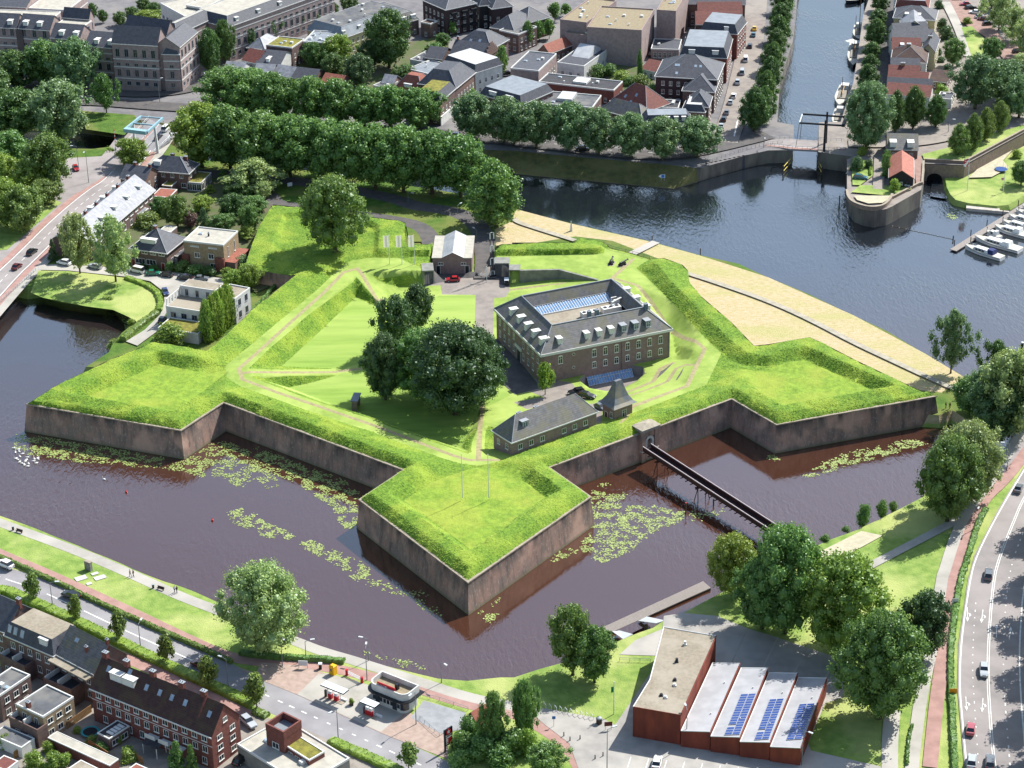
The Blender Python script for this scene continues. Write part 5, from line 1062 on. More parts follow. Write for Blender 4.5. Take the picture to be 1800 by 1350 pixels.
# ---------------------------------------------------------------- foreground terraces and back yards (lower left)
b = bd('long red brick terrace with a steep dark roof, chimneys and white dormers', '03', 635, 792, 1475, 1132, 1682, 985, 8., ZB, 'red', name='terrace')
b.gable('x', 5.0, 'brown', .2); b.pitch = 5./(b.D/2)
b.windows('F', [6.9], 12, 1.35, 1.3, 'm', .02, .98); b.windows('F', [4.4], 12, 1.3, 1.5, 'm', .02, .98); b.windows('F', [1.6], 9, 1.2, 1.6, 'm', .05, .98)
b.windows('R', [6.6, 4.2, 1.7], 2, 1.5, 1.2, 'm', .05, .95); b.windows('R', [9.6], 1, 1.2, 1.1, 'm')
b.dormer('F', (.17, .27), 3.2, 1.7, 1.9); b.skylight('F', [(.08, 3.), (.245, 3.6), (.41, 2.6), (.52, 2.6), (.62, 2.6), (.73, 2.6), (.93, 2.4)], .9, 1.3)
b.chimney([(.2, .52), (.42, .52), (.66, .52), (.84, .52), (.02, .52)], 1.2, .8, 1.5)
mb = MB(); x = b.L*.855; mb.add([(x, -.4, 7.4), (x, b.D/2, 13.6), (x, b.D+.4, 7.4), (x+.45, -.4, 7.4), (x+.45, b.D/2, 13.6), (x+.45, b.D+.4, 7.4)], [(0, 1, 4, 3), (1, 2, 5, 4), (0, 2, 1), (3, 4, 5)]); mb.build('fire_wall', BR['red'], b.root)
mb = MB()
for k in (4, 5, 6): x = b.L*(k+.3)/9; mb.box(x, -1.5, 2.6, x+2.6, 0, 2.75); mb.box(x, -1.5, 2.75, x+2.6, -1.4, 3.6)
mb.build('balcony', TRIM, b.root)
mb = MB(); mb.box(-.3, -.34, 7.7, b.L+.2, -.2, 7.95); mb.box(0, -.05, 5.45, b.L, 0, 5.6); mb.build('cornice', TRIM, b.root)
b = bd('section of the brick terrace with a grey tiled roof and a flat rear band', '03', 395, 552, 655, 690, 862, 545, 8., ZB, 'brick', name='terrace')
b.gable('x', 4.6, 'tile', .2); b.windows('F', [5.4, 2.2], 4, 1.2, 1.5, 'm'); b.skylight('F', [(.3, 2.9)], 1.1, .9); b.chimney([(.62, .25), (.98, .5)], .6, .5, 1.2)
mb = MB(); mb.box(-.3, -2.2, 7.2, b.L, 0, 7.5); mb.build('flat_roof', RF['gravel'], b.root)
b = bd('terrace section with black mansard slopes, roof windows and two flat brown roofs', '03', 35, 415, 372, 560, 520, 400, 8., ZB, 'brick', name='terrace')
b.hip(2.8, 'slate', 1.1, .2, 'gravel'); b.windows('F', [6., 2.8], 5, 1.2, 1.6, 'm'); b.skylight('F', [(.08, .55), (.2, .55), (.34, .55)], 1.1, 1.7); b.dormer('F', (.78,), 2.4, 1.5, .4)
b = bd('end of the terrace with a weathered grey slate gable roof at the left edge', '03', -215, 290, 38, 402, 190, 225, 8., ZB, 'brick', name='terrace')
b.gable('x', 4.4, 'slate', .2); b.windows('F', [6., 2.8], 4, 1.2, 1.6, 'm'); b.chimney([(.98, .5)], 1., .7, 1.3)
b = bd('pale brick rear wing with a worn flat grey roof and small balcony', '03', 115, 912, 300, 1000, 490, 850, 6., ZB, 'tan', name='rear_wing')
b.walls(); b.flat('bit'); b.windows('F', [4.3, 1.5], 2, 1.1, 1.6, 'm'); b.windows('R', [4.4, 1.7], 3, 1.5, 1.3, 'm'); b.chimney([(.35, .1)], .9, .7, 1.4)
b = bd('brick rear wing with a flat grey roof at the left edge', '03', -130, 795, 0, 850, 182, 695, 6.3, ZB, 'brick', name='rear_wing')
b.walls(); b.flat('bit'); b.windows('R', [4.5, 1.7], 3, 1.4, 1.4, 'm'); b.vents(2)
for lab, c in (('brick rear extension with white walled roof terraces behind the grey tiled section', (305, 745, 500, 830, 600, 745)), ('brick rear extension with white walled roof terraces below the black mansards', (0, 580, 175, 665, 280, 590)), ('small brick extension with a walled roof terrace under the pale rear wing', (65, 1015, 262, 1110, 300, 1050))):
    b = bd(lab, '03', *c, 3.6, ZB, 'brick', name='rear_extension'); b.walls(); b.flat('bitdk', .9, False, .18); b.windows('F', [1.6], 2, 1.3, 1.4, 'm')
    mb = MB(); mb.box(b.L*.48, .2, b.h, b.L*.52, b.D-.2, b.h+1.5); mb.box(.2, .2, b.h, .38, b.D, b.h+1.2); mb.build('terrace_screen', BR['white'], b.root)
b = bd('long low row of sheds with pale flat roofs between the back gardens', '03', 335, 1140, 765, 1335, 832, 1292, 2.6, ZB, 'red', cat='shed', name='shed'); b.walls(); b.flat('conc', .12, True, .12)
b = bd('brick garden room with a black flat roof and rooflight', '03', 680, 1108, 762, 1150, 888, 1052, 2.8, ZB, 'brick', cat='garden room', name='garden_room'); b.walls(); b.flat('bitdk', .15); b.windows('R', [1.4], 2, 1.8, 1.3, 'm')
mb = MB(); [mb.box(1.2+.0, 1.2+k*.95, 2.86, 2.9, 1.9+k*.95, 3.0) for k in range(4)]; mb.build('rooflight', TRIM, b.root)
b = bd('black garden canopy behind the brick terrace', '03', 990, 1175, 1090, 1218, 1140, 1160, 2.6, ZB, 'black', cat='canopy', name='garden_canopy')
mb = MB(); mb.box(0, 0, 2.5, b.L, b.D, 2.65); mb.build('roof', RF['bitdk'], b.root)
for x, y in ((.1, .1), (b.L-.1, .1), (b.L-.1, b.D-.1), (.1, b.D-.1)): mb = MB(); mb.box(x-.06, y-.06, 0, x+.06, y+.06, 2.5); mb.build('post', FRAME, b.root)
for lab, c, rm in (('small shed with a red flat roof at the lower left edge', (-60, 1330, 40, 1370, 95, 1290), 'red'), ('low white outbuilding with a pinkish roof at the bottom edge', (440, 1380, 560, 1440, 645, 1335), 'gravel'), ('low shed with a grey roof under the rear wing', (-60, 1120, 150, 1210, 275, 1160), 'bit'), ('shed with an orange roof at the bottom edge', (860, 1385, 960, 1430, 975, 1330), 'orange')):
    b = bd(lab, '03', *c, 2.6, ZB, 'white', cat='shed', name='shed'); b.walls(); b.flat(rm, .12)
for k, s in enumerate(('03:470,1080 03:640,960', '03:620,1200 03:760,1290', '03:100,1290 03:275,1180', '03:900,1260 03:1000,1330')):
    c = GS(s, ZB); mb = MB(); l = offset_chain(c, .05); r = offset_chain(c, -.05); o = c[0]
    mb.prism([(l[0].x-o.x, l[0].y-o.y), (l[1].x-o.x, l[1].y-o.y), (r[1].x-o.x, r[1].y-o.y), (r[0].x-o.x, r[0].y-o.y)], 0, 1.8)
    tag(mb.build('garden_fence', M('timber_fence', '8a6a48', '745838', 2., .85), None, (o.x, o.y, ZB)), ('grey garden fence beside the trampoline', 'timber fence by the garden room', 'light timber fence at the lower left', 'timber fence below the black canopy')[k], 'fence')
t = empty('trampoline', G(*T3('03', 632, 1118)[0], ZB), 0, 'round garden trampoline with a teal rim behind the brick terrace', 'trampoline')
mb = MB(); n = 24; R0, R1 = 1.9, 1.45; mb.add([(q*math.cos(i*2*math.pi/n), q*math.sin(i*2*math.pi/n), .8) for q in (R0, R1) for i in range(n)], [(i, (i+1) % n, n+(i+1) % n, n+i) for i in range(n)]); mb.build('rim', M('teal_pad', '2a8084', rough=.6), t)
mb = MB(); mb.add([(R1*math.cos(i*2*math.pi/n), R1*math.sin(i*2*math.pi/n), .78) for i in range(n)], [tuple(range(n))]); mb.build('mat', M('black_mat', '202226'), t)
for i in range(4): mb = MB(); a = i*math.pi/2; mb.cyl((1.8*math.cos(a), 1.8*math.sin(a), 0), (1.8*math.cos(a), 1.8*math.sin(a), .78), .04, n=5); mb.build('leg', LEAD, t)
# bottom centre block
b = bd('brick corner block with a deep roof parapet beside the side street', '13', 70, 1085, 195, 1147, 326, 1068, 7.2, ZB, 'red', cat='building', name='corner_block'); b.walls(); b.flat('zinc', 1.6, False, .3); b.windows('F', [4.6], 1, 1.8, 1.4, 'm')
b = bd('brick building with a stained flat roof and white edged gutter at the bottom edge', '13', 205, 1195, 372, 1300, 474, 1236, 4.8, ZB, 'red', cat='building', name='flat_building'); b.walls(); b.flat('moss', .2); b.windows('F', [3.4], 3, 1.4, 1.2, 'm')
b = bd('low commercial building with pale gravel roofs at the bottom edge', '13', -130, 1190, 330, 1480, 720, 1330, 3.6, ZB, 'grey', cat='building', name='low_building'); b.walls(); b.flat('conc', .35); b.vents(3)
b = bd('small house with an orange red tiled roof half hidden in the thicket', '13', 1458, 1000, 1560, 1060, 1660, 940, 2.8, ZB, 'brick'); b.gable('y', 2.4, 'orange')
# ---------------------------------------------------------------- western houses
b = bd('detached brick house pair with a hipped slate roof and long white dormer', '01', 915, 378, 1160, 412, 1255, 306, 5.8, ZA, 'brick'); b.hip(4.6, 'slate', None, .5); b.windows('F', [4.9], 4, 1.9, .9, 'm', .02, .98); b.windows('F', [2.], 2, 3.2, 1.7, 'm', .08, .7)
b.dormer('F', (.42,), 5., 1.3, 1.6); b.door('F', .03, 1., 2.2, '7a2c28'); b.door('F', .88, 1., 2.2, '7a2c28'); b.chimney([(.46, .5)], .9, .9, 1.); b.windows('R', [2.2], 2, 1.4, 1.4, 'm')
b = bd('flat roofed garage link between the slate house and the flat brick house', '01', 1178, 432, 1240, 442, 1280, 372, 2.8, ZA, 'brick', cat='garage', name='garage'); b.walls(); b.flat('bit', .15); b.door('F', .5, 2.2, 2.1, '9a9c9a')
b = bd('cubic modernist brick house with a pale flat roof', '01', 1280, 335, 1558, 366, 1655, 268, 8.4, ZA, 'tan'); b.walls(); b.flat('conc', .4, True); b.windows('F', [7.3], 2, 2.6, .35, 'm', .05, .95); b.windows('F', [4.6], 2, 1.7, 1.6, 'm', .15, .85); b.windows('F', [1.7], 1, 2.1, 1.5, 'm', .5, .95); b.windows('R', [5.4], 2, .7, 3.2, ''); b.door('F', .93, .9, 2.2, '3a2420'); b.chimney([(.45, .5)], .4, .4, 1., 'black'); b.vents(1, 3)
mb = MB(); mb.box(-.5, -.9, 0, 1.6, 0, 4.6); mb.box(b.L-2.6, -.9, 0, b.L+.2, 0, 4.6); mb.build('brick_pier', BR['red'], b.root)
mb = MB(); mb.box(b.L, .2, 0, b.L+3.2, b.D, 3.2); mb.box(b.L, .2, 3.2, b.L+3.3, b.D, 3.35, 1); mb.build('side_terrace', [BR['brick'], RF['orange']], b.root)
b = bd('white modernist villa block with roof terrace and flat roofs by the pond', '01', 1158, 792, 1404, 830, 1500, 745, 5.6, ZA, 'white', cat='villa', name='villa'); b.walls(); b.flat('gravel', .35); b.windows('F', [3.6], 3, 1.7, 1.6, 'gm', .05, .95)
mb = MB()
for k in range(5): mb.box(.05, .3+k*b.D/5, b.h, .25, .3+k*b.D/5+1., b.h+2.2)
mb.box(.05, .2, b.h+2.2, .25, b.D, b.h+2.4); mb.build('terrace_screen', BR['white'], b.root)
mb = MB(); L0 = b.L; mb.box(.2, b.D-.2, 0, L0, b.D+5, b.h+2.8); mb.build('upper_storey', BR['white'], b.root); mb = MB(); mb.box(.4, b.D, b.h+2.8, L0-.2, b.D+4.8, b.h+2.86); mb.box(.2, b.D-.22, b.h+2.8, L0, b.D, b.h+3.1, 1); mb.build('upper_roof', [RF['gravel'], TRIM], b.root)
b.D += 0; wm, pm = win_meshes(1., 2., 'gm')
for k in range(3): o = link('window', wm, b.root, (L0*(.2+.3*k), b.D-.2, b.h+1.2)); link('pane', pm, o)
b = bd('white wing of the villa with tall grey framed windows behind the column trees', '01', 1500, 715, 1640, 742, 1688, 655, 7.4, ZA, 'white', cat='villa', name='villa'); b.walls(); b.flat('gravel', .4); b.windows('R', [5.8, 2.2], 2, 1.4, 2.0, 'gm'); b.windows('F', [5.5], 1, 1.4, 1.8, 'gm')
b = bd('low garage wing of the villa with a brown stained flat roof', '01', 1103, 942, 1383, 984, 1405, 902, 3., ZA, 'white', cat='garage', name='garage'); b.walls(); b.flat('moss', .25); b._n = 0; b.windows('R', [1.6], 1, 1., .8, '')
b = Bld('long terrace with a pale slate roof, brick chimneys and dormers beside the bridge road', *T3('01', 640, 345), *T3('00', 1075, 1325), *T3('00', 905, 1225), 5.6, ZA, 'brick', name='terrace')
b.gable('x', 4.2, 'slatelt', .4); n = 9; b.windows('F', [4.4], 12, 1.9, 1.5, 'm', .02, .98); b.windows('F', [1.7], 9, 1.6, 1.7, 'm', .02, .98); b.chimney([(.08+.17*k, .55) for k in range(6)], 1., .8, 1.3); b.dormer('F', [.1+.2*k for k in range(5)], 1.5, 1.2, 2.2); b.dormer('B', [.15+.2*k for k in range(4)], 1.3, 1.2, 2.)
b = bd('small slate gabled house at the top end of the pale slate terrace', '00', 840, 1240, 1012, 1262, 1035, 1182, 6., ZA, 'brick'); b.gable('x', 2.8, 'slate'); b.chimney([(.35, .5), (.95, .5)], .9, .7, 1.); b.windows('R', [4.2, 1.6], 2, 1.1, 1.4)
b = bd('broad brick house with a hipped dark roof near the blue drawbridge', '00', 1025, 1182, 1312, 1206, 1386, 1142, 6.2, ZA, 'brick'); b.hip(3.6, 'slate', None, .5); b.windows('F', [4.8], 4, 1.2, 1.3, 'm'); b.windows('F', [1.8], 2, 1.6, 1.5, 'm', .5, 1); b.dormer('F', (.22,), 2.2, 1.5, 1.2); b.chimney([(.5, .62), (.82, .62)], 1.1, .9, 1.2); b.windows('R', [4.6, 1.8], 2, 1.1, 1.4, 'm')
b = bd('glass walled house extension with a bright mossy green roof', '00', 1308, 1272, 1402, 1280, 1470, 1206, 3., ZA, 'grey', name='extension'); b.walls(); b.flat('moss', .15); b.windows('F', [1.5], 3, 1.7, 2.2, 'm', 0, 1); b.windows('R', [1.5], 3, 1.6, 2.2, 'm', 0, 1)
b = bd('tiny extension with a yellow mossy flat roof beside the hipped house', '00', 1130, 1295, 1195, 1302, 1232, 1260, 2.8, ZA, 'brick', name='extension'); b.walls(); b.flat('moss', .15)
b = bd('brown tiled rear outbuilding behind the pale slate terrace', '01', 1060, 20, 1180, 30, 1190, -30, 3.4, ZA, 'red', name='outbuilding'); b.walls(); b.flat('orange', .12); b.windows('F', [1.8], 3, 1.2, 1.2, 'm')
b = bd('grey flat roofed shed in the terrace gardens', '01', 920, 140, 985, 148, 1030, 105, 2.6, ZA, 'grey', cat='shed', name='shed'); b.walls(); b.flat('zinc', .12)
b = bd('brick building with a pale flat roof behind the slate house pair', '01', 1110, 262, 1190, 272, 1205, 230, 3., ZA, 'brick', cat='shed', name='shed'); b.walls(); b.flat('conc', .12)
# ---------------------------------------------------------------- office complex (top left)
OG = 'office blocks at the top left'
def office(lab, c, h, roof, rise=3.4, t='00', walls='pink', left=False, **k):
    b = Bld(lab, *T3(t, *c), h, ZC, walls, cat='office block', name='office_block', group=OG, left=left)
    if roof == 'gx': b.gable('x', rise, 'slate', .2)
    elif roof == 'gy': b.gable('y', rise, 'slate', .2)
    elif roof == 'hip': b.hip(rise, 'slate')
    elif roof == 'man': b.hip(rise, 'slate', 2.6, .2, 'conc')
    else: b.walls(); b.flat('conc', .3)
    n = max(1, int(b.L/3.1)); zs = [z for z, _ in ((2.6, 0), (6.4, 0), (9.4, 0), (13.6, 0)) if z+1.4 < h]
    hh = {2.6: 1.5, 6.4: 2.6, 9.4: 1.1, 13.6: 2.9}
    for z in zs:
        if b.visible('F'): b.windows('F', [z], n, 1.5, hh[z], 'gm', .01, .99)
        m = max(1, int(b.D/3.6))
        if b.visible('R'): b.windows('R', [z], m, 1.4, hh[z], 'gm', .08, .92)
    mb = MB()
    for z in (4.2, 8.3, 11.2):
        if z < h-1: mb.box(-.06, -.08, z, b.L+.06, 0, z+.35); mb.box(b.L, -.08, z, b.L+.08, b.D, z+.35)
    mb.box(-.1, -.12, h-.35, b.L+.1, 0, h-.02); mb.build('stone_band', TRIM, b.root); return b
office('tall gabled office wing with three rows of windows nearest the junction', (780, 300, 1097, 318, 1165, 262), 17., 'gx', 5.)
office('office wing with a dark roof and white dormer left of the tall gabled wing', (590, 318, 780, 335, 860, 262), 13.6, 'gx', 3.6).dormer('F', (.4, .9), 1.6, 1.6, .8)
office('office wing with two white dormers behind the pale trees', (352, 262, 552, 278, 612, 215), 14.5, 'gx', 3.8).dormer('F', (.35, .85), 1.8, 1.6, .8)
b = office('office wing with white dormers and a dark stair slot', (128, 196, 345, 212, 395, 150), 15.2, 'gx', 3.8); b.dormer('F', (.2, .65), 1.8, 1.6, .8)
mb = MB(); mb.box(-1., -.3, 0, 1.6, 0, 14.8); mb.build('stair_slot', GLASS, b.root)
office('office wing with a white dormer at the left edge', (-230, 178, 112, 196, 160, 140), 15.2, 'gx', 3.8).dormer('F', (.86,), 1.8, 1.6, .8)
office('corner tower of the office complex with a small pyramid roof', (1136, 372, 1246, 374, 1312, 322), 14.2, 'hip', 4.4)
b = office('office wing running back along the street behind the corner tower', (1252, 330, 1378, 222, 1215, 205), 16.4, 'gx', 3., left=True)
office('high gabled office block behind the tall front wing', (868, 205, 1160, 246, 1222, 208), 16., 'gx', 4.4)
office('flat roofed rear office block with white railings', (400, 168, 592, 182, 668, 150), 16., 'flat')
office('flat roofed rear office block at the left edge', (-60, 112, 375, 128, 430, 85), 16., 'flat')
office('dark roofed rear office block left of the courtyard trees', (440, 118, 620, 132, 668, 110), 17., 'gx', 3.)
office('brick apartment block at the top left edge above the rear offices', (-60, 40, 180, 52, 330, -60), 15., 'gx', 3.)
office('brick office arm running towards the top edge', (200, 60, 470, 75, 590, -30), 14., 'flat')
office('long office block with flat roof strip along the side street', (1590, 188, 2330, -78, 1440, 80), 13.4, 'man', 3., left=True).dormer('F', (.1, .3, .5, .7, .9), 1.5, 1.4, .6)
office('office block with grey framed windows beside the side street', (1235, 240, 1500, 118, 1400, 100), 14., 'man', 3.)
office('white framed tall office building at the top edge', (1120, 25, 1290, 118, 1420, 30), 14., 'flat', walls='white')
office('bare grey office building at the top edge', (1300, 40, 1420, 60, 1560, -80), 15., 'flat', walls='grey')
# ---------------------------------------------------------------- old town
def town(lab, t, c, h, roof, rise=3., rm='slate', walls='brick', top=None, win=(2.8, 1.1, 1.6), left=False, zg=ZC, **k):
    b = Bld(lab, *T3(t, *c), h, zg, walls, left=left, name=k.get('name', 'town_house'), cat=k.get('cat', 'house'), group='buildings of the old town' if zg == ZC else 'houses along the harbour quay')
    if roof == 'gx': b.gable('x', rise, rm, .25)
    elif roof == 'gy': b.gable('y', rise, rm, .25)
    elif roof == 'hip': b.hip(rise, rm, k.get('inset'), .3)
    elif roof == 'man': b.hip(rise, rm, k.get('inset', 1.3), .2, top or 'bit')
    else: b.walls(); b.flat(rm, .4); b.vents(k.get('nv', 3), len(lab))
    b.auto(win[0], 3., win[1], win[2]); return b
town('white walled house with a blue slate roof behind the canal trees', '10', (0, 442, 165, 458, 213, 370), 5., 'gx', 3., walls='white').dormer('F', (.45,), 1.2, 1.3, .9)
town('brown flat roofed building at the end of the light townhouse row', '10', (70, 318, 250, 338, 440, 288), 8., 'flat', rm='moss')
town('building with a cluster of bubble rooflights', '10', (330, 295, 500, 305, 600, 228), 8., 'flat', rm='zinc', nv=9)
b = town('long pale townhouse row with a light zinc mansard and flat grey top', '10', (600, 268, 1040, 110, 470, 165), 7., 'man', 3.4, 'zinc', 'cream', 'bit', left=True, inset=2.2); b.dormer('F', (.06, .3), 1.3, 1.3, .6); b.kind = 'flat'; b.h += 3.4; b.vents(8, 4)
town('townhouse with a mossy tiled roof and wide white dormer right of the tall tree', '10', (1000, 170, 1135, 132, 940, 40), 6., 'man', 3., 'tile', 'brick', left=True, inset=2).dormer('F', (.3, .8), 2.2, 1.4, .4)
town('small brown brick tower house with two white windows', '10', (1150, 158, 1217, 172, 1264, 150), 5.6, 'flat', rm='brown', nv=0)
b = town('dark brick apartment building with balconies and a low slate roof', '10', (1325, 68, 1535, 22, 1190, -8), 10.5, 'hip', 3.5, walls='dark', left=True); mb = MB(); [mb.box(b.L*x, -1.2, z, b.L*x+2.4, 0, z+1.) for x in (.15, .5, .8) for z in (2.4, 5.4, 8.)]; mb.build('balcony', M('black_railing', '24262a'), b.root)
town('black painted house with large white windows at the top edge', '10', (1560, 38, 1640, 30, 1690, -40), 9.5, 'hip', 3.5, walls='black')
town('dark brick house with white bay windows at the top edge', '10', (1650, 60, 1790, 40, 1860, -40), 9., 'hip', 3.5, walls='dark')
town('house with a grey slate roof and pink cornice behind the gabled house', '10', (1640, 190, 1800, 215, 1880, 120), 7., 'hip', 4.)
town('large house under a broad hipped slate roof with white roof windows', '10', (1400, 302, 1640, 342, 1738, 270), 8., 'hip', 4.2, inset=5).skylight('F', [(.6, 2.), (.35, 1.6)], 1., 1.2)
b = town('house with a stepped gable facing the side street', '10', (1350, 388, 1590, 418, 1640, 340), 8., 'gx', 4.); b.chimney([(.05, .5)], .7, .6, 1.2)
mb = MB(); 
for k in range(5): w2 = b.D/2*(1-k/5)+.1; mb.box(b.L-.05, b.D/2-w2, b.h+k*.95-.1, b.L+.3, b.D/2+w2, b.h+k*.95+.95)
mb.build('stepped_gable', b.wmat, b.root)
town('white cornered house with a white mansard top on the side street', '10', (1310, 430, 1530, 505, 1642, 420), 8.5, 'man', 2.4, 'slate', 'white', 'white', inset=1.)
town('hipped slate house with pink cornice facing the side street', '10', (1395, 612, 1530, 502, 1200, 530), 8.6, 'hip', 4.4, left=True, inset=4.)
b = town('corner cafe with a mansard roof and mossy flat top', '10', (1285, 706, 1393, 614, 1185, 618), 8.6, 'man', 2.6, 'slate', 'brick', 'moss', left=True, inset=1.4); mb = MB(); mb.box(-.4, -.4, 0, b.L+.1, 0, 3.2); mb.build('shopfront', BR['white'], b.root)
b = town('house with a bright red hipped roof and an arched white dormer', '10', (968, 612, 1160, 645, 1212, 580), 5., 'hip', 4.4, 'orange', inset=3.2); b.dormer('F', (.45,), 3., 1.3, .5)
town('low flat roofed shed left of the red hipped house', '10', (818, 600, 900, 618, 962, 568), 3.6, 'flat', rm='bit', walls='white', nv=1)
town('low grey workshop roof behind the red hipped house', '10', (1060, 485, 1200, 520, 1290, 440), 4., 'flat', rm='zinc', nv=2)
town('low house with a grey pitched roof behind the canal trees', '10', (-20, 520, 108, 530, 150, 470), 4., 'gx', 2.6, 'slatelt')
town('second low grey roof behind the canal trees', '10', (118, 520, 240, 540, 260, 480), 4., 'gx', 2.4, 'slatelt')
town('low dark roofed house with a white gable behind the canal trees', '10', (250, 540, 412, 558, 440, 500), 4., 'gx', 2.4)
town('low house with a bright red roof behind the canal trees', '10', (450, 580, 585, 600, 600, 540), 4., 'gx', 2.4, 'orange')
town('red roofed house half hidden beside the office end trees', '00', (1690, 420, 1790, 440, 1830, 370), 5., 'gx', 3., 'red', 'white')
town('grey roofed white house beside the office end trees', '00', (1560, 495, 1690, 505, 1710, 450), 4., 'gx', 2.2, 'slatelt', 'white')
b = Bld('corner house with white balustraded dormers opposite the cafe', *T3('10', 1562, 655), *T3('20', 62, 730), *T3('20', 172, 605), 7., ZC, 'brick', name='town_house', group='buildings of the old town'); b.hip(2.6, 'slate', 1.4, .2, 'zinc'); b.dormer('F', (.3, .7), 3., 1.3, .3); b.auto()
town('low white outbuilding between the tall courtyard tree and the red hipped house', '10', (1075, 420, 1190, 440, 1240, 370), 4., 'flat', walls='white', nv=2)
town('slate roofed rear house behind the white cornered house', '10', (1180, 400, 1300, 415, 1345, 350), 5., 'gx', 2.6)
town('narrow brick house wedged behind the low workshop', '10', (880, 575, 960, 585, 990, 545), 4., 'gx', 2., 'slatelt')
town('grey roofed house between the office end and the townhouse row', '10', (-60, 330, 60, 345, 130, 270), 6., 'hip', 3., 'slatelt')
# t20
town('slate hipped house at the top of the market street', '20', (-20, 115, 105, 160, 206, 100), 7., 'hip', 4.)
town('brick house with a red and grey flat roof left of the orange roof', '20', (-90, 215, 45, 245, 105, 175), 7., 'flat', rm='bit')
town('house under an orange pantile gable roof', '20', (185, 352, 262, 372, 385, 262), 4.4, 'gy', 2.6, 'orange')
town('flat dark roofed building with white side windows', '20', (-10, 480, 185, 500, 312, 380), 6., 'flat', walls='pink')
b = town('grey flat roofed white building with a pyramid rooflight', '20', (315, 440, 503, 467, 660, 320), 5., 'flat', walls='white', nv=3)
mb = MB(); mb.frustum([(b.L*.15, b.D*.35), (b.L*.8, b.D*.35), (b.L*.8, b.D*.85), (b.L*.15, b.D*.85)], b.h+.1, [(b.L*.2, b.D*.58), (b.L*.75, b.D*.58), (b.L*.75, b.D*.62), (b.L*.2, b.D*.62)], b.h+3.); mb.build('pyramid_rooflight', RF['white'], b.root)
b = town('long brick building with a black flat roof and white rooflight box', '20', (185, 575, 710, 635, 742, 570), 5.2, 'flat', rm='bitdk', walls='red', nv=4); mb = MB(); mb.box(b.L*.42, b.D*.3, b.h, b.L*.6, b.D*.8, b.h+.8); mb.build('rooflight', TRIM, b.root)
town('slate hipped house behind the left grassy bank trees', '20', (-110, 705, 60, 735, 176, 612), 5., 'hip', 4., 'tile').dormer('R', (.3, .7), 1.4, 1.3, .8)
b = town('low building with a brown flat roof and a white glass box', '20', (75, 716, 560, 757, 605, 670), 5., 'flat', rm='bit', nv=1); mb = MB(); mb.box(b.L*.45, b.D*.3, b.h, b.L*.66, b.D*.9, b.h+1.2); mb.build('rooflight', RF['white'], b.root)
b = town('house under a large pyramid of red brown tiles', '20', (690, 700, 940, 778, 1010, 690), 4.6, 'hip', 6.2, 'red'); b.skylight('F', [(.3, 2.), (.55, 3.), (.5, 1.)], .9, 1.2)
town('low house with a grey hipped roof before the red tiled pyramid', '20', (612, 762, 908, 835, 926, 772), 5., 'hip', 3.6, 'tile')
town('tall dark brick warehouse under a broad hipped slate roof', '20', (1003, 530, 1430, 555, 1482, 440), 10., 'hip', 5.4, walls='dark').skylight('F', [(.3, 4.5), (.34, 4.5), (.62, 4.5), (.7, 4.5), (.33, 1.5)], .9, 1.1)
town('dark brick annex with a hipped slate roof attached to the warehouse', '20', (1192, 630, 1412, 642, 1442, 560), 7.6, 'hip', 4., walls='brick')
b = town('mansard roofed block with a grey flat top facing the quay street', '20', (1172, 388, 1500, 402, 1568, 270), 9.4, 'man', 3.2, 'slate', 'red', 'zinc'); b.dormer('F', (.25, .75), 2.2, 1.5, .3)
b = town('second mansard block with a grey flat top further up the quay street', '20', (1312, 212, 1572, 235, 1606, 150), 10., 'man', 3., 'slate', 'red', 'zinc'); b.dormer('F', (.7,), 1.6, 1.4, .3)
town('red tiled house above the mansard blocks', '20', (1285, 170, 1588, 170, 1622, 100), 9., 'gx', 3., 'red')
town('upper red tiled house above the mansard blocks', '20', (1300, 98, 1606, 96, 1630, 40), 9., 'gx', 3., 'red')
town('slate roofed house at the top edge beside the quay street', '20', (1212, 25, 1628, 30, 1640, -40), 9., 'gx', 3.)
TH = 'windowless brick theatre volume with beige gravel roof'
for lab, c, h, lf in ((TH+', the main hall', (525, 196, 905, 219, 1010, 72), 13., 0), (TH+', the left wing with a green roof edge', (335, 142, 520, 165, 640, 0), 12., 0), (TH+', the right stage tower', (1010, 76, 1144, 84, 1205, -90), 14., 0), (TH+', the lower front block', (370, 235, 890, 300, 905, 262), 8.2, 0)):
    b = Bld(lab, *T3('20', *c), h, ZC, 'pink', cat='theatre', name='theatre_volume', group='brick theatre volumes'); b.walls(); b.flat('beige', .5, False); b.vents(6, len(lab))
town('red tiled shed with a white band beside the car yard', '20', (905, 480, 1000, 500, 1052, 432), 3.4, 'gx', 2., 'red', walls='white')
town('striped garage block with a flat grey roof behind the car yard', '20', (970, 345, 1165, 352, 1172, 280), 3.6, 'flat', walls='pink', win=(2, 1.2, 2.), nv=1)
town('curved corner building with a flat pale top and three white dormers', '20', (922, 858, 1252, 852, 1248, 790), 6.5, 'man', 2.2, 'slate', 'white', 'zinc').dormer('F', (.5, .68, .84), 1.3, 1.4, .25)
town('corner house with a white flat roof beside the quay street', '20', (1185, 772, 1345, 782, 1382, 712), 7., 'man', 2., 'slate', 'brick', 'white')
town('small slate hipped house behind the corner house', '20', (1225, 738, 1372, 745, 1402, 672), 8., 'hip', 3.6)
town('little black flat roof between the pyramid roof and the corner', '20', (990, 752, 1160, 760, 1190, 705), 4., 'flat', rm='bitdk', nv=2)
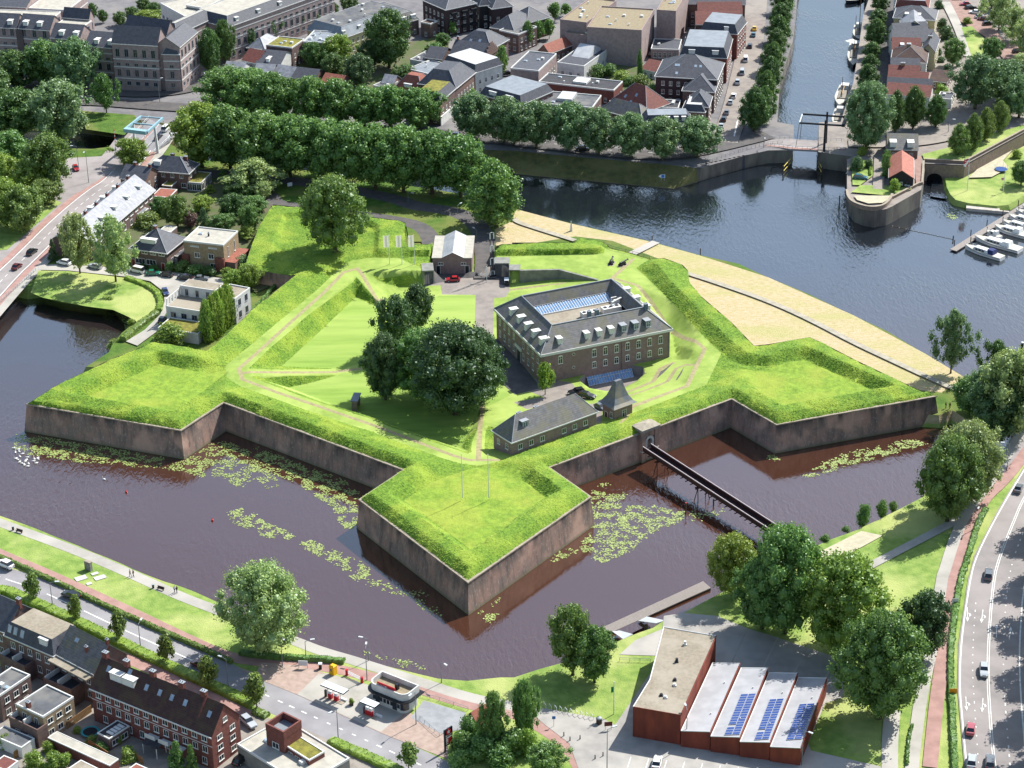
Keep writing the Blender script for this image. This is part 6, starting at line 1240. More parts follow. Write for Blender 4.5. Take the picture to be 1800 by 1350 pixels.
# houses along the harbour quay
for k, (c, rf, rise, rm, h, wl, ex) in enumerate((((822, 655, 1128, 680, 1150, 612), 'gx', 2.4, 'red', 6.5, 'white', 'lowest red tiled house with white gable edges'), ((832, 605, 1142, 620, 1152, 575), 'gx', 2.2, 'slate', 6.8, 'white', 'dark slate house above the lowest red one'),
        ((836, 565, 1112, 580, 1148, 525), 'gx', 2.4, 'red', 6.8, 'white', 'red tiled house above the lowest slate one'), ((845, 520, 1060, 525, 1108, 480), 'gx', 2.2, 'red', 6.6, 'white', 'narrow red tiled house with two chimneys'), ((858, 470, 1058, 476, 1062, 428), 'gx', 2.2, 'slate', 6.8, 'white', 'blue grey slate house in the middle of the row'),
        ((862, 425, 1105, 438, 1115, 350), 'hip', 3.6, 'brown', 7., 'white', 'brown hipped house with a central chimney'), ((868, 345, 1062, 350, 1080, 290), 'gx', 2.8, 'red', 7., 'white', 'red roofed house with white dormers'), ((1068, 355, 1165, 362, 1200, 270), 'gy', 2.6, 'slate', 7., 'cream', 'slate gabled rear house with a small white window'),
        ((876, 288, 1165, 285, 1195, 225), 'gx', 2.6, 'slate', 7.5, 'white', 'long slate house in the upper half of the row'), ((885, 230, 1120, 215, 1150, 170), 'gx', 2.4, 'slate', 7.5, 'white', 'slate house below the twin grey gables'), ((930, 200, 1110, 205, 1170, 130), 'gy', 3., 'slatelt', 7.5, 'cream', 'twin grey gabled house with cream rear walls'),
        ((878, 122, 1165, 140, 1172, 72), 'hip', 3.2, 'slate', 8., 'cream', 'slate house with four white dormers'), ((890, 50, 1118, 62, 1130, 0), 'man', 2.6, 'red', 8., 'white', 'mansard house at the top of the row'), ((890, -5, 1118, 0, 1130, -60), 'gx', 3., 'red', 8., 'white', 'red roofed house cut by the top edge'))):
    b = town('harbour quay row, '+ex, '30', c, h, rf, rise, rm, wl, 'zinc', win=(2.6, 1., 1.5), zg=ZD)
    if k in (3, 5, 7): b.chimney([(.45, .5)], 1.4, .8, .9, 'tan')
    if k in (6, 11): b.dormer('F', (.3, .45, .6) if k == 11 else (.35, .6), 1.2, 1.2, .6)
town('small dark brown shed roof behind the red roofed row', '30', (1128, 562, 1245, 575, 1256, 495), 3., 'gx', 2., 'brown', zg=ZD)
town('white low garden building at the end of the red roofed row', '30', (1180, 690, 1280, 700, 1300, 655), 3., 'flat', walls='white', zg=ZD, nv=1)
b = town('grey tiled lock keeper house with two big white dormers', '30', (835, 1040, 1046, 1045, 1052, 960), 3.6, 'gx', 3.2, 'tile', zg=ZD); b.dormer('F', (.18, .76), 2., 1.7, .5)
b = town('black boarded shed with a pink red tiled gable roof on the bastion', '30', (848, 1238, 1016, 1245, 1028, 1105), 3.4, 'gy', 2.4, 'red', 'black', zg=ZD, win=(9, 1, 1)); b.roof.data = b.roof.data.copy(); b.roof.data.materials[0] = M('pink_tile_roof', '9c6658', '8a564a', 1., .8, .1, 6.)
# ================================================================ bridges, quay walls, jetties
RUST = M('rusty_steel', '4a2e28', '38221e', 1., .7); STEELW = M('white_painted_steel', 'c8ccce', rough=.4); STEELK = M('black_painted_steel', '26282e', rough=.45); BLUEP = M('sky_blue_paint', '80a0ac', '8aaab4', 1., .4)
RAIL = M('grey_railing', '8c9498', rough=.5); WOOD = M('weathered_deck_boards', '8e8680', '77706a', 2., .85, stretch=(1, 6, 1)); WOODD = M('dark_wood_post', '4a3e36', rough=.85)
def rel(pts, o): return [Vector((p.x-o.x, p.y-o.y, p.z-o.z)) for p in pts]
def slab(mb, L_, R_, th, mi=0):
    """deck between two equally long edge lines (with z)"""
    n = len(L_); vs = L_+R_+[p-Vector((0, 0, th)) for p in L_]+[p-Vector((0, 0, th)) for p in R_]
    f = []
    for i in range(n-1): f += [(n+i, n+i+1, i+1, i), (2*n+i, 2*n+i+1, 3*n+i+1, 3*n+i), (i, i+1, 2*n+i+1, 2*n+i), (n+i+1, n+i, 3*n+i, 3*n+i+1)]
    f += [(0, n, 3*n, 2*n), (2*n-1, n-1, 3*n-1, 4*n-1)]
    mb.add(vs, f, mi); return mb
def railing(mb, pts, h=1.05, step=2., r=.04, mi=0, mid=True):
    d = densify(pts, step)
    for p in d: mb.cyl(p, p+Vector((0, 0, h)), r, n=5, mi=mi)
    mb.tube([p+Vector((0, 0, h)) for p in d], r, 5, mi)
    if mid: mb.tube([p+Vector((0, 0, h*.5)) for p in d], r*.7, 4, mi)
    return mb
def seg(a, b, t): return a+(b-a)*t
# long rusty footbridge to the gate
A1, A2 = GS('f:262,362,4.7 f:1590,1240,3.4'); B1, B2 = GS('f:305,350,4.7 f:1660,1218,3.4')
A1 = A1; o = A1.copy(); root = empty('footbridge', o, 0, 'long narrow rust brown steel footbridge crossing the moat to the stone gate', 'footbridge')
mid1, mid2 = (A1+B1)/2, (A2+B2)/2; dr = (mid2-mid1).normalized(); nr = Vector((-dr.y, dr.x, 0)).normalized(); W_ = 1.25
mb = MB(); slab(mb, rel([mid1+nr*W_, mid2+nr*W_], o), rel([mid1-nr*W_, mid2-nr*W_], o), .25); mb.build('deck', M('dark_deck', '38282a', '2e2022', 2., .8), root)
for sgn in (1, -1):
    mb = MB(); a, b = mid1+nr*W_*sgn, mid2+nr*W_*sgn; u = Vector((0, 0, 1.05)); t = nr*sgn*.08
    q = rel([a, b, b+u, a+u, a+t, b+t, b+u+t, a+u+t], o); mb.add(q, [(0, 1, 2, 3), (7, 6, 5, 4), (3, 2, 6, 7), (0, 4, 5, 1)]); mb.build('side_plate', RUST, root)
    mb = MB(); q = rel([a+u, b+u], o); mb.cyl(q[0], q[1], .14, n=6); mb.build('handrail', M('pale_handrail', 'b8aaa8', rough=.5), root)
mb = MB(); n = 26; Ln = (mid2-mid1).length
for i in range(n):
    c = seg(mid1, mid2, (i+.5)/n); q = rel([c+nr*1.9-Vector((0, 0, .3)), c-nr*1.9-Vector((0, 0, .3))], o); mb.cyl(q[0], q[1], .16, n=4)
mb.build('cross_beams', RUST, root)
for tt in (.12, .45):
    mb = MB(); c = seg(mid1, mid2, tt); c0 = rel([c], o)[0]; zb = -o.z-1
    mb.box(-.1, -.1, 0, .1, .1, .1, M4=Matrix.Translation(c0))
    for s1 in (1, -1):
        for s2 in (1, -1):
            mb.cyl(c0+nr*1.3*s1-Vector((0, 0, .4)), Vector((c0.x, c0.y, zb))+nr*1.9*s1+dr*.9*s2, .11, n=6)
    mb.cyl(c0+nr*2-Vector((0, 0, .45)), c0-nr*2-Vector((0, 0, .45)), .22, n=6); mb.build('trestle', RUST, root)
# stone gate in the curtain wall
p0, p1 = WALL[7], WALL[8]; ux = (p1-p0).normalized(); nn_ = Vector((ux.y, -ux.x, 0))
gx_ = G(*T3('22', 925, 300)[0], 7.5); t_ = (gx_-p0).dot(ux); c = p0+ux*t_; ang = math.atan2(ux.y, ux.x)
root = empty('stone_gate', (c.x, c.y, 0), ang, 'grey stone gate house with arched doorway set into the curtain wall', 'gate')
GST = M('weathered_gate_stone', '8a8682', '6c6a6a', .8, .85, .2, 4.); mb = MB(); mb.box(-2.6, -1.5, -1, -1.5, 2.2, 8.3); mb.box(1.5, -1.5, -1, 2.6, 2.2, 8.3); mb.box(-1.5, -1.2, -1, 1.5, 2.2, 3.4); mb.box(-1.5, -1.2, 6.4, 1.5, 2.2, 8.3); mb.box(-1.5, .1, 3.4, 1.5, 2.2, 6.4); mb.build('gate_wall', FORTBRICK, root)
mb = MB(); mb.box(-3, -1.9, 8.9, 3, 2.6, 9.15); mb.box(-2.8, -1.7, 8.3, 2.8, 2.4, 8.9); mb.build('cornice', GST, root)
mb = MB(); mb.add([(-3, -1.9, 9.15), (3, -1.9, 9.15), (3, 2.6, 9.15), (-3, 2.6, 9.15), (0, .3, 9.7)], [(0, 1, 4), (1, 2, 4), (2, 3, 4), (3, 0, 4)]); mb.build('roof', M('stone_gate_roof', '9a9282', '867e70', 1., .9, .1, 5.), root)
mb = MB(); n = 12
pts = [(1.35*math.cos(i*math.pi/n), 5.4+1.35*math.sin(i*math.pi/n)) for i in range(n+1)]; inn = [(.75*math.cos(i*math.pi/n), 5.3+.75*math.sin(i*math.pi/n)) for i in range(n+1)]
pts = [(1.35, 3.4)]+pts+[(-1.35, 3.4)]; inn = [(.75, 3.9)]+inn+[(-.75, 3.9)]
mb.add([(x, -1.28, z) for x, z in pts]+[(x, -1.28, z) for x, z in inn]+[(x, -.4, z) for x, z in inn], [(i, n+3+i, n+4+i, i+1) for i in range(n+2)]+[(n+3+i, 2*n+6+i, 2*n+7+i, n+4+i) for i in range(n+2)]); mb.build('arch_surround', M('pale_gate_stone', 'b0b0ae', '94948f', 1., .8), root)
mb = MB(); mb.add([(x, -.38, z) for x, z in inn], [tuple(range(len(inn)))]); mb.build('door', M('dark_gate_door', '1c2026', rough=.7), root)
mb = MB(); mb.box(-2.75, -1.62, 2.9, -1.4, 2, 3.15); mb.box(1.4, -1.62, 2.9, 2.75, 2, 3.15); mb.build('string_course', M('pale_gate_stone'), root)
# mooring posts around the footbridge
def post(label, s, z, zt, r=.18, mat=None, cap=None, name='mooring_post', cat='post', group=None, base=-1.):
    p = G(*tp(s)[0][:2], z); root = empty(name, (p.x, p.y, z), 0, label, cat, group); mb = MB(); mb.cyl((0, 0, base), (0, 0, zt), r, n=8); mb.build('post_shaft', mat or WOODD, root)
    if cap: mb = MB(); mb.cyl((0, 0, zt), (0, 0, zt+.35), r*1.1, n=8); mb.build('post_cap', cap, root)
    return root
RC = M('red_cap', 'a83a34', rough=.6); WC = M('white_cap', 'c8c8c8', rough=.6)
post('dark post with a red top left of the footbridge', 'f:692,1035', 0, 2.6, cap=RC); post('dark post with a red top right of the footbridge', 'f:1050,870', 0, 2.2, cap=RC); post('plain dark post beside the footbridge trestle', 'f:985,950', 0, 1.8)
post('tall dark mooring pole in the river before the round bastion', '31:495,130', 0, 5.5); post('dark mooring pole with a white top at the bastion corner', 'q:1292,1100', 0, 4.5, cap=WC)
post('thick black mooring pile with a white top near the right edge of the river', '31:1767,1140', 0, 4, .35, STEELK, WC)
for k, s in enumerate(('21:978,330', '21:1315,418')): post(('first', 'second')[k]+' brown marker post on the dry river bank from the left', s, 3, 1.6, .15)
mb = MB(); p = G(*T3('21', 413, 262)[0], 3); mb.frustum([(-.4, -.3), (.4, -.3), (.4, .3), (-.4, .3)], 0, [(-.1, -.1), (.1, -.1), (.1, .1), (-.1, .1)], 3.2)
tag(mb.build('marker_stone', STEELW, None, p), 'slim white pointed marker stone on the dry river bank', 'marker')
# blue drawbridge
H13 = 13.; o = G(*T3('v', 820, 1000)[0], 4.); root = empty('blue_drawbridge', o, 0, 'light blue Dutch drawbridge with white posts over the western canal', 'drawbridge')
Q = {k: GS('v:%s' % v, H13)[0] for k, v in dict(cl='280,655', cr='660,702', hl='425,545', hr='785,580', fl='560,434', fr='925,462').items()}
mb = MB()
def beam(mb, a, b, w, h):
    d = (b-a).normalized(); n = Vector((-d.y, d.x, 0)).normalized()*w/2; u = Vector((0, 0, h/2)); q = rel([a-n-u, a+n-u, a+n+u, a-n+u, b-n-u, b+n-u, b+n+u, b-n+u], o)
    mb.add(q, [(0, 1, 2, 3), (7, 6, 5, 4), (0, 4, 5, 1), (1, 5, 6, 2), (2, 6, 7, 3), (3, 7, 4, 0)])
beam(mb, Q['cl'], Q['fl'], .6, .8); beam(mb, Q['cr'], Q['fr'], .6, .8); beam(mb, Q['hl'], Q['hr'], .35, .4); beam(mb, Q['fl'], Q['fr'], .35, .4); mb.build('balance_beams', BLUEP, root)
mb = MB(); beam(mb, Q['cl'], Q['cr'], 1.8, 1.2); mb.build('counterweight', BLUEP, root)
for k in ('hl', 'hr'):
    mb = MB(); a = Q[k]; b = Vector((a.x+(.4 if k == 'hr' else -.2), a.y, 2.5)); q = rel([a, b], o); mb.cyl(q[1], q[0], .55, .4, 4); mb.build('post', STEELW, root)
for k, s in (('fl', 'v:620,780'), ('fr', 'v:968,640')):
    mb = MB(); b = GS(s, 4.8)[0]; q = rel([Q[k], b], o); mb.cyl(q[0], q[1], .12, n=5); mb.build('lifting_rod', STEELW, root)
Lp = GS('v:330,880,3.2 v:620,560,4.65 v:700,470,4.7'); Rp = GS('v:770,1060,3.2 v:1060,810,4.65 v:1130,700,4.7')
mb = MB(); slab(mb, rel(Lp, o), rel(Rp, o), .7); mb.build('deck', ASPH, root)
for P_ in (Lp, Rp): mb = MB(); railing(mb, rel([q+Vector((0, 0, .02)) for q in P_], o), 1.1, 2., .06); mb.build('railing', STEELW, root)
mb = MB(); m1 = [l.lerp(r, .3)+Vector((0, 0, .02)) for l, r in zip(Lp, Rp)]; m2 = [l.lerp(r, .38)+Vector((0, 0, .02)) for l, r in zip(Lp, Rp)]; mb.add(rel(m1+m2, o), [(3, 4, 1, 0), (4, 5, 2, 1)]); mb.build('cycle_lane', RED, root)
mb = MB()
for f_ in (.29, .385, .62, .9): m1 = [l.lerp(r, f_)+Vector((0, 0, .025)) for l, r in zip(Lp, Rp)]; m2 = [l.lerp(r, f_+.012)+Vector((0, 0, .025)) for l, r in zip(Lp, Rp)]; mb.add(rel(m1+m2, o), [(3, 4, 1, 0), (4, 5, 2, 1)])
mb.build('road_marking', WHITE_LINE, root)
def barrier(label, s, z, top, group=None):
    b = G(*tp(s)[0][:2], z); h = height_for(b, top); root = empty('raised_barrier', b, 0, label, 'barrier', group); mb = MB(); mb.box(-.3, -.3, 0, .3, .3, 1.2); mb.build('housing', STEELW, root)
    mb = MB(); n = 10
    for i in range(n): mb.cyl((0, 0, 1.+(h-1.)*i/n), (-.0, 0, 1.+(h-1.)*(i+1)/n), .12, n=6, mi=i % 2)
    mb.build('boom', [STEELW, M('barrier_red', 'b03030', rough=.5)], root)
barrier('raised red and white barrier boom beside the blue drawbridge', 'v:135,1010', 3, 160+650/9.643)
# black drawbridge
o = G(*T3('q', 1040, 648)[0], 5.2); root = empty('black_drawbridge', o, 0, 'old black drawbridge with two horizontal balance beams over the harbour canal', 'drawbridge'); HZ = 14.8
Q = {k: GS('q:%s' % v, HZ)[0] for k, v in dict(nl='730,318', nm='1045,336', nr='1262,352', fl='765,210', fm='1066,234', fr='1300,246').items()}
mb = MB(); beam(mb, Q['nl'], Q['nr'], .45, .55); beam(mb, Q['fl'], Q['fr'], .45, .55); mb.build('balance_beams', STEELK, root); mb = MB(); beam(mb, Q['nr'], Q['fr'], 1., 1.); mb.build('counterweight', STEELK, root)
mb = MB(); beam(mb, Q['nl'], Q['fl'], .3, .3); mb.build('cross_bar', STEELW, root)
for k in ('nm', 'fm'): mb = MB(); a = Q[k]; q = rel([a+Vector((0, 0, 1.4)), Vector((a.x, a.y, 4.8))], o); mb.cyl(q[1], q[0], .42, .3, 4); mb.build('post', STEELK, root)
for k, s in (('nl', 'q:684,618'), ('fl', 'q:735,520')): mb = MB(); q = rel([Q[k], GS(s, 5.2)[0]], o); mb.cyl(q[0], q[1], .08, n=4); mb.build('lifting_chain', STEELK, root)
Fp = GS('q:300,520,4.53 q:430,518,4.7 q:610,512,5.15 q:980,535,5.3 q:1240,552,5.53'); Np = GS('q:320,600,4.53 q:480,615,4.7 q:640,640,5.15 q:945,655,5.3 q:1290,655,5.53')
mb = MB(); slab(mb, rel(Fp, o), rel(Np, o), .5); mb.build('deck', ASPH_LT, root)
mb = MB(); m1 = [f.lerp(n, .8)+Vector((0, 0, .02)) for f, n in zip(Fp, Np)]; m2 = [f.lerp(n, .97)+Vector((0, 0, .02)) for f, n in zip(Fp, Np)]; mb.add(rel(m1+m2, o), [(5+i, 6+i, i+1, i) for i in range(4)]); mb.build('pink_footway', RED, root)
mb = MB(); m1 = [f.lerp(n, .76)+Vector((0, 0, .022)) for f, n in zip(Fp, Np)]; m2 = [f.lerp(n, .79)+Vector((0, 0, .022)) for f, n in zip(Fp, Np)]; mb.add(rel(m1+m2, o), [(5+i, 6+i, i+1, i) for i in range(4)]); mb.build('edge_line', WHITE_LINE, root)
mb = MB(); railing(mb, rel(Fp, o), 1.1, 2.); mb.build('railing', M('blue_railing', '5a7488', rough=.5), root); mb = MB(); railing(mb, rel(Np, o), 1.1, 2.); mb.build('railing', M('dark_railing', '4a4e52', rough=.5), root)
for k, (a, b) in enumerate((('q:530,930', 'q:640,800'), ('q:1000,950', 'q:945,830'))):
    a, b = GS(a, 0)[0], GS(b, 0)[0]; r2 = empty('fender_gate', a, 0, ('left', 'right')[k]+' yellow edged timber guide fence below the black drawbridge', 'fender'); mb = MB()
    for t in (0, .5, 1): q = seg(a, b, t)-a; mb.cyl(q+Vector((0, 0, -1)), q+Vector((0, 0, 2.6)), .2, n=6)
    for z in (.6, 2.1): mb.cyl(Vector((0, 0, z)), b-a+Vector((0, 0, z)), .14, n=5, mi=1)
    mb.build('timber_frame', [WOODD, M('yellow_beam', 'b8a850', rough=.7)], r2)
# railings along the quays
def rail(label, s, z, h=1.05, step=2., mat=RAIL, group=None, name='railing', cat='railing', mid=True, r=.045):
    p = GS(s, z); o = p[0]; mb = MB(); railing(mb, rel(p, o), h, step, r, mid=mid); return tag(mb.build(name, mat, None, o), label, cat, group)
rail('thin railing along the sheet piled quay before the black drawbridge', '20:1325,1160 20:1400,1130 20:1640,1045 20:1787,1010 30:100,1005', 4.5, mat=M('dark_railing'))
rail('rusty fence across the fort path to the river', '21:640,360,6.8 21:700,392,7 21:840,425,7 21:960,460,7', 7, 1., 2.5, M('dark_railing'))
rail('low metal rail around the back of the gravel yard', '13:1150,850 13:1280,880 13:1480,950', 2.5, .9, 3.5); rail('low metal rail on the road side of the gravel yard', '13:1145,1010 13:1210,1070 13:1280,1130 13:1340,1090', 2.5, .9, 2.5)
rail('railing between the lawn and the red building yard', '23:750,605 23:965,612', 2.5, .9, 2.5)
# steel sheet piling face (bluish, ribbed)
a, b, c_ = GS('20:1150,1305 20:1300,1245 20:1635,1172', 0); mb = MB()
d = densify([a, b, c_], .9); o = a.copy(); topz = [min(4.5, .4+4.1*min(1, (q-a).length/12)) for q in d]
for i in range(len(d)-1):
    e = (d[i+1]-d[i]).normalized(); n = Vector((e.y, -e.x, 0))*(.35 if i % 2 else .1); p, q = d[i]+n-o, d[i+1]+n-o; mb.add([(p.x, p.y, -1), (q.x, q.y, -1), (q.x, q.y, topz[i+1]), (p.x, p.y, topz[i])], [(0, 1, 2, 3)])
    p2, q2 = p-n*2-Vector((0, 0, 0)), q-n*2; mb.add([(p.x, p.y, topz[i]), (q.x, q.y, topz[i+1]), (q2.x, q2.y, topz[i+1]), (p2.x, p2.y, topz[i])], [(0, 1, 2, 3)])
tag(mb.build('sheet_pile_wall', M('blue_grey_sheet_piling', '3c4654', '2c3440', .8, .7), None, (o.x, o.y, 0)), 'dark blue grey steel sheet pile wall along the canal bend', 'wall')
# parapets
def parapet(label, s, z, h=1., t=.5, mat=QUAYSTONE, cat='wall', name='parapet_wall', sm=0, out=0.):
    p = GS(s, z); p = smooth_line(p, sm) if sm else p; o = p[0]; l = offset_chain(p, t/2+out); r = offset_chain(p, -t/2+out); n = len(p); mb = MB()
    V = [(q.x-o.x, q.y-o.y, 0) for q in l]+[(q.x-o.x, q.y-o.y, 0) for q in r]; V += [(x, y, h) for x, y, _ in V[:2*n]]
    f = []
    for i in range(n-1): f += [(i, i+1, 2*n+i+1, 2*n+i), (n+i+1, n+i, 3*n+i, 3*n+i+1), (2*n+i, 2*n+i+1, 3*n+i+1, 3*n+i)]
    f += [(0, 2*n, 3*n, n), (n-1, 2*n-1, 4*n-1, 3*n-1)]
    mb.add(V, f); root = empty(name, (o.x, o.y, z), 0, label, cat); mb.build('wall_body', mat, root)
    mb = MB(); l = offset_chain(p, t/2+.08+out); r = offset_chain(p, -t/2-.08+out); V = [(q.x-o.x, q.y-o.y, h+zz) for zz in (.003, .14) for q in list(l)+list(r)]
    f = []
    for i in range(n-1): f += [(i, i+1, 2*n+i+1, 2*n+i), (n+i+1, n+i, 3*n+i, 3*n+i+1), (2*n+i, 2*n+i+1, 3*n+i+1, 3*n+i)]
    mb.add(V, f); mb.build('coping', COPING, root); return root
parapet('curved brick parapet around the round harbour bastion', '31:548,0 31:560,60 31:610,95 31:690,118 31:760,120 31:820,100 31:858,50 31:866,30', 5.45, 1.3, .6, M('harbour_brick', '847468', '70645a', 1., .9, .15, 5.), sm=2)
parapet('brick parapet along the right side of the harbour bastion', '31:866,40 31:1050,-55 30:1075,1290 30:1085,1140', 5.45, .9, .5, M('harbour_brick'))
parapet('long brick garden wall above the marina lawn', '30:1090,1128 30:1370,1142 30:1787,918 p:1880,170', 5.45, .9, .5, M('harbour_brick'))
wx = GS('30:1090,1150 30:1370,1162 30:1787,937', 5.4); o = wx[0]; mb = MB(); ofs = offset_chain(wx, -.2)
for i in range(2): mb.add([(ofs[i].x-o.x, ofs[i].y-o.y, -.5), (ofs[i+1].x-o.x, ofs[i+1].y-o.y, -.5), (ofs[i+1].x-o.x, ofs[i+1].y-o.y, 5.6), (ofs[i].x-o.x, ofs[i].y-o.y, 5.6)], [(0, 1, 2, 3)])
tag(mb.build('city_wall', M('harbour_brick'), None, (o.x, o.y, 0)), 'high brick city wall face with the dark water tunnel', 'wall')
tn = G(*T3('30', 1160, 1255)[0], 0); wa = wx[0]; we = (wx[1]-wx[0]).normalized(); tt = (tn-wa).dot(we); tc = wa+we*tt; ang = math.atan2(we.y, we.x)
mb = MB(); n = 14; R1 = 3.; base_ = [(R1*math.cos(i*math.pi/n), .8+2.4*math.sin(i*math.pi/n)) for i in range(n+1)]; inn = [(2.4*math.cos(i*math.pi/n), .8+1.95*math.sin(i*math.pi/n)) for i in range(n+1)]
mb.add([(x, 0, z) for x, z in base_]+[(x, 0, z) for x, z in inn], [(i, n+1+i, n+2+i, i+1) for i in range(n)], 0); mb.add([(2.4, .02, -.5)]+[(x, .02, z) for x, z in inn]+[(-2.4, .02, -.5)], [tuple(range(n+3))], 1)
root = empty('water_tunnel', (tc.x+we.y*.32, tc.y-we.x*.32, 0), ang, 'arched dark mouth of the water tunnel in the city wall', 'tunnel'); mb.build('arch_ring', [M('harbour_brick'), M('painted_tunnel_shade', '08090a', rough=1)], root)  # black face paints the darkness inside the tunnel, with no hollow behind
sheet('inlet_water', [q for q in GS('30:1135,1185 30:1225,1240 30:1235,1345 31:1250,50 31:1130,30 30:1150,1240', 0)], WATER, .02)
# west bridge over the pond
o = G(*T3('01', 240, 560)[0], 3); root = empty('pond_bridge', o, 0, 'concrete road bridge over the pond outlet at the left edge', 'bridge')
ed = GS('01:250,545,3.1 01:140,645,3.1 01:0,770,3.1 01:-200,950,3.1'); mb = MB(); l = [q-Vector((.0, 0, 0)) for q in ed]; ins = [Vector((a.x, a.y, 3.1)) for a in offset_chain(ed, -.6)]
slab(mb, rel(ed, o), rel(ins, o), 1.3); mb.build('edge_beam', M('grey_concrete'), root)
mb = MB(); railing(mb, rel([q+Vector((0, 0, .02)) for q in ed], o), 1.1, 1.5, .05); mb.build('railing', RAIL, root)
q = rel(GS('01:205,590,3'), o)[0]; mb = MB(); mb.box(q.x-1.6, q.y-2.5, -4, q.x+.8, q.y+1.5, 0); mb.build('pier', QUAYSTONE, root)
mb = MB(); q = GS('01:265,560,3 01:410,655,.6 01:270,660,0'); mb.add(rel(q, o), [(0, 1, 2), (2, 1, 0)]); mb.build('wing_wall', QUAYSTONE, root)
# highway bridge edge
o = G(*T3('32', 1575, 600)[0], 2.5); root = empty('road_bridge', o, 0, 'concrete road bridge with a glass parapet at the right edge', 'bridge')
ed = GS('32:1575,598,2.7 32:1640,470,2.7 32:1700,345,2.7 32:1790,165,2.7 p:1880,560,2.7'); ins = [Vector((a.x, a.y, 2.7)) for a in offset_chain(ed, -4.2)]; mb = MB(); slab(mb, rel(ed, o), rel(ins, o), 1.2); mb.build('footway_deck', ASPH_LT, root)
mb = MB(); mb2 = MB(); u = Vector((0, 0, 1.1)); r = rel(ed, o)
for i in range(len(r)-1): mb.add([r[i], r[i+1], r[i+1]+u, r[i]+u], [(0, 1, 2, 3)])
mb.build('glass_parapet', M('parapet_glass', '8fb0b8', rough=.15, spec=.8), root); railing(mb2, r, 1.12, 2., .05, mid=False); mb2.build('railing', RAIL, root)
# marina pier and moored yachts
o = G(*T3('y', 150, 960)[0], .55); e = G(*T3('y', 1370, 195)[0], .55); d = (e-o); root = empty('marina_pier', o, math.atan2(d.y, d.x), 'long narrow wooden marina pier with mooring posts', 'pier'); Ln = d.length
mb = MB(); mb.box(0, -1.1, -.25, Ln+30, 1.1, 0); mb.build('deck', WOOD, root)
for k in range(10): mb = MB(); x = 3+k*Ln/9; s_ = (1.35, -1.35)[k % 2]; mb.cyl((x, s_, -2), (x, s_, 1.9), .14, n=6); mb.build('mooring_post', WOODD, root)
o = G(*T3('y', 370, 245)[0], .8); mb = MB(); P_ = GS('y:370,250 y:1100,318 y:1100,300 y:940,285 y:930,235 y:720,225 y:730,65 y:625,62 y:612,205 y:375,190', .9)
mb.prism([(q.x-o.x, q.y-o.y) for q in P_], -1.5, .15); tag(mb.build('landing_stage', M('pale_landing', 'b0a8a0', '9c948c', .8, .85), None, o), 'pale stone landing stage with a central stair on the marina lawn', 'landing stage')
# timber jetty and gangways by the red building
P_ = GS('23:610,378 23:1335,45 23:1388,92 23:705,398', .6); o = P_[0]; root = empty('timber_jetty', o, 0, 'long floating timber jetty on the near moat shore', 'jetty'); q = rel(P_, o); mb = MB(); n = 60
for i in range(n):
    a, b = i/n, (i+.86)/n; p = [q[0].lerp(q[1], a), q[0].lerp(q[1], b), q[3].lerp(q[2], b), q[3].lerp(q[2], a)]; mb.prism([(v.x, v.y) for v in p], -.25, 0.)
mb.build('deck_boards', WOOD, root); mb = MB(); mb.prism([(v.x, v.y) for v in q], -.6, -.26); mb.build('floats', M('black_float', '1c1c1e'), root)
for k, s in enumerate(('23:880,322 23:940,292 23:1068,362 23:1005,382', '23:700,396 23:752,390 23:845,458 23:775,492')):
    P_ = GS(s, 1.); P_[2].z = P_[3].z = 2.55; o = P_[0]; mb = MB(); slab(mb, rel([P_[0], P_[3]], o), rel([P_[1], P_[2]], o), .15); tag(mb.build('gangway', M('pale_steel_gangway', 'a4a8aa', rough=.6), None, o), ('upper', 'lower')[k]+' pale metal gangway from the yard to the timber jetty', 'gangway')
sheet('jetty_basin', '23:720,398 23:870,330 23:940,372 23:800,440', WATER, .05)
# ================================================================ rust red hall with saw-tooth roofs
CORT = M('rust_red_cladding', '7e3c2e', '653026', .7, .8, .1, 3., stretch=(1, 1, .3), c3='5e2a22', sc3=.3, f3=.5); WROOF = M('white_membrane_roof', 'a2a2a4', '949496', .4, .6)
o = G(*T3('23', 838, 1115)[0], ZB); root = empty('red_hall', (o.x, o.y, ZB), 0, 'rust red hall with one gravel roof and four pale saw tooth roofs with solar panels', 'hall')
def lo(P_): return [Vector((p.x-o.x, p.y-o.y, p.z-ZB)) for p in P_]
gr = lo(GS('23:845,925 23:1178,983 23:1425,430 23:1058,368 23:962,735', 9.6)); mb = MB(); n = len(gr); mb.add([(p.x, p.y, -.5) for p in gr]+[tuple(p) for p in gr], [(i, (i+1) % n, n+(i+1) % n, n+i) for i in range(n)]); mb.build('wall', CORT, root)
mb = MB(); mb.add([(p.x, p.y, p.z-.02) for p in gr], [tuple(range(n))]); mb.build('roof', RF['gravel'], root)
mb = MB()
for i in range(n): mb.cyl((gr[i].x, gr[i].y, gr[i].z+.05), (gr[(i+1) % n].x, gr[(i+1) % n].y, gr[(i+1) % n].z+.05), .14, n=4, mi=1 if i in (1, 0) else 0)
mb.build('roof_edge', [TRIM, CORT], root)
g = random.Random(4)
for k, (x, y) in enumerate(((1208, 490), (1150, 610), (1135, 775), (1042, 845), (1072, 860), (1137, 738))):
    p = lo(GS('23:%d,%d' % (x, y), 9.6))[0]; mb = MB(); mb.cyl(p, p+Vector((0, 0, .9 if k < 2 else .5)), .28, n=8); mb.box(p.x-.35, p.y-.35, p.z, p.x+.35, p.y+.35, p.z+.2); mb.build('roof_vent', TRIM if k % 2 == 0 else STEELK, root)
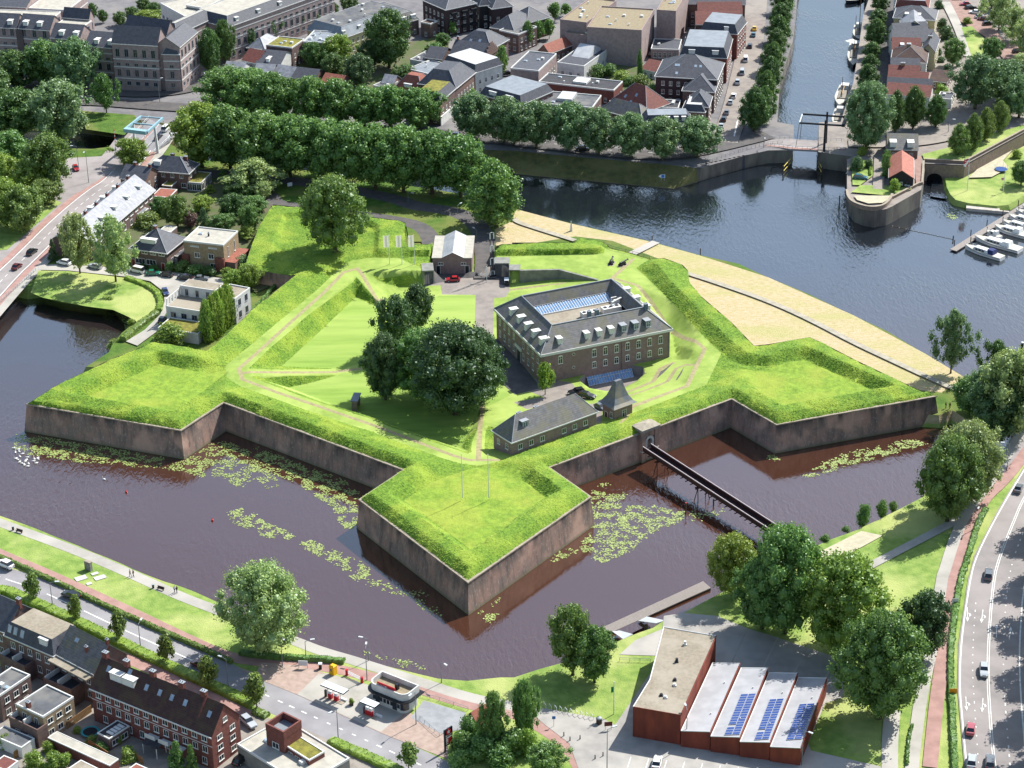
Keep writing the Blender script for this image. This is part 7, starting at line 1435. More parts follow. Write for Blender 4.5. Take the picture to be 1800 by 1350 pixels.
BAY = [('23:1180,1092,6.3', '23:1385,1098,7.', '23:1592,622,7.', '23:1400,618,6.3'), ('23:1388,1130,6.2', '23:1592,1136,6.9', '33:0,655,6.9', '23:1600,652,6.2'),
       ('23:1592,1168,6.1', '33:15,1172,6.8', '33:208,690,6.8', '33:8,686,6.1'), ('33:17,1203,6.', '33:228,1212,6.7', '33:412,724,6.7', '33:212,720,6.')]
pan = M('solar_panel_cell', '2c4684', '263c74', 1.5, .2, spec=.8); PF = M('panel_frame', 'a8acb4', rough=.5)
SOL = [None, ('23:1480,1124', '23:1592,1130', '23:1702,840', '23:1598,838'), ('23:1690,1158', '33:8,1162', '33:122,876', '33:12,874'), ('33:126,1158', '33:238,1162', '33:335,910', '33:220,908')]
for bi, c in enumerate(BAY):
    q = lo([GS(s)[0] for s in c]); mb = MB(); w_ = [Vector((p.x, p.y, -.5)) for p in q]
    mb.add([*w_, *q], [(0, 1, 5, 4), (1, 2, 6, 5), (2, 3, 7, 6), (3, 0, 4, 7)]); mb.build('wall', CORT, root)
    mb = MB(); up = Vector((0, 0, .04)); mb.add([p+up for p in q], [(0, 1, 2, 3)]); r = mb.build('saw_tooth_roof', WROOF, root)
    mb = MB(); [mb.cyl(q[i]+up, q[(i+1) % 4]+up, .13, n=4, mi=(0, 1, 0, 0)[i]) for i in range(4)]; mb.build('roof_edge', [TRIM, CORT], root)
    for t in (.25, .7):
        p = q[0].lerp(q[3], t).lerp(q[1].lerp(q[2], t), .75); mb = MB(); mb.cyl(p, p+Vector((0, 0, .4)), .12, n=6); mb.build('vent_pipe', TRIM, root)
    if SOL[bi]:
        z0 = {1: 6.55, 2: 6.45, 3: 6.35}[bi]; sq_ = lo([GS(s, z0)[0] for s in SOL[bi]]); a, b, c2, d2 = sq_; e1 = (b-a); e2 = (d2-a); nrm = (q[1]-q[0]).cross(q[3]-q[0]).normalized()
        e1 = e1-nrm*e1.dot(nrm); e2 = e2-nrm*e2.dot(nrm); dist = (a-q[0]).dot(nrm); a = a-nrm*(dist-.16)
        me_ = None
        for i in range(2):
            for j in range(16):
                if (i, j) == (0, 3) and bi < 3: continue
                u, v = e1/2, e2/16; pos = a+u*i+v*j
                if me_ is None:
                    s_ = MB(); k0, k1 = .04, .96; P = lambda x, y, z: tuple(u*x+v*y+nrm*z); s_.add([P(.02, .03, 0), P(.98, .03, 0), P(.98, .97, 0), P(.02, .97, 0), P(.02, .03, .05), P(.98, .03, .05), P(.98, .97, .05), P(.02, .97, .05)], [(4, 5, 6, 7), (0, 1, 5, 4), (1, 2, 6, 5), (2, 3, 7, 6), (3, 0, 4, 7)], 1)
                    s_.add([P(.05, .09, .055), P(.95, .09, .055), P(.95, .91, .055), P(.05, .91, .055)], [(0, 1, 2, 3)], 0); me_ = s_.mesh('solar_panel', [pan, PF])
                link('solar_panel', me_, root, pos)
# ================================================================ filling station
PUMPR = M('pump_red', 'b4232a', rough=.4); BLK = M('glossy_black', '1e2026', rough=.3); YEL = M('cabinet_yellow', 'd8a410', rough=.5)
def textmesh(s, size, mat, parent, loc, rot, ext=.01, name='lettering'):
    cu = bpy.data.curves.new('t', 'FONT'); cu.body = s; cu.size = size; cu.extrude = ext; cu.align_x = 'CENTER'; cu.align_y = 'CENTER'; ob = bpy.data.objects.new('t', cu); C.objects.link(ob)
    bpy.context.view_layer.update(); me = bpy.data.meshes.new_from_object(ob.evaluated_get(bpy.context.evaluated_depsgraph_get())); bpy.data.objects.remove(ob); me.name = name; me.materials.clear(); me.materials.append(mat); return link(name, me, parent, loc, rot)
def star(mb, c, r, y, mi=0): mb.add([(c[0]+(r if i % 2 == 0 else r*.42)*math.sin(i*math.pi/5), y, c[1]+(r if i % 2 == 0 else r*.42)*math.cos(i*math.pi/5)) for i in range(10)]+[(c[0], y, c[1])], [(10, (i+1) % 10, i) for i in range(10)], mi)
A, B, Cc = [G(*q, ZB+4.9) for q in T3('k', 800, 360, 1290, 555, 1455, 400)]; ux = (B-A).normalized(); uy = Vector((-ux.y, ux.x, 0)); L_ = (B-A).length; D_ = (Cc-B).dot(uy)
root = empty('petrol_kiosk', (A.x, A.y, ZB), math.atan2(ux.y, ux.x), 'white art deco petrol kiosk with rounded corner and gravel roof', 'petrol kiosk')
def rr(i, r, n=6): # footprint with two rounded front corners, inset i
    a = [(L_-i, D_-i), (i, D_-i)]; a += [(r+(r-i)*math.cos(math.pi+k*math.pi/2/n), r+(r-i)*math.sin(math.pi+k*math.pi/2/n)) for k in range(n+1)]; a += [(L_-r+(r-i)*math.cos(-math.pi/2+k*math.pi/2/n), r+(r-i)*math.sin(-math.pi/2+k*math.pi/2/n)) for k in range(n+1)]; return a
def ring(mb, po, pi_, z0, z1, mi=0):
    n = len(po); mb.add([(x, y, z0) for x, y in po]+[(x, y, z1) for x, y in po]+[(x, y, z1) for x, y in pi_]+[(x, y, z0) for x, y in pi_], [(i, (i+1) % n, n+(i+1) % n, n+i) for i in range(n)]+[(n+i, n+(i+1) % n, 2*n+(i+1) % n, 2*n+i) for i in range(n)]+[(2*n+i, 2*n+(i+1) % n, 3*n+(i+1) % n, 3*n+i) for i in range(n)], mi)
mb = MB(); mb.prism(rr(.35, 1.6), 0, 3.4); mb.build('wall', BR['white'], root)
mb = MB(); ring(mb, rr(.3, 1.6), rr(.5, 1.6), .95, 2.7); 
mb2 = MB(); Wn = 8
for k in range(Wn): x = .9+(L_-2.4)*k/Wn; mb2.box(x, .28, 1.0, x+(L_-2.4)/Wn-.25, .36, 1.95)
mb2.build('window_band', GLASS, root)
mb2 = MB(); po = rr(.3, 1.6); q = [p for p in po if p[0] > L_-1.7 and p[1] < 1.7]
for a, b in zip(q[:-1], q[1:]): mb2.add([(a[0], a[1], .7), (b[0], b[1], .7), (b[0], b[1], 2.8), (a[0], a[1], 2.8)], [(0, 1, 2, 3)])
mb2.build('corner_window', GLASS, root)
for x in (.16, .62): mb = MB(); mb.box(L_*x, .27, .3, L_*x+1.1, .34, 2.6); mb.build('door', GLASS, root)
mb = MB(); ring(mb, rr(-.75, 1.6), rr(.3, 1.6), 3.0, 3.25); mb.build('canopy', BLK, root)
mb = MB(); ring(mb, rr(.0, 1.6), rr(.25, 1.6), 3.26, 4.9); mb.build('fascia', BR['white'], root)
mb = MB(); mb.prism(rr(.26, 1.6), 3.3, 3.75); mb.build('roof', RF['beige'], root)
mb = MB(); mb.box(L_*.55, D_*.45, 3.7, L_*.55+.7, D_*.45+.7, 5.); mb.build('chimney', BLK, root)
mb = MB(); mb.box(L_*.22, .35, 4.3, L_*.7, .5, 5.5); star(mb, (L_*.46, 4.9), .38, .33, 1); mb.build('sign', [PUMPR, TRIM], root); textmesh('TEXACO', .62, TRIM, root, (L_*.34, .33, 4.88), (math.pi/2, 0, 0))
def island(label, a, b, tyre=True):
    a, b = [G(*q, ZB+3.3) for q in T3('k', *a, *b)]; ux = (b-a).normalized(); Ln = (b-a).length; root = empty('pump_island', (a.x, a.y, ZB), math.atan2(ux.y, ux.x), label, 'petrol pumps', 'pump islands of the filling station')
    mb = MB(); mb.box(-.2, -.9, 3.1, Ln+.2, .9, 3.3); mb.build('canopy', [STEELW], root); mb = MB(); mb.box(-.25, -.96, 3.05, Ln+.25, -.9, 3.3); mb.box(Ln+.2, -.9, 3.05, Ln+.26, .9, 3.3); mb.build('canopy_edge', BLK, root)
    mb = MB(); mb.box(0, -.6, 0, Ln*.9, .6, .15); mb.build('kerb_base', COPING, root)
    for x in (.12, .72): mb = MB(); mb.cyl((Ln*x, .2, .1), (Ln*x, .2, 3.1), .09, n=6); mb.build('canopy_post', STEELW, root)
    for x in (.28, .55): mb = MB(); mb.box(Ln*x-.45, -.3, .15, Ln*x+.45, .3, 1.25); mb.box(Ln*x-.35, -.25, 1.25, Ln*x+.35, .25, 1.9, 1); mb.build('fuel_pump', [PUMPR, STEELW], root)
    mb = MB(); mb.box(Ln*.05-.2, -.2, .15, Ln*.05+.2, .2, 1.7); mb.build('terminal', BLK, root)
    return root
island('larger left pump island with a long white canopy and red pumps', (222, 378), (500, 488)); island('smaller right pump island with a short white canopy before the kiosk', (740, 598), (912, 668))
def thing1(name, label, cat, s, z, rz=0, group=None): return empty(name, G(*tp(s)[0][:2], z), rz, label, cat, group)
FA = math.atan2(ux.y, ux.x)
t = thing1('cabinet', 'tall bright yellow air and water cabinet on the forecourt', 'cabinet', 'k:345,262', ZB, FA); mb = MB(); mb.box(-.6, -.6, 0, .6, .6, 2.1); mb.frustum([(-.65, -.65), (.65, -.65), (.65, .65), (-.65, .65)], 2.1, [(-.4, -.4), (.4, -.4), (.4, .4), (-.4, .4)], 2.35); mb.build('body', YEL, t); mb = MB(); mb.box(-.3, -.63, 1., .1, -.6, 1.6); mb.build('panel', GLASS, t)
t = thing1('car_wash_rail', 'white railing with red rollers at both ends on the forecourt', 'rail', 'k:525,275', ZB, FA-.12); mb = MB(); [mb.box(0, -.05, z, 4.4, .05, z+.12) for z in (.5, .8, 1.1)]; mb.build('rails', STEELW, t)
for x in (0, 4.4): mb = MB(); mb.cyl((x, 0, .1), (x, 0, 1.4), .32, n=12); mb.build('roller', PUMPR, t)
t = thing1('info_board', 'white information board on two legs beside the cycle path', 'board', '13:330,655', ZB, -.1); mb = MB(); mb.box(-1., -.05, .7, 1., .05, 1.9); mb.build('panel', STEELW, t); [MB().cyl((x, 0, 0), (x, 0, .7), .05, n=5).build('leg', RAIL, t) for x in (-.9, .9)]
t = thing1('litter_bin', 'dark cabinet with a pale lid near the yellow cabinet', 'bin', '13:450,658', ZB); mb = MB(); mb.box(-.3, -.3, 0, .3, .3, 1.2); mb.build('body', BLK, t); mb = MB(); mb.box(-.4, -.4, 1.2, .4, .4, 1.4); mb.build('lid', STEELW, t)
t = thing1('planter', 'dark planter with a yellow green box shrub between the pump islands', 'planter', 'k:585,670', ZB); mb = MB(); mb.box(-.4, -.4, 0, .4, .4, .7); mb.build('pot', WOODD, t); c = link('plant', KIND['bush'][0][0], t, (0, 0, .65)); c.scale = (1.1, 1.1, 1.); c.color = (*GREEN['yellow'], 1)
for k, s in enumerate(('k:480,610', 'k:945,825')): t = thing1('concrete_block', ('white traffic block at the end of the left pump island', 'white traffic block at the end of the right pump island')[k], 'block', s, ZB, FA); mb = MB(); mb.box(-.8, -.25, 0, .8, .25, .5); mb.build('block', STEELW, t)
# price sign
b0 = G(*T3('s', 210, 1230)[0], ZB); b1 = G(*T3('s', 395, 1110)[0], ZB); d = b1-b0; Ln = max(2., d.length); hh = height_for(b0, 1250+575/16.875); root = empty('price_sign', b0, math.atan2(d.y, d.x), 'tall black and red filling station price sign with a white star', 'sign')
for x in (0, Ln): mb = MB(); mb.box(x-.12, -.15, 0, x+.12, .15, hh); mb.build('post', BLK, root)
mb = MB(); mb.box(.12, -.12, hh*.27, Ln-.12, .12, hh); mb.build('panel', BLK, root)
mb = MB(); mb.cyl((Ln/2, -.13, hh*.86), (Ln/2, -.16, hh*.86), Ln*.33, n=20); star(mb, (Ln/2, hh*.86), Ln*.27, -.17, 1); mb.build('star_logo', [PUMPR, TRIM], root); textmesh('TEXACO', Ln*.24, TRIM, root, (Ln/2, -.14, hh*.70), (math.pi/2, 0, 0))
mb = MB(); mb.box(.2, -.14, hh*.585, Ln-.2, -.12, hh*.64); mb.build('white_strip', TRIM, root); mb = MB(); mb.box(Ln*.45, -.14, hh*.33, Ln-.2, -.12, hh*.56); mb.build('red_field', PUMPR, root); mb = MB(); [mb.box(.2, -.14, hh*z, Ln*.42, -.12, hh*(z+.035)) for z in (.52, .47, .42, .34)]; mb.build('price_rows', TRIM, root)
# ================================================================ cars
PAINT = objcolor('car_paint'); TYRE = M('tyre_rubber', '1a1a1c', rough=.9); CGL = M('car_glass', '141a20', rough=.08, spec=.9); HUB = M('wheel_rim', 'a8acb0', rough=.4); LAMP = M('headlight', 'd8dce0', rough=.2); TAIL = M('tail_light', '8c1a1a', rough=.3)
def car_proto(kind):
    Lc, Wc, Hc = {'hatch': (4.1, 1.74, 1.46), 'estate': (4.6, 1.8, 1.48), 'van': (4.9, 1.9, 1.9), 'suv': (4.5, 1.84, 1.68)}[kind]; h = Wc/2; hl = Lc/2
    prof = {'hatch': ((.2, .62, .93), (.36, .93), (.83, .42)), 'estate': ((.2, .62, .93), (.38, .9), (.9, .34)), 'van': ((.2, .8, 1.1), (.22, .86), (.95, .22)), 'suv': ((.25, .72, 1.05), (.32, .93), (.86, .34))}[kind]
    z0, zb, zm = prof[0]; mb = MB(); N = 9; st = [-hl, -hl+.12, -hl+.5, -hl+1.2, 0, hl-1.1, hl-.45, hl-.1, hl]; zt = [zb-.1, zb+.05, zm-.12 if kind != 'van' else zm, zm, zm, zm, zm-.06, zm-.12, zb]; wd_ = [.8, .93, .98, 1, 1, 1, .98, .92, .82]
    vs = []
    for x, z, k in zip(st, zt, wd_):
        y = h*k; vs += [(x, -y*.9, z0), (x, -y, z0+.18), (x, -y, z-.16), (x, -y*.9, z), (x, y*.9, z), (x, y, z-.16), (x, y, z0+.18), (x, y*.9, z0)]
    f = [(i*8+j, i*8+(j+1) % 8, (i+1)*8+(j+1) % 8, (i+1)*8+j) for i in range(8) for j in range(8)]; mb.add(vs, f, 0, False); mb.add(vs, [tuple(range(8))[::-1], tuple(range(64, 72))])
    a0, a1 = prof[1][0], prof[2][0]; xs = -hl+Lc*a0-.35, -hl+Lc*a0+.35, -hl+Lc*a1-.2, -hl+Lc*a1+.3; tw = h*.74
    # roof panel (front is -x)
    mb.box(xs[1], -tw, Hc-.05, xs[2], tw, Hc); body = mb.mesh('body', PAINT)
    g = MB(); zz = zm-.05; g.add([(xs[0], -h*.88, zz), (xs[3], -h*.88, zz), (xs[3], h*.88, zz), (xs[0], h*.88, zz), (xs[1], -tw, Hc-.05), (xs[2], -tw, Hc-.05), (xs[2], tw, Hc-.05), (xs[1], tw, Hc-.05)], [(0, 1, 5, 4), (1, 2, 6, 5), (2, 3, 7, 6), (3, 0, 4, 7)])
    glass = g.mesh('windows', CGL); w_ = MB(); w_.cyl((0, -.1, 0), (0, .1, 0), .32, n=12); w_.cyl((0, -.105, 0), (0, .105, 0), .17, n=8, mi=1); wheel = w_.mesh('wheel', [TYRE, HUB])
    hm = MB(); hm.box(-.04, -.16, -.07, .04, .16, .07); r = empty('parked_car', (0, 0, 0)); link('body', body, r); link('windows', glass, r)
    for x in (-hl+.82, hl-.8):
        for y in (-h+.09, h-.09): link('wheel', wheel, r, (x, y, .32))
    hme, tme = hm.mesh('headlight', LAMP), hm.mesh('tail_light', TAIL)
    for y in (-h*.62, h*.62): link('headlight', hme, r, (-hl-.0, y, z0+.42)); link('tail_light', tme, r, (hl, y, z0+.5))
    return r
_pr = {}
CN = {'white': 'd6d6d4', 'silver': '9ea4a8', 'grey': '5c6268', 'black': '16181c', 'blue': '26345c', 'red': '9c1c24', 'green': '146a50', 'yellow': 'd4a818', 'teal': '2c5c6c', 'maroon': '54181e', 'pink': '9a4650'}
def car(s, colr, kind, label, z, group=None, name='parked_car'):
    x, y, dx, dy = [float(k) for k in s.split(':')[1].split(',')]; ox, oy, sc = TILES[s.split(':')[0]]; p = G(ox+x/sc, oy+y/sc, z); q = G(ox+(x+dx)/sc, oy+(y+dy)/sc, z); a = math.atan2(q.y-p.y, q.x-p.x)+math.pi
    if kind not in _pr: _pr[kind] = car_proto(kind); r = _pr[kind]
    else: r = copy_tree(_pr[kind])
    r.location = (p.x, p.y, z+.03); r.rotation_euler = (0, 0, a); r.name = name; tag(r, label, 'van' if kind == 'van' else 'car', group)
    for c_ in _kids.get(r.name, []) or r.children:
        pass
    return r, col(CN[colr])
CARS = [('33:1505,690,2,60', 'silver', 'estate', 'silver estate car on the main road by the cycle path trees', ZB, 0), ('33:1538,18,5,-60', 'grey', 'estate', 'grey blue car topmost in the dappled lane of the main road', ZB, 0), ('32:1748,728,25,-60', 'grey', 'hatch', 'grey car furthest up the main road at the right edge', ZB, 0),
 ('33:1412,1100,5,-50', 'pink', 'hatch', 'dusty pink small car on the main road', ZB, 0), ('33:1420,1330,5,-50', 'silver', 'suv', 'silver car cut by the bottom edge in the left lane', ZB, 0), ('33:1548,1330,2,-50', 'grey', 'estate', 'dark grey car cut by the bottom edge in the middle lane', ZB, 0),
 ('23:1012,1335,15,-60', 'white', 'hatch', 'white car parked before the rust red hall', ZB, 0), ('02:40,1262,-60,-26', 'white', 'suv', 'white car on the road at the lower left edge', ZB, 0), ('03:495,165,-60,-22', 'black', 'estate', 'dark car behind the second hedge tree', ZB, 0), ('03:1392,650,-60,-26', 'maroon', 'hatch', 'dark maroon car in the shade near the silvery willow', ZB, 0),
 ('03:1735,1050,45,40', 'silver', 'estate', 'silver car parked at the red brick gable end', ZB, 0), ('03:1690,1310,50,-40', 'black', 'estate', 'black car at the bottom edge beside the corner block', ZB, 0),
 ('01:225,425,38,-28', 'black', 'estate', 'black estate car higher on the western bridge road', ZA, 0), ('01:120,528,38,-28', 'maroon', 'hatch', 'dark red car lower on the western bridge road', ZA, 0),
 ('01:450,502,-50,-10', 'white', 'suv', 'white car with dark rear window beside the spruce', ZA, 1), ('01:665,526,-50,-12', 'silver', 'estate', 'silver car between the two pale willows', ZA, 1), ('01:800,546,-50,-8', 'silver', 'hatch', 'silver car behind the right pale willow', ZA, 1), ('01:960,556,-60,-14', 'white', 'van', 'white minivan parked right of the willows', ZA, 1), ('01:1070,574,50,0', 'green', 'hatch', 'green hatchback in front of the slate house pair', ZA, 1),
 ('01:1165,584,-50,-8', 'black', 'hatch', 'dark hatchback right of the green car', ZA, 1), ('01:1292,604,-55,-8', 'black', 'estate', 'black car in front of the cubic brick house', ZA, 1), ('01:1405,612,55,-2', 'grey', 'hatch', 'dark grey car behind the white villa', ZA, 1), ('01:1155,706,15,35', 'blue', 'hatch', 'blue car on the curve by the villa', ZA, 1), ('01:1135,900,25,-35', 'black', 'hatch', 'dark car on the villa drive', ZA, 1),
 ('11:1375,612,-50,2', 'red', 'hatch', 'bright red car before the gatehouse', 3.02, 0), ('11:1200,605,-50,2', 'black', 'hatch', 'black car inside the concrete carport', 3.02, 0), ('c:985,845,-60,10', 'black', 'estate', 'black car half hidden behind the long house roof', 3.6, 0), ('c:1105,888,60,12', 'black', 'estate', 'black car parked at the end of the long house', 4.1, 0), ('c:1260,1022,40,22', 'grey', 'hatch', 'grey green car between the long house and the tower house', 5.2, 0),
 ('10:1270,952,-60,-6', 'black', 'hatch', 'black car on the canal street behind a white one', ZC, 0), ('10:1385,960,-60,-4', 'white', 'estate', 'white car on the canal street', ZC, 0), ('10:1745,530,-50,6', 'black', 'hatch', 'black car in the street beside the gabled houses', ZC, 0), ('20:495,1055,60,0', 'black', 'suv', 'dark blue off road car above the grassy bank', ZC, 0),
 ('20:1460,896,10,-45', 'silver', 'hatch', 'nearest parked car on the quay street', ZC, 2), ('20:1478,846,12,-45', 'black', 'estate', 'second parked car from the near end of the quay street', ZC, 2), ('20:1498,800,12,-45', 'grey', 'hatch', 'third parked car from the near end of the quay street', ZC, 2), ('20:1524,730,14,-50', 'silver', 'hatch', 'silver car just below a white car on the quay street', ZC, 2), ('20:1546,684,14,-50', 'white', 'estate', 'white car on the quay street', ZC, 2),
 ('20:1574,590,10,-50', 'silver', 'suv', 'silver car alone in the middle of the quay street', ZC, 2), ('20:1606,520,8,-50', 'silver', 'van', 'pale van lower on the quay street', ZC, 2), ('20:1630,430,6,-50', 'white', 'van', 'white van higher on the quay street', ZC, 2), ('20:1660,335,8,-50', 'black', 'estate', 'dark car above the white van on the quay street', ZC, 2), ('20:1684,258,8,-50', 'teal', 'hatch', 'dark teal car just below the yellow one', ZC, 2), ('20:1692,214,8,-50', 'yellow', 'hatch', 'yellow car at the far end of the quay street', ZC, 2),
 ('20:970,392,20,-40', 'black', 'hatch', 'leftmost car in the yard beside the theatre', ZC, 0), ('20:1018,397,15,-40', 'silver', 'estate', 'pale car in the middle of the yard beside the theatre', ZC, 0), ('20:1066,398,15,-40', 'grey', 'hatch', 'rightmost car in the yard beside the theatre', ZC, 0),
 ('30:645,1255,60,6', 'teal', 'estate', 'teal car parked by the round bastion lawn', ZD, 0), ('30:952,1305,-60,-14', 'silver', 'hatch', 'silver car beside the black boarded shed', ZD, 0),
 ('30:1375,42,-60,2', 'red', 'hatch', 'bright red car in the brick car park', ZD, 3), ('30:1412,66,60,-8', 'black', 'estate', 'dark car right after the bright red one', ZD, 3), ('30:1440,100,-60,-4', 'white', 'hatch', 'white car in the brick car park', ZD, 3), ('30:1478,130,60,-8', 'silver', 'hatch', 'silver blue car in the brick car park', ZD, 3), ('30:1500,147,-60,-4', 'maroon', 'hatch', 'dark red car in the brick car park', ZD, 3), ('30:1538,180,60,-3', 'black', 'estate', 'black car nearest in the brick car park', ZD, 3), ('30:1320,2,60,0', 'silver', 'hatch', 'grey car at the top edge of the brick car park', ZD, 3), ('30:1745,372,60,-8', 'black', 'estate', 'dark car under the trees of the car park', ZD, 3),
 ('00:1160,908,40,-35', 'white', 'van', 'white van coming over the blue drawbridge', 4.75, 0), ('00:1108,968,40,-35', 'black', 'estate', 'dark blue car on the blue drawbridge', 4.0, 0), ('00:530,1190,20,30', 'red', 'hatch', 'red car half hidden under the trees by the square', ZA, 0)]
GR = [None, 'cars parked along the pond street', 'cars parked along the quay street', 'cars in the brick car park']
_done = []
for s, c_, k_, lab, z, g_ in CARS:
    z_ = z+.05 if z in (ZA, ZB, ZC, ZD) else z
    r, cc = car(s, c_, k_, lab, z_+LAY[0]*.0, GR[g_]); _done.append((r, cc)); 
    if z in (ZA, ZB, ZC, ZD): r.location.z = z+.006*LAY[0]*.8
bpy.context.view_layer.update()
for r, cc in _done:
    for ch in r.children:
        if ch.name.startswith('body'): ch.color = (*cc, 1)
# ================================================================ boats
def yacht(label, s, w=3.2, c1='white', cabin=True, hood=None, dark=None, group='white motor boats at the marina pier'):
    a, b = [G(*q[:2], 0.8) for q in tp(s)]; d = b-a; Ln = d.length; root = empty('motor_boat', (a.x, a.y, 0), math.atan2(d.y, d.x), label, 'boat', group); mb = MB(); N = 9; vs = []
    hullm = M('boat_white', 'd4d4d2', 'c8c8c6', 1., .35) if not dark else M('boat_dark', '23262e', rough=.4)
    for i in range(N+1):
        t = i/N; x = Ln*t; k = min(1, (1-(1-min(1, t*2.1))**2)); y = max(.04, w/2*k*(1-.12*max(0, t-.6)/.4)); sh = 1.15+.45*(1-t)**2
        vs += [(x+.5*(1-t), -y*.35, -.3), (x+.25*(1-t), -y*.85, .15), (x, -y, sh), (x, y, sh), (x+.25*(1-t), y*.85, .15), (x+.5*(1-t), y*.35, -.3)]
    mb.add(vs, [(i*6+j, i*6+(j+1) % 6, (i+1)*6+(j+1) % 6, (i+1)*6+j) for i in range(N) for j in (0, 1, 3, 4, 5)], 0, False); mb.add(vs, [(i*6+2, i*6+3, (i+1)*6+3, (i+1)*6+2) for i in range(N)], 1); mb.add(vs, [tuple(range(N*6, N*6+6))]); mb.build('hull', [hullm, M('boat_deck', 'b8b4a8', 'aaa69a', 1., .7)], root)
    mb = MB(); mb.tube([(vs[i*6+2][0], vs[i*6+2][1]-.02, vs[i*6+2][2]-.35) for i in range(1, N+1)], .05, 4); mb.tube([(vs[i*6+3][0], vs[i*6+3][1]+.02, vs[i*6+3][2]-.35) for i in range(1, N+1)], .05, 4); mb.build('rubbing_strake', M('navy_stripe', '28304a', rough=.5), root)
    if cabin:
        mb = MB(); x0, x1 = Ln*.28, Ln*.66; ww = w*.34; mb.frustum([(x0-.8, -ww*.8), (x1, -ww), (x1, ww), (x0-.8, ww*.8)], 1.1, [(x0+.2, -ww*.75), (x1-.1, -ww*.85), (x1-.1, ww*.85), (x0+.2, ww*.75)], 2.05); mb.build('cabin', M('boat_white'), root)
        mb = MB(); [mb.box(x0+.6+k*1.1, -ww*.96-.03, 1.35, x0+1.4+k*1.1, -ww*.9, 1.8) for k in range(max(1, int((x1-x0-1)/1.1)))]; [mb.box(x0+.6+k*1.1, ww*.9, 1.35, x0+1.4+k*1.1, ww*.96+.03, 1.8) for k in range(max(1, int((x1-x0-1)/1.1)))]; mb.build('cabin_window', CGL, root)
        mb = MB(); mb.frustum([(x1, -ww), (Ln*.8, -ww), (Ln*.8, ww), (x1, ww)], 1.15, [(x1-.3, -ww*.85), (Ln*.78, -ww*.85), (Ln*.78, ww*.85), (x1-.3, ww*.85)], 2.5); mb.build('canopy', hood or M('boat_white'), root)
    mb = MB(); railing(mb, [Vector((vs[i*6+2][0], vs[i*6+2][1], vs[i*6+2][2])) for i in range(0, 4)], .55, 1.2, .025, mid=False); railing(mb, [Vector((vs[i*6+3][0], vs[i*6+3][1], vs[i*6+3][2])) for i in range(0, 4)], .55, 1.2, .025, mid=False); mb.build('bow_rail', STEELW, root); return root
NAVY = M('navy_canvas', '2a3460', rough=.8)
yacht('white motor yacht with blue canopies at the free end of the pier', 'y:348,895 y:985,1095', 3.4, hood=NAVY); yacht('large white flybridge boat second from the pier end', 'y:510,740 y:1290,960', 4.2); yacht('small white boat tucked between two larger ones at the pier', 'y:715,655 y:950,750', 2.2)
yacht('white boat under a full white cover in the middle of the pier', 'y:850,560 y:1420,720', 4.); yacht('slim white boat with a grey side stripe at the pier', 'y:975,475 y:1560,640', 3.); yacht('white boat with an open cockpit near the right edge', 'y:1085,385 y:1640,530', 3.2); yacht('white boat with raised bow second from the shore', 'y:1210,295 y:1750,430', 3.1); yacht('white boat nearest the shore cut by the right edge', 'y:1320,230 y:1800,340', 2.8)
def barge(label, s, w, mast=None, dark=True, zbow=0):
    r = yacht(label, s, w, cabin=False, dark=dark, group='barges moored in the harbour canal'); r.name = 'moored_barge'; a, b = [G(*q[:2], 0.8) for q in tp(s)]; Ln = (b-a).length
    mb = MB(); mb.box(Ln*.3, -w*.28, 1.1, Ln*.68, w*.28, 1.7); mb.build('hatch_cover', M('barge_hatch', '8a8478', '706a60', 1., .8), r); mb = MB(); mb.frustum([(Ln*.74, -w*.3), (Ln*.9, -w*.3), (Ln*.9, w*.3), (Ln*.74, w*.3)], 1.1, [(Ln*.75, -w*.26), (Ln*.89, -w*.26), (Ln*.89, w*.26), (Ln*.75, w*.26)], 2.9); mb.build('wheelhouse', BR['white'], r)
    if mast: mb = MB(); mb.cyl((Ln*.36, 0, 1.1), (Ln*.36, 0, mast), .17, .09, 7); mb.build('mast', M('mast_wood', '5a4636', rough=.6), r); mb = MB(); mb.cyl((Ln*.36, 0, 2.6), (Ln*.7, 0, 2.9), .12, n=6); mb.build('boom', M('furled_sail', 'b89870', rough=.8), r)
    return r
barge('sailing barge with a white sunshade and tall mast moored in the canal', '30:592,468 30:612,300', 5., 17.); barge('dark barge with a tall mast behind the sunshade barge', '30:632,285 30:640,180', 4.8, 15.); barge('white decked wooden cutter behind the black drawbridge', '30:495,745 30:545,600', 5.2, 9., False); barge('pale cabin boat partly hidden by the big willow', '30:480,895 30:510,765', 4.8, None, False); barge('black hulled boat at the top edge of the canal', '30:545,15 30:640,-25', 5.5)
P_ = GS('30:537,285,3.4 30:600,305,3.7 30:650,300,3.4 30:590,270,3.7'); o = P_[0]; mb = MB(); mb.add(rel(P_, o), [(0, 1, 2, 3)]); mb.add([(p.x, p.y, p.z-.05) for p in rel(P_, o)], [(3, 2, 1, 0)]); tag(mb.build('sunshade', TRIM, None, o), 'white sunshade stretched over the sailing barge', 'sunshade')
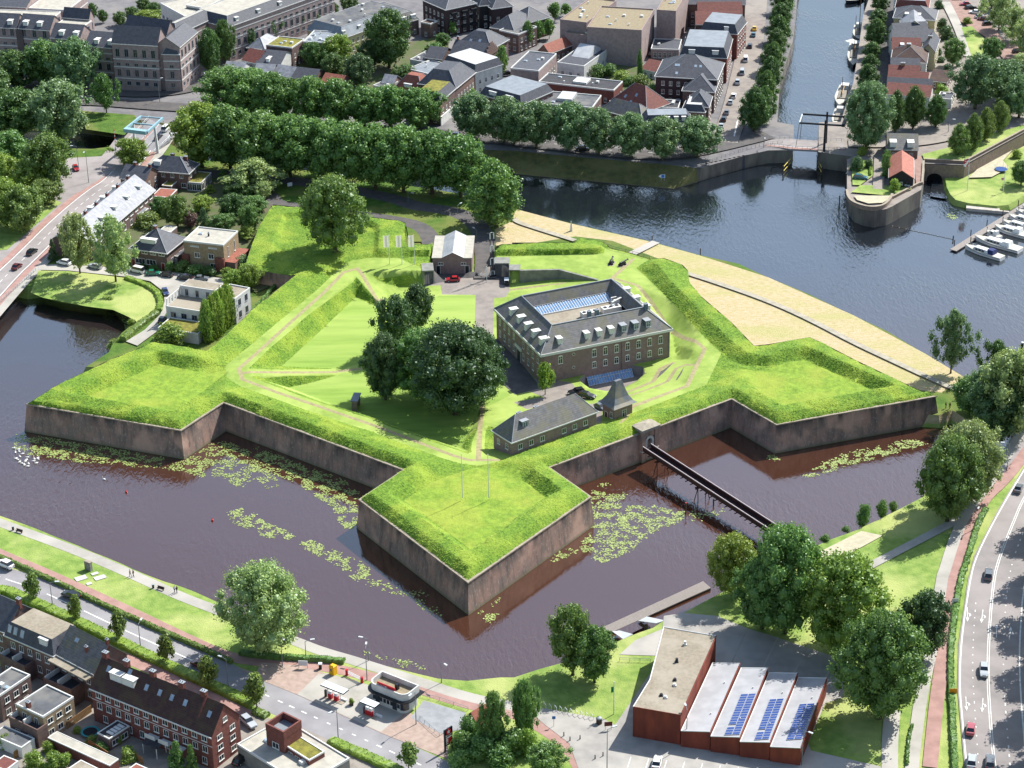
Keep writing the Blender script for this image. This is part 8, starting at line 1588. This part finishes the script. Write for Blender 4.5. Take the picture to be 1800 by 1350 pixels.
# ================================================================ lamps, poles, flags, signs
def lamp(s, z, arm=(1., 0), n_=0, lab=''):
    (x, y, _), = tp(s.rsplit(',', 1)[0]); t = s.split(':')[0]; top = TILES[t][1]+float(s.rsplit(',', 1)[1])/TILES[t][2]; b = G(x, y, z); h = height_for(b, top); r = empty('street_lamp', b, 0, lab, 'street lamp', 'street lamps')
    mb = MB(); mb.cyl((0, 0, 0), (0, 0, h), .11, .06, 6); mb.build('pole', M('lamp_pole_grey', '6c7276', rough=.5), r); a = Vector((arm[0], arm[1], 0)); mb = MB(); mb.cyl((0, 0, h-.1), (a.x*1.3, a.y*1.3, h+.2), .06, n=5); mb.build('arm', M('lamp_pole_grey'), r)
    mb = MB(); mb.box(-.1, -.18, -.07, .85, .18, .1); mb.build('lamp_head', M('lamp_head_pale', 'b8bcc0', rough=.4), r, (a.x*1.2, a.y*1.2, h+.2), (0, 0, math.atan2(a.y, a.x))); return r
LM = [('03:370,238,55', ZB, 'along the south road near the left edge'), ('03:983,520,345', ZB, 'in the south road hedge above the dark brick terrace'), ('03:1595,800,590', ZB, 'in the hedge where the south road bends'), ('13:575,1155,945', ZB, 'opposite the petrol pumps'), ('13:185,640,430', ZB, 'in front of the silvery willow'), ('13:350,590,465', ZB, 'on the footpath right of the silvery willow'), ('13:775,735,515', ZB, 'at the left corner of the petrol kiosk'), ('13:787,600,450', ZB, 'on the moat bank behind the forecourt'),
 ('13:1118,1045,820', ZB, 'at the gravel yard corner'), ('13:1295,755,612', ZB, 'on the moat bank right of the kiosk'), ('23:663,1400,1080', ZB, 'at the bottom edge beside the red cycle path'), ('23:1217,1192,945', ZB, 'in front of the rust red hall'), ('32:1665,590,395', ZB, 'on the bridge footway with a dark base'), ('32:1463,985,828', ZB, 'in the hedge by the main road'), ('33:235,1330,1090', ZB, 'at the right corner of the rust red hall'), ('00:1115,712,555', ZC, 'double armed at the office junction'), ('00:1452,712,525', ZC, 'at the pedestrian crossing'),
 ('00:552,1197,1020', ZA, 'at the top of the square under the trees'), ('00:620,1280,1055', ZA, 'in the middle of the square'), ('11:1063,68,-5', ZA, 'on the road north of the big lime'), ('11:1408,150,83', ZA, 'on the verge left of the gatehouse'), ('11:1541,330,255', ZA, 'beside the gatehouse roof'), ('20:1432,1062,888', ZC, 'where the quay street meets the canal street'), ('20:1757,1030,958', ZC, 'black lantern near the black drawbridge'), ('30:1257,930,835', ZD, 'beside the egg shaped trees'), ('31:0,0,-60', ZA, '')]
for i, (s, z, l) in enumerate(LM[:-1]): lamp(s, z, (math.cos(i*1.3), math.sin(i*1.3)), 0, 'grey street lamp '+l)
def flagpole(label, s, z, flagm=None, fw=1.2, fh=3.4, side=-1, drop=0.):
    (x, y, _), = tp(s.rsplit(',', 1)[0]); t = s.split(':')[0]; top = TILES[t][1]+float(s.rsplit(',', 1)[1])/TILES[t][2]; b = G(x, y, z); h = height_for(b, top); r = empty('flagpole', b, 0, label, 'flagpole', 'flagpoles'); mb = MB(); mb.cyl((0, 0, 0), (0, 0, h), .11, .06, 7); mb.ball((0, 0, h), .12); mb.build('pole', STEELW, r)
    if flagm:
        mb = MB(); n = 8; vs = []
        for i in range(n+1):
            u = i/n; w2 = .12*math.sin(u*7); vs += [(side*(.08+fw*u), w2, h-.15-drop), (side*(.08+fw*u), w2+.05, h-.15-fh-drop)]
        mb.add(vs, [(2*i, 2*i+1, 2*i+3, 2*i+2) for i in range(n)]); mb.add([(x_, y_+.02, z_) for x_, y_, z_ in vs], [(2*i+2, 2*i+3, 2*i+1, 2*i) for i in range(n)]); mb.build('flag', flagm, r)
    return r
FW = M('white_flag', 'd8d6d0', 'd4a888', .9, .8, lo=.62, hi=.8); _n = FW.node_tree; _t = _n.nodes.new('ShaderNodeBsdfTranslucent'); _t.inputs[0].default_value = (.85, .83, .78, 1); _x = _n.nodes.new('ShaderNodeMixShader'); _n.links.new(_n.nodes['Principled BSDF'].outputs[0], _x.inputs[1]); _n.links.new(_t.outputs[0], _x.inputs[2]); _n.links.new(_x.outputs[0], _n.nodes['Material Output'].inputs[0])
for k, s in enumerate(('11:933,495,292', '11:1020,495,292', '11:1107,495,290')): flagpole('white banner flag on the mown strip, %s of three from the left' % ORD[k], s, 7, FW, 1.5, 3.6)
flagpole('bare white flagpole on the front bastion, left of the pair', 'p:813,875,798', 8, None); flagpole('bare white flagpole on the front bastion, right of the pair', 'p:859,875,799', 8, None)
flagpole('white flagpole with a small green flag on the lawn by the rust red hall', '23:710,975,750', ZB, M('green_flag', '2a8a4a'), .5, 1.4, -1, 1.)
RWF = M('red_white_flag', 'b03038', 'd8d8d4', 1.2, .8, lo=.48, hi=.52); flagpole('flagpole with red and white flags on the marina lawn', '30:1390,1330,1105', 1.6, RWF, 1.6, 2.6); flagpole('mast with a small red white and blue flag on the marina lawn', '30:1642,1342,1195', 1.6, RWF, 1., .9, -1, 2.)
def sign(label, s, z, w_, h_, zb, mat, rz=0, legs=(0,), name='sign', txt=None):
    r = thing1(name, label, 'sign', s, z, rz)
    for x in legs: mb = MB(); mb.cyl((x, 0, 0), (x, 0, zb+h_*.5), .05, n=5); mb.build('leg', RAIL, r)
    mb = MB(); mb.box(-w_/2, -.06, zb, w_/2, -.02, zb+h_); mb.build('panel', mat, r); return r
sign('white information panel on the verge north of the fort', 'g:578,205', ZA, 1.6, 1.2, .9, STEELW, .4, (-.6, .6)); sign('dark red sign board on a post before the rust red hall', '23:672,1085', ZB, 1.6, 1., 1., M('dark_red_board', '5c241c', rough=.6), .1, (-.6, .6)); sign('small blue round sign at the bend of the cycle path', '23:292,1060', ZB, .7, .7, 1.8, M('sign_blue', '2a6aae', rough=.5))
r = thing1('canal_sign', 'white pointed sign with a blue panel on the grassy canal bank', 'sign', '20:1048,1262', 2.2, 0); mb = MB(); mb.add([(-1.2, -.1, 1.6), (-.4, -.1, 1.), (.9, -.1, 1.), (.9, -.1, 2.2), (-.4, -.1, 2.2)], [(0, 1, 2, 3, 4)]); mb.box(-.3, -.14, 1.1, .7, -.1, 2.1, 1); mb.build('panel', [STEELW, M('sign_blue')], r); mb = MB(); [mb.cyl((x, 0, 0), (x, 0, 2), .06, n=5) for x in (-.3, .7)]; mb.build('post', RAIL, r)
sign('orange yellow back of a road sign beside the main road', '33:1290,850', ZB, 1.5, 1.3, .6, M('sign_orange', 'd0881c', rough=.6), 0, (0,)); sign('white road sign panel beside the main road hedge', '33:1303,215', ZB, 1.4, 1.2, .6, STEELW, 0, (0,))
# tall black and white barrier boom and portal at the fort gate
b = G(*T3('e', 938, 690)[0], 3); h = height_for(b, 380+112/6.4286); r = empty('lattice_barrier', b, .3, 'tall upright black and white lattice barrier at the fort gate', 'barrier'); mb = MB()
for i in range(8):
    for x in (-.55, .55): mb.cyl((x, 0, h*i/8), (x, 0, h*(i+1)/8), .13, n=5, mi=i % 2)
    mb.cyl((-.55, 0, h*(i+1)/8), (.55, 0, h*(i+1)/8), .08, n=5, mi=i % 2)
mb.build('lattice', [STEELW, STEELK], r); mb = MB(); mb.box(-1, -.4, 0, 1, .4, .7); mb.build('base_frame', STEELK, r)
b = G(*T3('e', 872, 745)[0], 3); h = height_for(b, 380+565/6.4286); r = empty('signal_gantry', b, 0, 'pale signal pole with a cross arm in front of the fort gate', 'signal pole'); mb = MB(); mb.cyl((0, 0, 0), (0, 0, h), .09, n=6); mb.cyl((0, 0, h*.5), (-2.6, 0, h*.5), .08, n=5); mb.build('pole', STEELW, r); mb = MB(); mb.box(-2.9, -.15, h*.5-.3, -2.5, .15, h*.5+.3); mb.build('signal_head', STEELK, r)
# ================================================================ street furniture, monuments, cannons
def bench(label, s, z, rz): 
    r = thing1('park_bench', label, 'bench', s, z, rz, 'benches on the moat path'); mb = MB(); mb.box(-.9, -.25, .42, .9, .2, .48); mb.build('seat', WOODD, r); mb = MB(); mb.box(-.9, .18, .5, .9, .24, .9); mb.build('backrest', WOODD, r); [MB().box(x-.04, -.2, 0, x+.04, .2, .42).build('leg', STEELK, r) for x in (-.7, .7)]
bench('dark bench on the moat path near the left edge', '02:135,1018', ZB, -.5); bench('dark bench on the moat path before the silvery willow', '03:1122,108', ZB, -.5)
for k, (s, l) in enumerate((('02:92,1000', 'left'), ('03:1070,95', 'right'))): r = thing1('litter_bin', 'dark litter bin beside the %s bench on the moat path' % l, 'bin', s, ZB); mb = MB(); mb.cyl((0, 0, 0), (0, 0, .95), .24, .28, 8); mb.build('body', STEELK, r); mb = MB(); mb.cyl((0, 0, .95), (0, 0, 1.02), .3, n=8); mb.build('rim', RAIL, r)
r = thing1('stone_monument', 'grey upright stone monument on the lawn', 'monument', '02:620,1278', ZB, -.6); mb = MB(); mb.box(-.9, -.35, 0, .9, .35, 2.2); mb.build('block', M('granite', '8c8a88', '76746f', 2., .8), r); mb = MB(); mb.box(-.95, -.4, 2.2, .95, .4, 2.3); mb.build('cap', COPING, r)
for k, (s, a_, b_) in enumerate((('02:565,1338', 1.3, .9), ('02:662,1306', .8, .5), ('02:698,1334', 1.3, .8), ('03:622,66', .6, .5))): o = G(*tp(s)[0][:2], ZB); mb = MB(); mb.box(-a_, -b_, 0, a_, b_, .16); ob = mb.build('stone_slab', M('white_slab', 'b8b6b0', 'a8a69f', .8, .8), None, o, (0, 0, .55)); tag(ob, 'white stone slab lying on the moat lawn, %s from the left' % ORD[k], 'stone slab', 'white slabs on the moat lawn')
def cannon(label, s, z, rz):
    r = thing1('cannon', label, 'cannon', s, z, rz, 'cannons on the north lawn'); mb = MB(); mb.cyl((-1.2, 0, .95), (1.9, 0, 1.25), .3, .2, 10); mb.cyl((1.85, 0, 1.25), (2., 0, 1.26), .26, n=10); mb.ball((-1.35, 0, .93), .18); mb.build('barrel', STEELK, r)
    for y in (-.42, .42): mb = MB(); mb.add([(-1.5, y, .1), (.7, y, .1), (.8, y, .95), (.1, y, 1.05), (-.6, y, .75), (-1.5, y, .55)]+[(-1.5, y+.12, .1), (.7, y+.12, .1), (.8, y+.12, .95), (.1, y+.12, 1.05), (-.6, y+.12, .75), (-1.5, y+.12, .55)], [(0, 1, 2, 3, 4, 5), (11, 10, 9, 8, 7, 6)]+[(i, 6+i, 6+(i+1) % 6, (i+1) % 6) for i in range(6)]); mb.build('carriage_cheek', STEELK, r)
    for x in (-1., .5): mb = MB(); mb.cyl((x, -.65, .25), (x, .7, .25), .25, n=10); mb.build('wheel', STEELK, r)
    mb = MB(); mb.box(-1.9, -.9, 0, 1.3, .9, .05); mb.build('plinth', COPING, r)
cannon('black cannon pointing towards the river', '21:695,488', 7, 1.35); cannon('black cannon pointing to the right', '21:775,500', 7, .75)
# stone field shelter under the fort trees
A, B, Cc = T3('a', 1528, 802, 1590, 805, 1705, 722); b_ = Bld('small open fronted stone shelter with a grey flat roof on the fort lawn', A, B, Cc, 3., 3., 'tan', cat='shelter', name='shelter'); mb = MB(); L1, D1 = b_.L, b_.D; mb.box(0, 0, -.3, L1, .25, 2.9); mb.box(0, D1-.25, -.3, L1, D1, 2.9); mb.box(0, .25, -.3, .25, D1-.25, 2.9); mb.build('wall', BR['tan'], b_.root); mb = MB(); mb.box(-.25, -.25, 2.9, L1+.25, D1+.25, 3.1); mb.build('roof', RF['zinc'], b_.root)
for i in range(10):
    t = i/9; p = G(*[(a*(1-t)+b*t) for a, b in zip(T3('23', 230, 930)[0], T3('23', 560, 1005)[0])], ZB); r = empty('bike_stand', p, .4, 'pale bicycle stand hoop, %s of ten from the left' % ORD[i], 'bicycle stand', 'bicycle stands by the lawn'); mb = MB(); mb.tube([(0, -.6, 0), (0, -.5, 1.), (0, .5, 1.), (0, .6, 0)], .05, 5); mb.build('hoop', STEELW, r)
for k, s in enumerate(('23:362,1128', '23:405,1160', '23:475,1150', '23:580,1288', '23:635,1268')): r = thing1('bollard', 'small dark bollard beside the cycle path, %s from the left' % ORD[k], 'bollard', s, ZB, 0, 'bollards by the cycle path'); mb = MB(); mb.cyl((0, 0, 0), (0, 0, .9), .13, .1, 8); mb.ball((0, 0, .9), .12); mb.build('shaft', STEELK, r)
r = thing1('waste_container', 'round dark waste container with a pale lid by the plaza', 'bin', '23:608,1040', ZB); mb = MB(); mb.cyl((0, 0, 0), (0, 0, 1.3), .6, n=12); mb.build('body', M('dark_brown_steel', '40342e', rough=.6), r); mb = MB(); mb.ball((0, 0, 1.3), (.66, .66, .3), nv=4); mb.build('lid', RAIL, r)
r = thing1('white_buggy', 'small white utility cart beside the casemate door', 'cart', 'e:1097,775', 3); mb = MB(); mb.box(-.6, -1., .35, .6, 1., 1.1); mb.build('body', STEELK, r); mb = MB(); mb.box(-.65, -1.05, 1.75, .65, 1.05, 1.85); mb.build('roof', STEELW, r); [MB().cyl((x, y, 1.1), (x, y, 1.75), .04, n=5).build('post', STEELW, r) for x in (-.55, .55) for y in (-.9, .9)]
r = thing1('swing_frame', 'round garden trampoline with a safety net on the sandy marina track', 'trampoline', '30:1625,1195', 1.6); mb = MB(); n = 16; mb.add([(2.*math.cos(i*2*math.pi/n), 2.*math.sin(i*2*math.pi/n), .8) for i in range(n)], [tuple(range(n))]); mb.build('mat', M('blue_mat', '2a4a80'), r); mb = MB(); [mb.cyl((2*math.cos(i*math.pi/3), 2*math.sin(i*math.pi/3), 0), (2*math.cos(i*math.pi/3), 2*math.sin(i*math.pi/3), 2.4), .04, n=4) for i in range(6)]; mb.build('net_pole', RAIL, r)
r.name = 'garden_trampoline'
for k, (s, l) in enumerate((('23:1350,222', 'upper'), ('23:1430,230', 'middle'), ('23:1455,270', 'lower'))): o = G(*tp(s)[0][:2], 1.6); mb = MB(); mb.box(-2.6, -.25, 0, 2.6, .25, .35); tag(mb.build('log_bench', M('pale_beam', 'b0a89a', '9c9486', 1., .8), None, o, (0, 0, .6)), l+' pale timber sitting beam on the slope behind the jetty', 'bench')
# ================================================================ people and birds
def body_mesh(pose):
    me = bpy.data.meshes.new('p'); J = [(0, 0, .95), (0, 0, 1.2), (0, 0, 1.42), (0, 0, 1.52), (0, 0, 1.66), (0, 0, 1.74), (-.19, 0, 1.4), (-.25, .02*pose, 1.13), (-.24, -.1*pose, .88), (.19, 0, 1.4), (.25, -.02, 1.13), (.24, .12*pose, .88), (-.1, 0, .9), (-.11, .12*pose, .5), (-.11, .2*pose-.02, .08), (-.11, .2*pose-.18, .04), (.1, 0, .9), (.11, -.1*pose, .5), (.11, -.2*pose, .08), (.11, -.2*pose-.16, .04)]
    E_ = [(0, 1), (1, 2), (2, 3), (3, 4), (4, 5), (2, 6), (6, 7), (7, 8), (2, 9), (9, 10), (10, 11), (0, 12), (12, 13), (13, 14), (14, 15), (0, 16), (16, 17), (17, 18), (18, 19)]; Rr = [.15, .14, .15, .065, .105, .08, .065, .05, .04, .065, .05, .04, .1, .075, .055, .045, .1, .075, .055, .045]
    me.from_pydata(J, E_, []); ob = bpy.data.objects.new('p', me); C.objects.link(ob); md = ob.modifiers.new('s', 'SKIN'); sub = ob.modifiers.new('u', 'SUBSURF'); sub.levels = 1
    for i, q in enumerate(me.skin_vertices[0].data): q.radius = (Rr[i]*1., Rr[i]*(.75 if i in (0, 1, 2) else 1)); q.use_root = (i == 0)
    bpy.context.view_layer.update(); out = bpy.data.meshes.new_from_object(ob.evaluated_get(bpy.context.evaluated_depsgraph_get())); bpy.data.objects.remove(ob)
    ms = [M('skin', 'b08468', rough=.7), objcolor('shirt_cloth', .9, .2, 0), M('trouser_cloth', '2c303c', rough=.9), M('shoe', '1c1c1e')]
    for m in ms: out.materials.append(m)
    for p in out.polygons:
        z = p.center.z; x = abs(p.center.x); p.material_index = 0 if z > 1.47 or (x > .2 and z < 1.1 and z > .8) else 1 if z > .95 else 2 if z > .1 else 3
        p.use_smooth = True
    return out
BM = [body_mesh(1), body_mesh(-1)]; hb = MB(); hb.ball((0, .015, 1.7), (.1, .11, .1)); HAIR = hb.mesh('hair', M('hair', '2e2218'))
def person(label, s, z, colr, rz=0, k=0, group=None):
    r = thing1('person', label, 'person', s, z+.05, rz, group); b_ = link('body', BM[k % 2], r); b_.color = (*rgb(colr), 1); link('hair', HAIR, r)
for s, z, c_, rz, l in (('02:910,1322', ZB, 'a89888', 1, 'person in pale clothes walking on the moat path, left of the left pair'), ('02:932,1325', ZB, '26282c', 1.1, 'person in dark clothes walking on the moat path, right of the left pair'), ('03:1220,125', ZB, 'b0b8c0', 4., 'person in light clothes walking before the willow, left of the right pair'), ('03:1236,128', ZB, '1e2024', 4., 'person in dark clothes walking before the willow, right of the right pair'),
 ('32:1312,90', ZA, '28303c', 0, 'dark clothed person standing highest by the river trees'), ('32:1343,88', ZA, 'c0c4c8', 1, 'pale clothed person by the river trees'), ('32:1240,150', ZA, '20242a', 2, 'dark clothed person left of the river trees, on the left'), ('32:1268,152', ZA, '2a2a30', 3, 'dark clothed person left of the river trees, on the right'), ('q:955,610', 5.3, '1c1e24', 1, 'dark clothed rider beside the mast of the black drawbridge'), ('00:718,1205', ZA, 'b8bcc4', 1, 'person in pale clothes crossing the cycle path')): person(l, s, z, c_, rz, len(l))
sw = MB(); sw.ball((0, 0, .14), (.42, .24, .22), 0, 10, 6); sw.tube([(.34, 0, .2), (.44, 0, .42), (.42, 0, .62), (.5, 0, .7)], [.07, .045, .045, .06], 6); sw.cyl((.52, 0, .7), (.64, 0, .66), .03, .012, 5); sw.add([(-.35, -.12, .22), (-.62, 0, .32), (-.35, .12, .22), (-.4, 0, .1)], [(0, 1, 2), (0, 3, 1), (2, 1, 3)]); SWM = sw.mesh('swan', M('white_feathers', 'd8d6d0', rough=.8))
SW = '100,430 108,460 130,440 135,455 160,470 140,490 112,503 126,512 138,526 155,538 178,522 195,495 170,547 195,558 200,540 238,520 240,505 255,535 268,508 185,512 728,648 265,500'
for i, q in enumerate(SW.split()): x, y = q.split(','); p = G(*T3('02', float(x), float(y))[0], 0); o = link('swan', SWM, None, p, (0, 0, i*1.7)); tag(o, 'lone white swan swimming away from the flock' if i == 20 else 'white swan in the flock off the left bastion', 'swan', None if i == 20 else 'flock of white swans')
for k, s in enumerate(('02:882,737', '02:1483,935')): o = G(*tp(s)[0][:2], 0); mb = MB(); mb.ball((0, 0, .15), .3, 0, 8, 6); mb.cyl((0, 0, .3), (0, 0, .8), .06, n=6); tag(mb.build('buoy', PUMPR, None, o), ('left', 'right')[k]+' small red buoy in the moat', 'buoy')
p = GS('31:870,228 31:1010,260 31:1130,285 31:1290,320', .08); o = p[0]; mb = MB(); mb.tube(rel(p, o), .05, 5); d = densify(rel(p, o), 2.6); [mb.ball(q, .16, 1, 6, 4) for q in d]; tag(mb.build('float_line', [WOODD, M('pale_float', 'b8a890')], None, o), 'line of small floats across the marina entrance', 'float line'); post('dark post at the end of the float line', '31:1292,325', 0, 1.4)
# ================================================================ water lily pads
LIL = [('02:90,395 130,330 260,345 500,385 800,430 1150,500 1110,560 960,560 760,535 540,530 380,500 180,470 100,430', 2.4), ('02:1130,570 1250,520 1300,510 1470,400 1600,380 1787,470 1787,640 1690,700 1640,690 1550,620 1440,640 1300,600', 1.9), ('12:0,420 200,500 400,580 600,640 720,740 720,800 700,990 640,1000 560,920 540,840 440,780 390,750 300,670 150,620 0,560', 2.6),
 ('12:0,560 90,590 170,690 80,715 0,640', 1.6), ('02:1600,870 1680,850 1787,900 1787,1000 1700,980 1610,930', 2.8), ('12:0,910 100,960 200,1000 290,1060 200,1065 60,1045 0,1010', 2.6), ('12:310,1090 360,1065 450,1100 560,1140 740,1230 860,1345 700,1330 560,1250 440,1180 340,1130', 2.3), ('13:620,10 760,0 850,20 980,130 960,150 840,90', 1.5),
 ('22:540,850 560,720 650,735 740,730 800,745 740,830 1000,830 1100,860 1200,870 1190,930 1000,1010 880,1090 860,1130 640,1230 500,1180 490,1090 560,1010', 2.3), ('22:260,1215 330,1150 450,1115 460,1150 360,1200 290,1225', 2.2), ('22:590,690 640,665 690,680 660,710', 1.6), ('32:240,625 330,560 400,525 600,450 760,415 900,380 1060,365 1110,400 1000,430 800,485 600,540 400,605 290,632', 2.7),
 ('13:1520,290 1600,240 1720,130 1690,190 1610,250 1700,285 1787,250 1700,320 1590,335', 1.5), ('01:780,800 950,860 990,900 960,970 900,1020 870,920', 2.), ('13:700,505 860,550 1160,630 1180,665 1000,640 740,545', 1.3), ('31:1250,150 1290,130 1325,165 1290,190 1255,180', 2.), ('22:1240,870 1340,880 1480,860 1440,900 1340,910 1290,960 1230,900', 1.2), ('32:0,480 110,485 110,515 0,520', 2.), ('13:900,60 1180,120 1300,300 1100,220', .8), ('12:1350,0 1350,5 1351,6', 0)]
PADM = bpy.data.materials.new('lily_pad'); PADM.use_nodes = True; _b = PADM.node_tree.nodes['Principled BSDF']; _g = PADM.node_tree.nodes.new('ShaderNodeNewGeometry'); _r = PADM.node_tree.nodes.new('ShaderNodeValToRGB'); _r.color_ramp.elements[0].color = (.16, .22, .05, 1); _r.color_ramp.elements[1].color = (.34, .4, .13, 1)
PADM.node_tree.links.new(_g.outputs['Random Per Island'], _r.inputs[0]); PADM.node_tree.links.new(_r.outputs[0], _b.inputs['Base Color']); _b.inputs['Roughness'].default_value = .45
V, F = [], []; rl = np.random.RandomState(5); nv = 0
for s, dens in LIL:
    if not dens: continue
    t, body = s.split(':'); pl = GS(' '.join(t+':'+q for q in body.split()), 0); a = np.array([(q.x, q.y) for q in pl]); mn_, mx_ = a.min(0), a.max(0); n = int((mx_-mn_).prod()*dens*5); P = rl.uniform(mn_, mx_, (n, 2)); P = P[inpoly(P, pl)]
    nz_ = np.array([mn.noise(Vector((p[0]*.45, p[1]*.45, 3))) for p in P]); ctr = a.mean(0); P = P[nz_ > -.02+rl.normal(size=len(P))*.12]
    for x, y in P+rl.normal(size=P.shape)*.25:
        r_ = rl.uniform(.09, .25); ph = rl.uniform(0, 6.28); z = rl.uniform(.01, .06); k = 7; V += [(x+r_*math.cos(ph+i*.84), y+r_*math.sin(ph+i*.84), z+rl.uniform(0, .03)) for i in range(k)]; F.append(tuple(range(nv, nv+k))); nv += k
me = bpy.data.meshes.new('lily_pads'); me.from_pydata(V, [], F); me.materials.append(PADM); o = link('water_lily_pads', me); tag(o, 'yellow green water lily pads floating in patches on the moat', 'water lilies', kind='stuff')
print('objects', len(bpy.data.objects))
